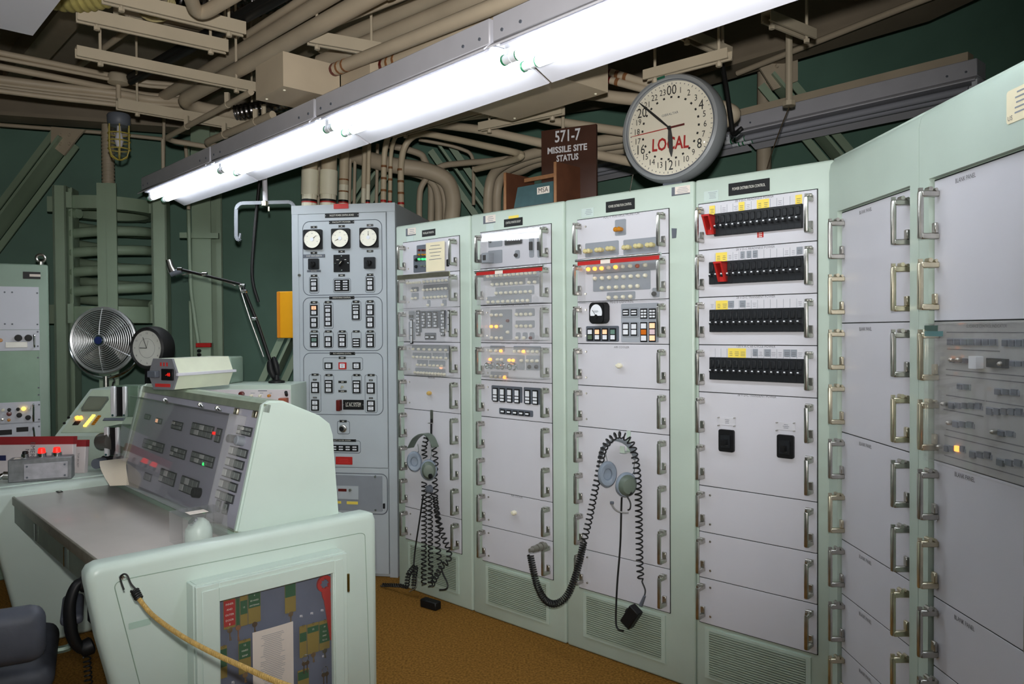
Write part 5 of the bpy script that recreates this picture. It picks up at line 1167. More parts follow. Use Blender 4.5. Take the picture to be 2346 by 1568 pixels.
b = NB(); cyl(b, (D_c-.005, W_+.004, H_-.16), (D_c-.005, W_+.004, H_-.09), .005, n=8); box(b, D_c-.012, D_c+.002, W_-.001, W_+.002, H_-.16, H_-.09); obj('hinge', b, mat('brass', (170, 140, 70), .3, 1), dr)
Nz = zo(500, 1310, 6.076)
XK = .026
def kp(zx, zy, x=XK):
    v = kx(*Nz(zx, zy), XN1+x); return v.y-Y0, v.z-ZB
KTAG = mat('brass_tag', (150, 132, 62), .5, .3, var=.1); TGRN = mat('tag_green', (28, 88, 56), .5); TRED = mat('tag_red', (168, 26, 30), .5)
def ktag(p, q, bands, label, txt=(), key=None, kcol=None, tilt=0.0):
    a, c = kp(*p), kp(*q); y0, y1, z1, z0 = a[0], c[0], max(a[1], c[1]), min(a[1], c[1])
    tt = thing('key_tag', label, 'key tag', KF.world(XN1+XK, Y0+(y0+y1)/2, ZB+z1), -KF.a + PI/2, 'tagged keys in the key cabinet')
    w, h = y1-y0, z1-z0
    b = NB(); prism(b, rrect(-w/2, w/2, -h, 0, .003), -.001, .001, 'y'); obj('tag_plate', b, KTAG, tt)
    for (f0, f1, m) in bands:
        b = NB(); box(b, -w/2+.001, w/2-.001, -.0016, -.001, -h*f1, -h*f0); obj('colour_band', b, m, tt)
    for (s_, f, sz) in txt: text(s_, sz, WPRINT, tt, 0, -.002, -h*f, None)
    b = NB(); tube(b, [(.004*math.cos(a_), -.003, .004*math.sin(a_)) for a_ in [2*PI*i/10 for i in range(10)]], .0008, 5, closed=True); obj('hook', b, CHROME, tt)
    if key:
        dz, ln = -h+.004, key; b = NB(); cyl(b, (0, -.003, dz-.010), (0, -.001, dz-.010), .010, n=14); box(b, -.0022, .0022, -.003, -.001, dz-.018-ln, dz-.016); box(b, .002, .006, -.003, -.001, dz-.018-ln, dz-.014-ln); box(b, .002, .005, -.003, -.001, dz-.010-ln, dz-.007-ln); obj('key', b, kcol or BRASS_GLINT, tt)
    return tt
ktag((70, 400), (240, 770), [(.05, .92, TRED)], 'red-banded key tag at the corner of the key cabinet', [('INNER', .18, .010), ('AND', .36, .010), ('OUTER', .54, .010), ('DOOR', .72, .010), ('8', .86, .010)], .030)
ktag((243, 380), (300, 752), [(.0, .98, TGRN)], 'slim dark green key tag next to the red-banded tag', (), .04, RUST)
ktag((302, 340), (410, 740), [(.18, .62, TGRN)], 'dark green key tag with a short middle band', [('12', .4, .008)], None)
ktag((413, 300), (590, 690), [(.04, .50, TGRN)], 'brass key tag lettered for the hard antenna', [('4', .12, .009), ('RE HARD', .28, .008), ('ANTENNA', .43, .008)], .028, mat('dark_key', (96, 80, 60), .4, .6))
ktag((280, 975), (455, 1390), [(.08, .55, TGRN)], 'brass key tag lettered for the hard soap', [('12', .16, .010), ('HARD', .32, .009), ('SOAP', .47, .009)], .02)
ktag((25, 1050), (125, 1470), [(.1, .65, TGRN)], 'brass key tag half hidden by the door frame of the key cabinet', (), None)
ktag((925, 190), (1080, 550), [(.0, .45, TGRN)], 'brass key tag behind a clear tag over the paper list', (), .05)
ktag((1128, 770), (1232, 1180), [(.22, .5, TGRN)], 'brass key tag turned edgeways beside the plain one', (), None)
ktag((1236, 745), (1400, 1110), [(.10, .30, TGRN)], 'mostly plain brass key tag numbered fifteen', [('15', .2, .010)], .022)
ktag((1402, 700), (1550, 1060), [(.12, .75, TGRN)], 'brass key tag partly covered by the red wrench', [('19', .22, .009), ('TC-2', .38, .008), ('AND', .52, .008), ('TC-13', .67, .008)], .02)
ktag((1105, 1390), (1262, 1568), [(.1, .6, TGRN)], 'brass key tag low in the cabinet under a big key ring', (), None)
for (x, y, r, lab) in ((1205, 1205, 60, 'steel key ring holding dark keys in the key cabinet'), (1478, 1365, 56, 'empty-looking steel key ring beside the white hooks')):
    a = kp(x, y); tt = thing('key_ring', lab, 'key ring', KF.world(XN1+XK, Y0+a[0], ZB+a[1]), -KF.a+PI/2, 'key rings in the key cabinet'); rr = r/6.076*2.4/F
    b = NB(); tube(b, [(rr*math.cos(2*PI*i/24), -.004, rr*math.sin(2*PI*i/24)) for i in range(24)], .0013, 6, closed=True); obj('ring', b, CHROME, tt)
    for dx in (-.006, .008): b = NB(); cyl(b, (dx, -.005, -rr-.006), (dx, -.003, -rr-.006), .009, n=12); box(b, dx-.002, dx+.002, -.005, -.003, -rr-.045, -rr-.012); obj('key', b, mat('dark_key', (96, 80, 60)), tt)
a, c = kp(470, 850), kp(1045, 1568); a2 = kp(1020, 740)
tt = thing('paper_list', 'typed paper list pinned up inside the key cabinet', 'paper', KF.world(XN1+XK+.004, Y0+a[0], ZB+a[1]), -KF.a+PI/2)
w = c[0]-a[0]; h = .27; b = NB(); n = 10
V = [[b.verts.new((w*i/n, -.003*math.sin(i/n*PI), -h*j)) for i in range(n+1)] for j in (0, 1)]
for i in range(n): b.faces.new((V[1][i], V[1][i+1], V[0][i+1], V[0][i]))
obj('sheet', b, PAPERW, tt); prints(tt, w*.15, w*.8, -.02, -h, 36, -.0042, PLATE, fill=.22)
# red spanner
a, c = kp(1460, 160), kp(1580, 920)
ts = thing('red_spanner', 'red ring spanner hung in the key cabinet', 'spanner', KF.world(XN1+XK+.006, Y0+a[0], ZB+a[1]), -KF.a+PI/2)
dx, dz = c[0]-a[0], c[1]-a[1]; Ls = math.hypot(dx, dz); u = Vector((dx/Ls, 0, dz/Ls)); s_ = Vector((u.z, 0, -u.x))
b = NB(); nn = 24; ro = .033
O_ = [(ro*math.cos(2*PI*i/nn), ro*math.sin(2*PI*i/nn)) for i in range(nn)]; I_ = [((.0165 if i % 3 else .0225)*math.cos(2*PI*i/nn), (.0165 if i % 3 else .0225)*math.sin(2*PI*i/nn)) for i in range(nn)]
for y_, fl_ in ((-.010, 1), (.0, -1)):
    A_ = [b.verts.new((x, y_, z)) for x, z in O_]; B2 = [b.verts.new((x, y_, z)) for x, z in I_]
    for i in range(nn): b.faces.new((A_[i], A_[(i+1) % nn], B2[(i+1) % nn], B2[i]))
b.verts.ensure_lookup_table()
for k0 in (0, nn):
    for i in range(nn): b.faces.new((b.verts[k0+i], b.verts[k0+(i+1) % nn], b.verts[2*nn+k0+(i+1) % nn], b.verts[2*nn+k0+i]))
bmesh.ops.recalc_face_normals(b, faces=b.faces[:]); obj('ring_head', b, RED, ts)
b = NB(); w0, w1 = .018, .0135; P4 = [u*.029+s_*w0, u*.029-s_*w0, u*.05-s_*w0, u*.065-s_*w1, u*Ls-s_*w1, u*(Ls+.008)-s_*.004, u*(Ls+.008)+s_*.004, u*Ls+s_*w1, u*.065+s_*w1, u*.05+s_*w0]
prism(b, [(p.x, p.z) for p in P4], -.0085, -.0015, 'y'); obj('shank', b, RED, ts)
for i, (x, y) in enumerate(((1150, 622), (1298, 583), (1442, 540), (1462, 1180), (203, 1545))):
    a = kp(x, y, .014); b = NB(); cyl(b, (0,0,0), (.012,0,0), .002, n=8); cyl(b, (.010,0,0), (.012,0,.006), .002, n=8); box(b, 0, .001, -.004, .004, -.004, .004); tag(obj('cup_hook', b, ENAMEL, None, KF.world(XN1+.0125, Y0+a[0], ZB+a[1]), (0,0,-KF.a)), 'small empty white hook on the blue-grey board of the key cabinet', 'hook', 'empty hooks on the key board')
# ---------------------------------------------------------------- rope with hook
e0 = kx(277, 1322, XN1); w0 = KF.world(XN1, e0.y, e0.z)
tr = thing('rope_barrier', 'braided yellow rope with a black wire hook clipped to the console', 'rope', w0)
pth = [dep(x, y, d) - w0 for x, y, d in ((318, 1372, 2.34), (350, 1410, 2.28), (410, 1454, 2.18), (480, 1493, 2.07), (560, 1530, 1.95), (640, 1565, 1.83), (760, 1605, 1.66))]
pp = smooth_path(pth, 14)
ROPE = mat('yellow_rope', (178, 146, 80), .7, var=.22, scale=70, bump=.6, bscale=160)
for k in range(3):
    b = NB(); tube(b, coil(pp, .0036, 66, 9, phase=k*2*PI/3), .0038, 6); obj('strand', b, ROPE, tr)
h0 = kx(277, 1322, XN1+.012); 
hk = [dep(x, y, 2.36) - w0 for x, y in ((284, 1352), (277, 1332), (276, 1322), (284, 1316), (292, 1320), (300, 1338), (312, 1352), (318, 1364))]
b = NB(); tube(b, smooth_path(hk, 5), .0028, 8); obj('wire_hook', b, RUBBER, tr)
b = NB(); tube(b, coil([dep(308, 1352, 2.355)-w0, dep(319, 1373, 2.34)-w0], .0105, 5, 12), .0032, 6); obj('hook_ferrule', b, RUBBER, tr)
b = NB(); lathe(b, [(.008, 0), (.007, .006), (0, .008)], (0,0,0), KF.d, 12); tube(b, [KF.d*.012 + Vector((0,0,.006*math.sin(2*PI*i/12))) + KF.n*(.006*math.cos(2*PI*i/12)) for i in range(12)], .0022, 6, closed=True); obj('eye_bolt', b, CHROME, tr)
# ---------------------------------------------------------------- operator's chair
pc = dep(20, 1500, 2.62)
tc = thing('operator_chair', 'dark upholstered swivel chair pushed up to the console', 'chair', (pc.x-.10, pc.y-.02, 0), .5)
def cushion(x0, x1, y0, y1, z0, z1, r=.045):
    b = NB(); box(b, x0, x1, y0, y1, z0, z1, r, 5); return b
sx = dep(70, 1480, 2.62)
obj('seat_cushion', cushion(-.24, .24, -.24, .24, .37, .47), LEAT, tc); obj('backrest', cushion(-.22, .22, -.30, -.20, .50, .68, .045), LEAT, tc)
b = NB(); tube(b, [(0, -.10, .36), (0, -.32, .38), (0, -.34, .52)], .018, 8); obj('back_support', b, mat('chair_metal', (120, 140, 128), .4, .3), tc)
b = NB(); cyl(b, (0, 0, .10), (0, 0, .37), .028, n=14); obj('column', b, mat('chair_metal', (120, 140, 128)), tc)
for s_ in (-1, 1):
    b = NB(); tube(b, fillet([(s_*.22, .08, .40), (s_*.29, .08, .40), (s_*.29, .06, .56), (s_*.29, -.14, .56)], .04, 4), .014, 8); ar = obj('arm_frame', b, mat('chair_metal', (120, 140, 128)), tc); obj('arm_pad', cushion(s_*.29-.035, s_*.29+.035, -.16, .10, .56, .595, .015), LEAT, tc)
for k in range(5):
    a = 2*PI*k/5; b = NB(); tube(b, [(0, 0, .11), (.27*math.cos(a), .27*math.sin(a), .075)], .018, 8); obj('leg', b, mat('chair_metal', (120, 140, 128)), tc); b = NB(); cyl(b, (.27*math.cos(a)-.012, .27*math.sin(a), .028), (.27*math.cos(a)+.012, .27*math.sin(a), .028), .028, n=14); box(b, .27*math.cos(a)-.01, .27*math.cos(a)+.01, .27*math.sin(a)-.01, .27*math.sin(a)+.01, .03, .08); obj('caster', b, BLACK, tc)
# ================================================================ things on and behind the console, left side
# small mint side table that carries the switch box and the manuals
t = thing('side_table', 'mint side table standing against the far end of the console', 'table', fr=KF)
TP = [(-.60, -.12), (-.004, -.12), (-.004, .75), (-.20, .66), (-.60, .33)]
b = NB(); prism(b, TP, .765, .80, 'z'); bmesh.ops.bevel(b, geom=b.edges[:], offset=.006, segments=2, affect='EDGES'); obj('table_top', b, MINT2, t)
for x, y in ((-.56, -.08), (-.05, -.08), (-.05, .54), (-.56, .28)): b = NB(); box(b, x-.02, x+.02, y-.02, y+.02, 0, .765, .004, 1); obj('leg', b, MINT2, t)
# grey switch box with red buttons, beside the far side panel of the console
p0, p1 = KF.hitz(18, 1108, .80), KF.hitz(165, 1098, .80)
W0, W1 = KF.world(p0.x, p0.y, .80), KF.world(p1.x, p1.y, .80)
rz = math.atan2((W1-W0).y, (W1-W0).x); LB = (W1-W0).length
t = thing('switch_box', 'worn grey metal switch box with two red buttons and a black one', 'switch box', W0, rz)
GB = mat('worn_grey_paint', (128, 130, 132), .5, .3, var=.2, scale=30)
hb = .118
b = NB(); box(b, 0, LB, 0, .09, 0, hb, .004, 1); obj('case', b, GB, t)
b = NB(); box(b, LB*.25, LB*.94, -.008, 0, .012, hb*.80, .002, 1); obj('cover_plate', b, mat('pale_grey_plate', (176, 174, 180), .5, .2, var=.15, scale=25), t)
for x in (.30, .89):
    for z in (.024, hb*.68): b = NB(); cyl(b, (LB*x, -.008, z), (LB*x, -.011, z), .005, n=10); obj('screw', b, SLATE, t)
for x, m, s in ((.50, REDLIT, 1.0), (.74, REDLIT, 1.0), (.24, BLACK, .75)):
    b = NB(); lathe(b, [(.024*s, 0), (.024*s, .020), (.020*s, .022), (0, .022)], (LB*x, .045, hb), (0,0,1), 18); o = obj('button_collar', b, CHROME, t); b = NB(); lathe(b, [(.019*s, .022), (.016*s, .045*s), (.012*s, .048*s), (0, .048*s)], (LB*x, .045, hb), (0,0,1), 16); obj('button', b, m, t)
b = NB(); tube(b, smooth_path([(0, .05, .03), (-.03, .05, .035), (-.07, .04, .015), (-.14, .06, .014), (-.30, .10, .014)], 5), .014, 10); obj('conduit', b, CHROME, t); b = NB(); cyl(b, (.0, .05, .03), (-.03, .05, .033), .022, n=12); obj('cable_gland', b, SATIN, t); b = NB(); box(b, LB*.08, LB*.18, .02, .06, hb, hb+.002); obj('paper_tag', b, PAPERW, t)
# binders standing behind
def binder(px, W, H, label, d, lean, txts, rzv):
    base = dep(px[0], px[1], d); base.z = .801; t = thing('manual_binder', label, 'binder', base, rzv, 'white manuals with a red band')
    cb = mat('binder_white', (214, 206, 206), .5); rb = mat('binder_red', (150, 40, 44), .5)
    M_ = Matrix.Rotation(-lean, 4, 'X')
    def put(name, bm_, m):
        bm_.transform(M_); return obj(name, bm_, m, t)
    b = NB(); box(b, 0, W, 0, .035, 0, H, .002, 1); put('cover', b, cb)
    b = NB(); box(b, -.0008, W+.0008, -.0012, .0362, H*.80, H+.0008); put('red_band', b, rb)
    for (s_, x, z, sz, r90) in txts:
        me = text_mesh(s_, sz); me.transform(Matrix.Rotation(-PI/2 if r90 else 0, 4, 'Z')); me.transform(Matrix.Rotation(PI/2, 4, 'X')); me.transform(Matrix.Translation((x, -.002, z))); me.transform(M_); me.materials.append(PRINT); obj('lettering', me, PRINT, t)
    return t
d0 = 4.06; k = d0/F
binder((-60, 1087), 222*k, 90*k, 'white manual with a red band lettered EMERGENCY behind the switch box', d0, .12, [('EMERGENCY', 130*k, 36*k, .034, True), ('MANUAL', 118*k, 36*k, .030, True)], .02)
b_ = binder((128, 1081), 66*k, 77*k, 'white manual with a red band lettered TOP SECRET', d0+.08, .12, [('TOP SECRET', 50*k, 30*k, .014, True)], .02)
# flag sticker on the manual
o = bpy.data.objects['manual_binder']; bm = NB(); box(bm, 58*k, 72*k, .0045, .0055, 36*k, 48*k); obj('sticker', bm, mat('blue_sticker', (40, 44, 86), .5), o)
# grid paper draped over the console
b = NB(); n = 8
c00, c10, c01, c11 = dep(228, 1057, 3.92), dep(296, 1049, 3.95), dep(252, 1114, 3.74), dep(296, 1112, 3.78); t = c01.copy(); V = []
for j in range(n+1):
    s_ = j/n; row = []
    for i in range(6):
        f = i/5; q = (c00.lerp(c10, f)).lerp(c01.lerp(c11, f), s_) + Vector((0, -.03*math.sin(PI*s_), .035*math.sin(PI*s_)*(.5+.5*f))) - t; row.append(b.verts.new(q))
    V.append(row)
for j in range(n):
    for i in range(5): b.faces.new((V[j+1][i], V[j+1][i+1], V[j][i+1], V[j][i]))
def grid_mat():
    m = mat('grid_paper', (222, 212, 192), .8, var=0); nt = m.node_tree; bs = nt.nodes['Principled BSDF']; br = nt.nodes.new('ShaderNodeTexBrick'); tc = nt.nodes.new('ShaderNodeTexCoord')
    br.inputs['Color1'].default_value = br.inputs['Color2'].default_value = srgb(222, 212, 192)+(1,); br.inputs['Mortar'].default_value = srgb(196, 186, 170)+(1,); br.inputs['Scale'].default_value = 90; br.inputs['Mortar Size'].default_value = .035; br.offset = 0; br.inputs['Brick Width'].default_value = .5; br.inputs['Row Height'].default_value = .4
    nt.links.new(tc.outputs['Object'], br.inputs['Vector']); nt.links.new(br.outputs['Color'], bs.inputs['Base Color']); return m
tag(obj('grid_paper', b, grid_mat(), None, t), 'sheet of grid paper curling over the edge of the console', 'paper')
# green card file boxes with black fronts
def cardbox(px0, py0, px1, py1, d, label, dx):
    a = dep(px0, py1, d); c = dep(px1, py0, d); t = thing('film_viewer', label, 'viewer', a, -.10, 'green viewers with black fronts'); w, h = (c-a).x, (c-a).z
    b = NB(); box(b, 0, w, .0, .12, 0, h, .012, 3); obj('case', b, mat('dark_green_case', (96, 120, 102), .4), t)
    f = .58; b = NB(); box(b, .004, w*f, -.004, .002, .006, h-.006, .002, 1); obj('black_front', b, BLACK, t)
    for x0, x1 in ((0, w*.17), (w*.44, w*f)): b = NB(); box(b, x0, x1, -.02, .0, .002, h-.002, .004, 1); s_ = obj('chrome_strip', b, mat('strip_reflection', (236, 238, 242), .5, .4, var=.02), t); b = NB(); cyl(b, ((x0+x1)/2, -.022, .012), ((x0+x1)/2, -.019, .012), .006, n=10); obj('strip_button', b, mat('teal_dark', (20, 70, 70), .4), t)  # near-white finish paints the tubes' reflection into the chrome strips
    b = NB(); box(b, w-.03, w-.01, .09, .11, .802-a.z, 0); obj('rear_post', b, SATIN, t)
    return t
k = 3.85/F
cardbox(258, 884, 322, 956, 4.24, 'upper green viewer with black front and chrome strips behind the console hood', 0)
t = cardbox(243, 977, 304, 1046, 4.24, 'lower green viewer with black front and chrome strips behind the console hood', 0)
v = dep(228, 1000, 4.24) - t.location; b = NB(); lathe(b, [(0, 0), (.045, .005), (.05, .02), (.05, .09), (0, .095)], (v.x-.02, .03, v.z-.035), (1, -.25, .1), 20); obj('lens_drum', b, mat('smoke_plastic', (90, 88, 84), .15), t)
b = NB(); box(b, -.03, .12, -.0, .11, .802-t.location.z, 0, .004, 1); obj('viewer_base', b, BLACK, t)
b = NB(); cyl(b, (-.02, .0, -.032), (-.02, -.06, -.032), .028, n=16); obj('focus_knob', b, SLATE, t)
# ---------------------------------------------------------------- second console with the small screen
f2 = Fr(0, 0, 4.42); xL = f2.hit(122, 1000, 0).x; f2 = Fr(0, xL, 4.42)
t = thing('status_console', 'mint sloped console with a small screen and rows of amber lamps', 'console', fr=f2)
zl = f2.hit(122, 1000, 0).z; top = f2.hit(207, 892, .38); wC = .58
b = NB(); prism(b, [(0, zl-.03), (0, zl), (.38, top.z), (.62, top.z), (.70, .6), (.70, 0), (.12, 0), (.06, .72)], 0, wC, 'x'); bmesh.ops.bevel(b, geom=[e for e in b.edges if abs(e.verts[0].co.x-e.verts[1].co.x) < 1e-6], offset=.01, segments=2, affect='EDGES'); obj('body', b, MINT, t)
ta2 = math.atan2(.38, top.z-zl)
sl = math.hypot(.38, top.z-zl)
def sp(px, py):
    r = ray(px, py); c = f2.loc(CAM); rd = Vector((r.dot(f2.d), r.dot(f2.n), r.z)); nrm = Vector((0, -math.cos(ta2), math.sin(ta2))); p0 = Vector((0, 0, zl)); kk = (p0-c).dot(nrm)/rd.dot(nrm); q = c+rd*kk-p0
    return q.x, q.y*math.sin(ta2)+q.z*math.cos(ta2)
b = NB(); box(b, .03, wC-.03, -.004, 0, .03, sl*.97); pn2 = obj('slope_panel', b, mat('pale_mint_panel', (176, 190, 168), .4), t, (0, 0, zl), (-ta2, 0, 0))
P5 = [sp(*Q) for Q in ((206, 911), (249, 912), (250, 918), (232, 942), (227, 944), (188, 944), (187, 938), (203, 914))]
b = NB(); prism(b, P5, -.010, -.004, 'y'); obj('screen_bezel', b, mat('screen_bezel', (96, 104, 94), .4), pn2)
cx_, cz_ = sum(p[0] for p in P5)/8, sum(p[1] for p in P5)/8
b = NB(); prism(b, [(cx_+(x-cx_)*.86, cz_+(z-cz_)*.86) for x, z in P5], -.012, -.010, 'y'); obj('screen', b, mat('dark_screen', (112, 116, 100), .12), pn2)
for (x, y, m) in ((178, 961, ORANGE), (186, 961, ORANGE)): X, Z_ = sp(x, y); b = NB(); lathe(b, [(.012, 0), (.012, .014), (0, .017)], (X, -.004, Z_), (0,-1,0), 14); obj('lamp', b, m, pn2)
for i in range(6): X, Z_ = sp(196+19*i/5, 978-23*i/5); b = NB(); box(b, X-.0085, X+.0085, -.012, -.004, Z_-.006, Z_+.006); obj('lamp', b, mat('lit_yellow', (255, 206, 90), .4, var=0, emit=1.6), pn2)
for i in range(5): X, Z_ = sp(215+13*i/4, 974-17*i/4); b = NB(); box(b, X-.0085, X+.0085, -.012, -.004, Z_-.006, Z_+.006); obj('lamp', b, AMBER, pn2)
a, c = sp(166, 976), sp(186, 967); b = NB(); box(b, a[0], c[0], -.006, -.004, a[1], c[1]); obj('black_plate', b, BLACK, pn2)
a, c = sp(236, 966), sp(288, 960); b = NB(); box(b, a[0], c[0], -.008, -.004, a[1], c[1]); obj('display', b, SLATE, pn2)
for x, y in ((158, 959), (148, 972)): X, Z_ = sp(x, y); b = NB(); cyl(b, (X, -.004, Z_), (X, -.009, Z_), .008, n=10); obj('screw', b, BLACK, pn2)
# ---------------------------------------------------------------- rear console with white knob panel
f3 = Fr(2, 0, 4.53); x0 = f3.hit(425, 900).x; x1 = f3.hit(667, 900).x; f3 = Fr(2, x0, 4.53); wR = x1-x0
zt = f3.hit(600, 882).z
t = thing('rear_console', 'mint console with a white knob panel beside the grey cabinet', 'console', fr=f3)
b = NB(); box(b, 0, wR, 0, .31, 0, zt, .008, 2); obj('body', b, MINT, t)
zp = f3.hit(600, 893).z; b = NB(); box(b, .02, wR-.004, -.006, 0, .9, zp, .001, 1); pn3 = obj('white_panel', b, mat('warm_white_panel', (214, 208, 212), .45), t)
Oz = zo(500, 800, 10.45)
for (x, y, m, r) in ((580, 1075, DRED, .016), (810, 1115, CREAM, .008), (1020, 1118, CREAM, .008), (1238, 1115, AMBER, .009), (1185, 1245, AMBER, .006)):
    v = f3.hit(*Oz(x, y)); b = NB(); lathe(b, [(r, 0), (r*.95, .02), (0, .026)], (0,0,0), (0,-1,0), 14); obj('knob', b, m, pn3, (v.x, -.006, v.z))
v = f3.hit(*Oz(1070, 1000)); prints(pn3, v.x-.03, v.x+.03, v.z+.004, v.z-.004, 1, -.0066, SLATE)
for x in (835, 1045, 1262): v = f3.hit(*Oz(x, 1055)); prints(pn3, v.x-.014, v.x+.014, v.z+.003, v.z-.003, 1, -.0066, PLATE)
v = f3.hit(*Oz(1610, 1220)); b = NB(); box(b, -.028, .022, -.05, -.006, -.022, .014, .003, 1); obj('switch_guard', b, mat('terracotta', (160, 84, 60), .5), pn3, (v.x, 0, v.z)); b = NB(); cyl(b, (.02, -.05, .05), (.01, -.01, .03), .010, n=10); obj('toggle', b, BLACK, pn3, (v.x, 0, v.z))
# instrument box standing on it
v = f3.hit(477, 872, .12); b0 = f3.world(v.x, .12, zt)
t = thing('instrument_case', 'small dark green instrument case with a grey end on the rear console', 'case', b0, -.15)
b = NB(); box(b, 0, .15, 0, .16, 0, .165, .012, 3); obj('case', b, GREEN, t); b = NB(); box(b, -.004, .10, -.006, .0, .02, .155, .004, 1); obj('end_panel', b, PLATE, t)
# adjustable microphone arm on the rear console
bp = f3.world(f3.hit(634, 880, .16).x, .16, zt); dM = bp.y
t = thing('microphone_arm', 'black jointed desk arm with a small microphone head at its end', 'microphone', bp)
Q = lambda x, y: dep(x, y, dM) - bp
ARM = mat('arm_black', (26, 26, 26), .35, .4)
b = NB(); lathe(b, [(.05, 0), (.05, .012), (.018, .02), (.016, .05), (0, .05)], n=18); obj('base', b, BLACK, t)
b = NB(); tube(b, [Q(633, 868), Q(590, 740), Q(555, 655)], .010, 10); obj('lower_arm', b, ARM, t); b = NB(); tube(b, [Q(554, 652), Q(418, 619)], .009, 10); obj('upper_arm', b, ARM, t)
for x, y in ((556, 655), (560, 668), (469, 629), (583, 731), (412, 618)): b = NB(); q = Q(x, y); cyl(b, q-Vector((.014,.0,0)), q+Vector((.014,0,0)), .013, n=12); obj('joint', b, CHROME, t)
b = NB(); tube(b, [Q(547, 652), Q(572, 730), Q(604, 818)], .004, 6); obj('spring_wire', b, SATIN, t)
for pts_, r_ in (([(618, 826), (621, 848), (630, 868)], .024), ([(626, 818), (632, 838), (637, 860)], .020)):
    b = NB(); pth = smooth_path([Q(*p) for p in pts_], 6); tube(b, pth, [r_*math.sin(PI*(i+1)/(len(pth)+1))**.5 for i in range(len(pth))], 12); obj('counterweight', b, BLACK, t)
b = NB(); tube(b, smooth_path([Q(418, 630), Q(450, 626), Q(500, 640), Q(540, 655)], 5), .004, 6); obj('cable', b, SATIN, t)
b = NB(); pth = [Q(386, 596), Q(390, 612), Q(396, 624)]; tube(b, pth, [.018, .022, .026], 14); hd = obj('microphone_head', b, SATIN, t); b = NB(); tube(b, [Q(392, 626), Q(416, 622)], [.024, .012], 12); obj('head_clamp', b, SLATE, t)
# ---------------------------------------------------------------- hexagonal display box
fh_ = Fr(-66, 0, 0); pb = zpl(373, 893, 1.290); q = fh_.loc(pb); fh_ = Fr(-66, q.x, q.y, 1.290)
t = thing('display_unit', 'cream six-sided display unit with a red readout standing on the console hood', 'display', fr=fh_)
HEX = [(-.062, .0), (.062, .0), (.094, .072), (.062, .148), (-.062, .148), (-.094, .072)]
L6 = .36
b = NB(); prism(b, [(y+.0, z) for y, z in HEX], 0.012, L6, 'x'); obj('case', b, mat('cream_case', (216, 222, 200), .4), t)
b = NB(); box(b, -.004, L6+.012, -.105, -.090, .066, .080, .002, 1); obj('trim_rail', b, ENAMEL, t)
b = NB(); prism(b, HEX, 0.0, .012, 'x'); ep = obj('end_panel', b, mat('panel_grey_red', (120, 122, 128), .5), t)
b = NB(); box(b, -.010, 0, -.075, .0, .045, .10, .002, 1); obj('readout_window', b, BLACK, ep)
o = text('-48', .024, REDLIT, ep, -.0105, -.045, .072, rot=(PI/2, 0, -PI/2)); 
b = NB(); box(b, -.03, 0, .015, .07, .058, .09, .003, 1); obj('connector', b, SLATE, ep)
for i in range(3):
    prints_y = None; b = NB(); box(b, -.0008, 0, -.03+.02*i-.005, -.03+.02*i+.005, .112, .130); obj('red_print', b, REDT, ep)
b = NB(); box(b, -.0008, 0, -.05, .05, .012, .028); obj('red_print', b, REDT, ep)
# ---------------------------------------------------------------- desk fan and tyre clock
GWIRE = mat('guard_wire', (214, 216, 218), .38, .85, var=.03)
dF = 5.25; c = dep(236, 780, dF)
t = thing('pedestal_fan', 'round chrome pedestal fan with a wire guard in front of the coil spring', 'fan', (c.x, c.y, 0)); k = dF/F; R_ = 74*k
n_ = (CAM-c).normalized(); 
for i in range(15):
    r = R_*(1-i*.058); b = NB(); off = -.05 + .05*(r/R_)**2; tube(b, [(r*math.cos(2*PI*j/40), -.05*(1-(r/R_)**2)-.0, c.z+r*math.sin(2*PI*j/40)) for j in range(40)], .0034 if i else .010, 6, closed=True); obj('guard_ring', b, GWIRE, t)
for j in range(6):
    a = PI*j/3+.52; b = NB(); tube(b, [(f*R_*math.cos(a), -.05*(1-f*f)-.004, c.z+f*R_*math.sin(a)) for f in (.18, .4, .6, .8, 1)], .003, 6); obj('guard_spoke', b, GWIRE, t)
b = NB(); lathe(b, [(0, -.062), (.035, -.06), (.040, -.05), (.040, -.04), (0, -.04)], (0, 0, c.z), (0, 1, 0), 20); obj('hub_badge', b, CHROME, t)
b = NB(); lathe(b, [(0, -.064), (.026, -.0635), (.026, -.062), (0, -.062)], (0, 0, c.z), (0, 1, 0), 20); obj('badge_blue', b, mat('badge_blue', (40, 54, 110), .3), t)
b = NB(); lathe(b, [(R_, -.01), (R_*1.015, .01), (R_*.98, .05), (R_*.6, .09), (.06, .12), (0, .12)], (0, 0, c.z), (0, 1, 0), 36); obj('rear_shell', b, mat('dark_fan_shell', (70, 76, 74), .4, .5), t)
for j in range(4):
    b = NB(); a = j*PI/2+.5; M_ = Matrix.Translation((0, .04, c.z)) @ Matrix.Rotation(a, 4, 'Y'); P6 = [(.03, -.02, .0), (.17, -.03, -.07), (.19, .02, .05), (.04, .02, .03)]
    A_ = [b.verts.new(M_ @ Vector(p)) for p in P6]; B2 = [b.verts.new(M_ @ (Vector(p)+Vector((0,.004,0)))) for p in P6]; b.faces.new(A_); b.faces.new(B2[::-1])
    for i in range(4): b.faces.new((A_[i], A_[(i+1)%4], B2[(i+1)%4], B2[i]))
    obj('blade', b, SATIN, t)
b = NB(); tube(b, [(R_*1.12*math.cos(a), .03, c.z-.01+R_*1.12*math.sin(a)) for a in [PI+PI*i/24 for i in range(25)]], .010, 8); obj('yoke', b, CHROME, t)
b = NB(); cyl(b, (0, .03, .03), (0, .03, c.z-R_*1.12), .018, n=12); obj('pole', b, SATIN, t); b = NB(); lathe(b, [(.20, 0), (.20, .012), (.05, .03), (0, .03)], (0, .03, 0), n=28); obj('base', b, BLACK, t)
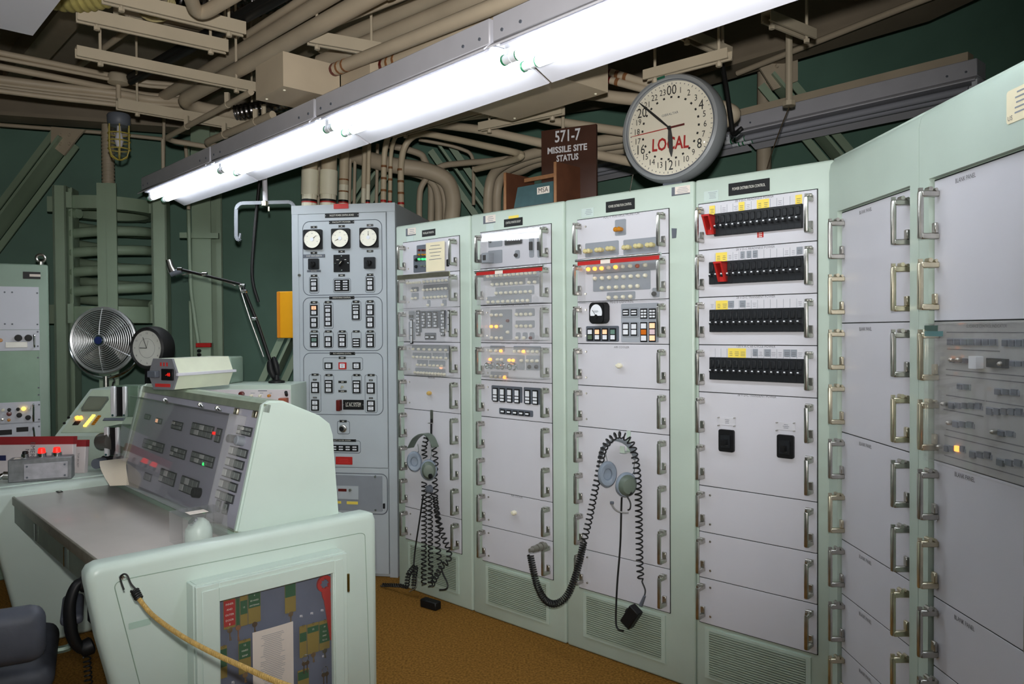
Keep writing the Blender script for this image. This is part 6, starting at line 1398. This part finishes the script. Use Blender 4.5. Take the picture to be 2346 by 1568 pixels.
b = NB(); tube(b, smooth_path([(.02, .05, c.z-R_*1.1), (.05, .05, c.z-R_*1.3), (.03, .05, c.z-R_*1.7), (.02, .05, .4)], 5), .005, 6); obj('power_cord', b, RUBBER, t)
dT = 4.92; c = dep(344, 798, dT); k = dT/F
t = thing('tyre_clock', 'small round clock set in a black rubber tyre, beside the fan', 'clock', (c.x, c.y, c.z), -.30)
b = NB(); lathe(b, [(.112, -.026), (.120, -.040), (.134, -.030), (.140, .0), (.140, .05), (.130, .075), (.09, .08), (0, .08)], (0,0,0), (0,1,0), 36); obj('tyre', b, RUBBER, t)
b = NB(); cyl(b, (0, -.028, 0), (0, -.02, 0), .113, n=36); dl = obj('dial', b, mat('clock_dial_white', (220, 222, 216), .5), t)
for i in range(12):
    a = PI/2-i*PI/6; text(str(i or 12), .018, PRINT, dl, .096*math.cos(a), -.0285, .096*math.sin(a))
b = NB(); tube(b, [(.062*math.cos(2*PI*i/30), -.0285, .062*math.sin(2*PI*i/30)) for i in range(30)], .0008, 4, closed=True); obj('dial_ring', b, PRINT, dl)
for a, L_, r_ in ((math.radians(178), .055, .0022), (math.radians(112), .075, .0016), (math.radians(75), .05, .0007)): b = NB(); cyl(b, (0, -.031, 0), (L_*math.cos(a), -.031, L_*math.sin(a)), r_, n=6); obj('hand', b, BLACK, dl)
b = NB(); box(b, -.05, .05, .0, .08, -(c.z-top.z), -.125, .004, 1); obj('stand', b, BLACK, t)
# ---------------------------------------------------------------- green rack at the far left
f5 = Fr(-31, 0, 0); pr = dep(113, 800, 4.95); q = f5.loc(Vector((pr.x, pr.y, 0))); WL = .66; f5 = Fr(-31, q.x-WL, q.y)
t = thing('radio_rack', 'green radio rack with white panels beside the coil spring', 'equipment rack', fr=f5)
fz = lambda px, py: (f5.hit(px, py).x, f5.hit(px, py).z)
zt5 = fz(80, 606)[1]
b = NB(); box(b, 0, WL, 0, .55, 0, zt5, .012, 3); obj('cabinet_body', b, GREEN, t)
Uz = zo(0, 590, 3.733)
def fpan(p, q, m, name, th=.006, par=None, x0=None):
    a, c = fz(*p), fz(*q); xa = x0 if x0 is not None else a[0]; b = NB(); box(b, min(xa, c[0]), max(xa, c[0]), -th, 0, min(a[1], c[1]), max(a[1], c[1]), .001, 1); return obj(name, b, m, par or t)
PW = mat('cool_white_panel', (196, 200, 210), .45, var=.02)
pA = fpan(Uz(0, 248), Uz(337, 618), PW, 'blank_panel', x0=.07); pB = fpan(Uz(0, 622), Uz(341, 796), PW, 'radio_panel', x0=.07); pG = fpan(Uz(0, 803), Uz(342, 1240), mat('green_panel', (122, 156, 132), .42), 'green_panel', x0=.07, th=.004); pC = fpan(Uz(0, 1245), Uz(346, 1412), PW, 'radio_panel', x0=.07); pD = fpan(Uz(0, 1420), Uz(350, 1568), PW, 'radio_panel', x0=.07)
o = fpan(Uz(196, 122), Uz(347, 186), BLACK, 'name_plate', .003); a = fz(*Uz(300, 155)); b = NB(); box(b, a[0]-.03, a[0]+.03, -.004, -.003, a[1]-.008, a[1]+.008); obj('plate_window', b, PAPERW, o)
def fk(px, m, r, L_, par, name='knob'):
    a = fz(*px); b = NB(); lathe(b, [(r, 0), (r*.9, L_), (0, L_*1.08)], (0,0,0), (0,-1,0), 14); obj(name, b, m, par, (a[0], -.006, a[1]))
for p, m, r, par in (((157, 690), BLACK, .022, pB), ((243, 690), BLACK, .022, pB), ((5, 710), AMBER, .012, pB), ((79, 1303), BLACK, .011, pC), ((79, 1337), DRED, .015, pC), ((155, 1299), BLACK, .011, pC), ((202, 1294), mat('lit_yellow', (255, 206, 90)), .013, pC), ((246, 1293), CREAM, .010, pC), ((27, 1305), CREAM, .010, pC), ((165, 1350), BLACK, .016, pC), ((240, 1370), BLACK, .016, pC), ((77, 1390), AMBER, .010, pC), ((22, 1385), SATIN, .009, pC)): fk(Uz(*p), m, r, .02, par)
fpan(Uz(47, 725), Uz(235, 770), mat('cream_window', (206, 206, 196), .3), 'window', .012, pB)
fpan(Uz(0, 1478), Uz(103, 1515), BLACK, 'display', .008, pD, x0=.08); fpan(Uz(140, 1455), Uz(243, 1488), BLACK, 'display', .008, pD)
def bow(px0, px1, par):
    a, c = fz(*px0), fz(*px1); b = NB(); tube(b, fillet([(a[0], -.006, a[1]), (a[0], -.045, a[1]), (c[0], -.045, c[1]), (c[0], -.006, c[1])], .015, 4), .006, 8); obj('bow_handle', b, CHROME, par)
bow(Uz(294, 660), Uz(296, 765), pB); bow(Uz(287, 1255), Uz(288, 1400), pC); bow(Uz(287, 1450), Uz(298, 1560), pD)
for p, par in (((40, 298), pA), ((104, 299), pA), ((318, 306), pA), ((42, 570), pA), ((105, 571), pA), ((320, 574), pA), ((322, 637), pB), ((323, 760), pB), ((325, 858), pG), ((330, 1115), pG), ((331, 1176), pG), ((334, 1260), pC), ((334, 1386), pC), ((334, 1446), pD)): fk(Uz(*p), SLATE, .0055, .004, par, 'screw')
a = fz(93, 600); b = NB(); tube(b, [(a[0]+.024*math.cos(2*PI*i/16), .06, zt5+.045+.024*math.sin(2*PI*i/16)) for i in range(16)], .009, 8, closed=True); cyl(b, (a[0], .06, zt5), (a[0], .06, zt5+.022), .016, n=12); obj('lifting_eye', b, SATIN, t)
# ================================================================ on top of the racks
RF = Fr(AR, 0, DR)
# 24-hour clock
dc = 3.60; c = dep(1535, 294, dc); FCk = Fr(38, 0, 0); q = FCk.loc(c); FCk = Fr(38, q.x, q.y, c.z)
RO = 124*dc/F
t = thing('wall_clock', 'large round silver 24-hour clock with red LOCAL lettering on top of the racks', 'clock', fr=FCk)
SILV = mat('silver_grey_enamel', (158, 162, 166), .3, .25, var=.03)
b = NB(); lathe(b, [(0, .10), (RO*.90, .10), (RO*.985, .07), (RO, .035), (RO*.985, .0), (RO*.95, -.018), (RO*.90, -.022), (RO*.868, -.012), (RO*.86, .004), (0, .004)], (0,0,0), (0,1,0), 64); obj('case', b, SILV, t)
b = NB(); tube(b, [(RO*.87*math.cos(2*PI*i/64), -.014, RO*.87*math.sin(2*PI*i/64)) for i in range(64)], .0022, 6, closed=True); obj('bezel_ring', b, SLATE, t)
RD = RO*.858
b = NB(); cyl(b, (0, .0035, 0), (0, .001, 0), RD, n=64); dl = obj('dial', b, mat('aged_dial', (236, 230, 212), .5, var=.05, scale=3), t)
tilt = math.radians(-3)
for i in range(24):
    a = PI/2 - i*PI/12 + tilt; big = i % 4 == 0
    s_ = '00' if i == 0 else str(i); r = RD*(.80 if big else .80)
    me = text_mesh(s_, .066 if big else .040, (None)); 
    for v in me.vertices: v.co.x *= .78 if big else .85
    me.materials.append(BLACK); obj('numeral', me, BLACK, dl, (r*math.cos(a), -.0006, r*math.sin(a)), (PI/2, 0, 0))
    a2 = a; b = NB(); box(b, -.0045, .0045, -.0008, 0, -.005, .005); obj('hour_mark', b, BLACK, dl, (RD*.66*math.cos(a2), 0, RD*.66*math.sin(a2)), (0, -a2, 0))
for i in range(60):
    a = PI/2 - i*PI/30 + tilt; L_ = .006 if i % 5 else .010; b = None
    sobj('minute_mark', ('mm', L_), lambda: (lambda b_: (box(b_, -L_/2, L_/2, -.0008, 0, -.0014, .0014), b_)[1])(NB()), PRINT, dl, (RD*.945*math.cos(a), 0, RD*.945*math.sin(a)), (0, -a, 0))
o = text('LOCAL', .082, RED, dl, .0, -.001, -RD*.34, RD*.86, rot=(PI/2, -tilt*1.6-.04, 0), bold=.002)
text('GIBRALTAR', .016, SLATE, dl, 0, -.001, RD*.30, .085, rot=(PI/2, -.06, 0))
def hand(a, L0, L1, w, m, y, name, taper=.3):
    b = NB(); prism(b, [(-L0, -w*.5), (-L0, w*.5), (L1*.35, w), (L1*.8, w*.8), (L1, w*taper), (L1, -w*taper), (L1*.8, -w*.8), (L1*.35, -w)], y, y+.0015, 'y'); obj(name, b, m, dl, None, (0, -a, 0))
hand(math.radians(137), .01, RD*.98, .006, BLACK, -.008, 'minute_hand'); hand(math.radians(-86), .01, RD*.62, .012, mat('worn_black_hand', (58, 58, 58), .4), -.006, 'hour_hand', .15)
hand(math.radians(183), .075, RD*.93, .0022, RED, -.011, 'second_hand'); b = NB(); box(b, .005, .078, -.0115, -.0095, -.0045, .0045); obj('second_counterweight', b, DRED, dl, None, (0, math.radians(-3), 0))
b = NB(); lathe(b, [(.011, 0), (.009, .008), (0, .009)], (0, -.006, 0), (0,-1,0), 14); obj('hub', b, BLACK, dl)
b = NB(); lathe(b, [(0, -.070), (RD*.2, -.0675), (RD*.4, -.060), (RD*.6, -.047), (RD*.8, -.030), (RD*.95, -.014), (RD*1.0, -.008)], (0,0,0), (0,1,0), 48); obj('domed_glass', b, GLASS, t)
b = NB(); box(b, -.022, .018, -.001, .001, -.006, .006); a = math.radians(98); obj('green_badge', b, mat('badge_green', (30, 90, 70), .4), t, (RO*.94*math.cos(a), -.021, RO*.94*math.sin(a)), (0, -.1, 0))
b = NB(); box(b, -.05, .05, .02, .09, -(c.z-2.2), -RO*.93, .003, 1); obj('foot', b, SLATE, t)
conduit([(1655, 150, 3.9), (1664, 200, 3.85), (1680, 312, 3.8), (1695, 298, 3.75), (1700, 294, 3.75)], .012, 'black cable hanging down behind the wall clock', m=RUBBER, name='loose_cable', cat='cable', fil=.03)
conduit([(1450, 400, 3.5), (1447, 416, 3.48), (1443, 438, 3.44)], .002, 'thin twisted wire hanging from the wall clock', m=CHROME, name='loose_wire', cat='cable')
conduit([(1808, 245, 4.0), (1790, 290, 3.9), (1770, 345, 3.7), (1757, 388, 3.45)], .003, 'thin cord slung from the unlit light to the rack top', m=mat('cord_brown', (96, 84, 66), .7), name='loose_wire', cat='cable', step=4)
# missile site status sign board
dS = 4.05; FS = Fr(26, 0, 0); q = FS.loc(dep(1303, 380, dS)); FS = Fr(26, q.x, q.y)
a, c2 = FS.hit(1240, 300), FS.hit(1366, 284); z0 = 2.2; zt_ = (a.z+c2.z)/2
t = thing('sign_board', 'dark brown stencilled board reading MISSILE SITE STATUS on top of the racks', 'sign', FS.world(a.x, 0, z0), -FS.a)
Wd = c2.x-a.x; Hd = zt_-z0
b = NB(); box(b, 0, Wd, 0, .018, 0, Hd, .001, 1); obj('board', b, WOODD, t)
STEN = mat('stencil_white', (200, 200, 205), .7, var=.15, scale=60)
for s_, px, py, sz, w in (('571-7', 1300, 312, .085, .145), ('MISSILE SITE', 1299, 342, .046, .225), ('STATUS', 1300, 362, .046, .125)):
    v = FS.hit(px, py); text(s_, sz, STEN, t, v.x-a.x, -.0012, v.z-z0, w, bold=.0015)
# wooden shelf box and binder
f0 = RF.hit(1157, 470, .06); xl = f0.x; yb = RF.hitx(1222, 440, xl).y; zl_ = RF.hitx(1157, 396, xl).z
g0 = RF.hit(1272, 455, .06); xr = g0.x; zr = RF.hitx(1272, 371, xr).z; yb2 = RF.hitx(1364, 440, xr).y
t = thing('wooden_shelf', 'open plywood document shelf standing on the racks in front of the sign', 'shelf', RF.world(xl, .06, 2.2), -RF.a)
dy = min(yb2-.06, .24); dyl = min(yb-.06, .30)
for nm, x, h, dd in (('side_board', 0, zl_-2.2, dyl), ('side_board', xr-xl, zr-2.2, dy)):
    b = NB(); box(b, x-.008, x+.008, .002, dd, 0, h); o = obj(nm, b, WOOD, t); b = NB(); box(b, x-.0085, x+.0085, -.001, .002, 0, h); obj('front_edge', b, WOODE, o)
wv = xr-xl; b = NB(); box(b, .008, wv-.008, .0, dyl, 0, .012); obj('bottom_board', b, WOOD, t)
zz = RF.hit(1235, 403, .12).z-2.2; b = NB(); box(b, .05, wv-.008, .10, .115, zz-.01, zz+.01); obj('cross_rail', b, WOODE, t)
t = thing('ring_binder', 'dark teal binder with a white MSA label lying in the wooden shelf', 'binder', RF.world(xl+.045, .08, 2.213), -RF.a)
wb = wv-.075; hb_ = RF.hit(1240, 420, .08).z-2.213
b = NB(); prism(b, [(0, 0), (wb, 0), (wb, hb_), (.03, hb_)], 0, .05, 'y'); obj('cover', b, mat('teal_binder', (52, 84, 88), .6, var=.12, scale=25), t)
v0, v1 = RF.hit(1227, 446, .08), RF.hit(1263, 426, .08); cx_, cz_ = (v0.x+v1.x)/2-xl-.045, (v0.z+v1.z)/2-2.213
b = NB(); box(b, -.042, .042, -.001, 0, -.018, .018); o = obj('paper_label', b, PAPERW, t, (cx_, -.0005, cz_)); text('MSA', .036, BLACK, o, 0, -.0015, 0, .066)

# ================================================================ headsets
CUSH = mat('grey_ear_cushion', (130, 142, 156), .5, var=.1); SHELL = mat('olive_shell', (96, 108, 98), .45)
def earcup(par, pos, rx, rz_, tilt, flip, rot):
    """oval ear cup with cushion and shell at pos"""
    M_ = Matrix.Translation(pos) @ Matrix.Rotation(rot, 4, 'Z') @ Matrix.Rotation(tilt, 4, 'Y') @ Matrix.Diagonal((rx, 1, rz_, 1))
    b = NB(); lathe(b, [(.45, -.014), (.55, -.018), (.85, -.018), (1.0, -.008), (1.0, .006), (.9, .014), (0, .014)], (0,0,0), (0,1,0), 24); lathe(b, [(.45, -.014), (.40, -.002), (0, -.002)], (0,0,0), (0,1,0), 24); b.transform(M_); obj('ear_cushion', b, CUSH, par)
    b = NB(); lathe(b, [(.86, .010), (.84, .028), (.6, .044), (0, .048)], (0,0,0), (0,1,0), 24); b.transform(M_); obj('ear_shell', b, SHELL, par)
def on(rk, Z, y=-.05): return lambda x, z_, yy=y: rk.fr.hit(*Z(x, z_), yy)
Kz = zo(1320, 970, 6.033); h3 = on(r3, Kz)
base = r3.fr.hit(1420, 1090, -.05)
t = thing('headset', 'grey headset with a stretched black coil cord hanging on the rack with the dial meter', 'headset', fr=r3.fr, group='headsets hanging on the racks')
def band(par, pts, w, m):
    b = NB(); P = smooth_path(pts, 6); L_, R2 = [], []
    for i, p in enumerate(P):
        for k_, lst in ((-1, L_), (1, R2)):
            lst.append((b.verts.new(p + Vector((0, k_*w/2, 0))), b.verts.new(p + Vector((0, k_*w/2, -.006)))))
    for i in range(len(P)-1):
        a0, a1, c0, c1 = L_[i], L_[i+1], R2[i], R2[i+1]
        b.faces.new((a0[0], a1[0], c1[0], c0[0])); b.faces.new((a0[1], c0[1], c1[1], a1[1])); b.faces.new((a0[0], a0[1], a1[1], a1[0])); b.faces.new((c0[0], c1[0], c1[1], c0[1]))
    bmesh.ops.recalc_face_normals(b, faces=b.faces[:]); obj('headband', b, m, par)
band(t, [h3(330, 470), h3(370, 340), h3(460, 255), h3(570, 222), h3(690, 260), h3(780, 360), h3(822, 480)], .035, mat('grey_band', (112, 120, 126), .5))
v = h3(430, 705, -.075); earcup(t, v, .044, .060, .10, 1, .95); v = h3(690, 850, -.075); earcup(t, v, .048, .056, -.30, 1, -2.2)
for pts in ([(345, 450), (315, 560), (330, 680), (340, 800)], [(410, 420), (420, 470), (430, 520)], [(820, 480), (800, 600), (795, 680), (660, 850)]):
    b = NB(); tube(b, smooth_path([h3(*p) for p in pts], 4), .002, 6); obj('wire_yoke', b, CHROME, t)
b = NB(); tube(b, smooth_path([h3(485, 1100, -.10), h3(530, 1180, -.09), h3(600, 1225, -.08), h3(720, 1240, -.07)], 5), .004, 6); obj('microphone_boom', b, mat('clear_grey', (140, 140, 140), .3), t)
q = h3(495, 1100, -.10); b = NB(); box(b, q.x-.008, q.x+.008, q.y-.006, q.y+.006, q.z-.006, q.z+.006, .002, 1); obj('microphone', b, SLATE, t)
b = NB(); lathe(b, [(.013, 0), (.013, .010), (.008, .014), (0, .014)], h3(750, 955, -.085), (0,-1,0), 14); obj('boom_pivot', b, BLACK, t)
b = NB(); tube(b, smooth_path([h3(700, 1000, -.09), h3(750, 1100, -.09), h3(745, 1180, -.09), h3(715, 1200, -.08)], 5), .003, 6); obj('boom_wire', b, RUBBER, t)
P3 = lambda px, py, y: r3.fr.hit(px, py, y)
b = NB(); tube(b, smooth_path([h3(630, 1030, -.07), h3(625, 1150, -.06), P3(1421, 1250, -.05), P3(1414, 1340, -.05), P3(1411, 1420, -.06), P3(1416, 1442, -.07), P3(1428, 1446, -.08)], 6), .0045, 8); obj('straight_cord', b, RUBBER, t)
cp = [P3(1476, 1368, -.07), P3(1478, 1352, -.05), P3(1470, 1330, -.045), P3(1466, 1300, -.04), P3(1464, 1200, -.04), P3(1462, 1120, -.04), P3(1460, 1085, -.05), P3(1455, 1050, -.065), P3(1447, 1018, -.075), P3(1430, 1000, -.085), P3(1412, 998, -.085), P3(1394, 1012, -.085), P3(1381, 1035, -.08), P3(1374, 1070, -.06), P3(1362, 1130, -.05), P3(1350, 1190, -.05), P3(1338, 1240, -.06), P3(1328, 1285, -.09), P3(1315, 1330, -.13), P3(1297, 1368, -.17), P3(1272, 1384, -.20), P3(1250, 1376, -.20), P3(1232, 1345, -.19), P3(1222, 1308, -.18), P3(1215, 1272, -.17)]
path = smooth_path(cp, 8)
def cordage(path, segs, R, r, par, name='coiled_cord'):
    b = NB(); n = len(path); a = 0
    pts = []
    for f, turns in segs:
        e = int(n*f) if f < 1 else n; pts += coil(path[a:e+1] if e < n else path[a:], R, turns, 11, phase=0 if not pts else None or 0); a = e
    tube(b, pts, r, 6); return obj(name, b, RUBBER, par)
i0 = 17; i1 = 16*8
b = NB(); cc = coil(path[i0:i1+1], .0145, 52, 11); dd = coil(path[i1:], .0145, 58, 11, phase=0)
tube(b, path[:i0-1] + cc + dd[4:], .0034, 6); obj('coiled_cord', b, RUBBER, t)
q = P3(1449, 1412, -.06); b = NB(); box(b, -.028, .028, -.03, .014, -.05, .05, .004, 1); box(b, -.034, -.027, -.02, -.005, .0, .02); obj('cord_box', b, BLACK, t, q, (0, math.radians(33), 0)); b = NB(); cyl(b, P3(1468, 1388, -.07), P3(1477, 1366, -.07), .009, .006, 10); obj('cord_sleeve', b, SLATE, t)
# cable connector plugged in at the neighbouring handle
q0, q1 = P3(1213, 1262, -.17), P3(1250, 1250, -.06); b = NB(); d_ = (q1-q0)
cyl(b, q0, q0+d_*.2, .009, .012, 14); cyl(b, q0+d_*.2, q0+d_*.45, .016, n=16); cyl(b, q0+d_*.47, q0+d_*.7, .018, n=16); cyl(b, q0+d_*.72, q0+d_*.85, .022, n=16); cyl(b, q0+d_*.85, q1, .015, n=14); obj('plug', b, mat('plug_grey', (140, 138, 130), .4, .5), t)
x, z = r3.hit(Kz(730, 118)); b = NB(); box(b, x-.010, x+.010, -.010, -.007, z-.09, z+.004); box(b, x-.010, x+.014, -.06, -.007, z-.092, z-.088); box(b, x-.012, x+.012, -.062, -.058, z-.092, z-.06); obj('hook_strap', b, MINT, r3.t)
# headset on the first rack, with a bundle of coil cords
Lz = zo(900, 900, 3.135); h1 = on(r1, Lz)
t = thing('headset', 'olive headset with tangled black coil cords on the rack beside the grey cabinet', 'headset', fr=r1.fr, group='headsets hanging on the racks')
band(t, [h1(128, 390), h1(165, 325), h1(225, 292), h1(275, 318), h1(305, 385)], .05, SHELL)
v = h1(155, 495, -.075); earcup(t, v, .044, .060, -.10, 1, .75); v = h1(258, 555, -.075); earcup(t, v, .048, .060, .1, 1, -2.3)
for pts in ([(180, 370), (185, 420), (170, 440)], [(275, 385), (278, 440), (270, 480), (240, 560)]): b = NB(); tube(b, smooth_path([h1(*p) for p in pts], 4), .0025, 6); obj('wire_yoke', b, CHROME, t)
b = NB(); lathe(b, [(.014, 0), (.014, .010), (0, .014)], h1(275, 600, -.10), (0,-1,0), 14); obj('boom_pivot', b, BLACK, t); b = NB(); lathe(b, [(0, 0), (.024, .01), (.022, .03), (0, .04)], h1(280, 690, -.06), (0,-1,0), 14); obj('microphone', b, SLATE, t)
for pts, turns, R_ in (([(240, 325), (225, 400), (230, 470)], 5, .014), ([(292, 370), (300, 430), (308, 500), (300, 620), (310, 720)], 9, .014), ([(225, 640), (225, 800), (225, 1000), (222, 1200), (222, 1385)], 24, .014), ([(262, 680), (268, 900), (270, 1100), (272, 1250), (268, 1390)], 22, .013), ([(302, 720), (310, 820), (325, 930), (320, 1050), (335, 1230)], 13, .014), ([(300, 740), (325, 900), (365, 1040), (402, 1130), (398, 1210), (350, 1250), (300, 1340), (280, 1385)], 20, .014), ([(160, 1245), (115, 1300), (105, 1350), (100, 1400)], 9, .013), ([(165, 1250), (155, 1330), (150, 1400)], 8, .013), ([(-80, 1382), (0, 1384), (60, 1388), (110, 1400)], 12, .009)):
    yy = -.045 if len(pts) < 8 else -.06
    low = pts[-1][1] > 1380
    b = NB(); P = []
    for i, p in enumerate(pts):
        y_ = yy
        if p[1] > 1240: y_ = -.09
        P.append(h1(p[0], p[1], y_))
    tube(b, coil(smooth_path(P, 6), R_, turns, 10), .0038, 6); obj('coiled_cord', b, RUBBER, t)
b = NB(); tube(b, smooth_path([h1(218, 740, -.05), h1(190, 930, -.05), h1(160, 1130, -.05), h1(150, 1245, -.07)], 5), .0045, 8); obj('straight_cord', b, RUBBER, t)
b = NB(); tube(b, smooth_path([h1(345, 1245, -.07), h1(360, 1300, -.08), h1(392, 1370, -.09), h1(385, 1410, -.10), h1(335, 1418, -.11)], 5), .0045, 8); obj('straight_cord', b, RUBBER, t)
q = h1(270, 1432, -.12); b = NB(); box(b, -.06, .06, -.025, .025, .0, .045, .005, 1); obj('cord_box', b, BLACK, t, (q.x, q.y, .001), (0, 0, .1))
b = NB(); tube(b, smooth_path([h1(175, 1320, -.09), h1(165, 1400, -.11), h1(120, 1430, -.13)], 5), .003, 6); obj('tie_wire', b, SATIN, t)
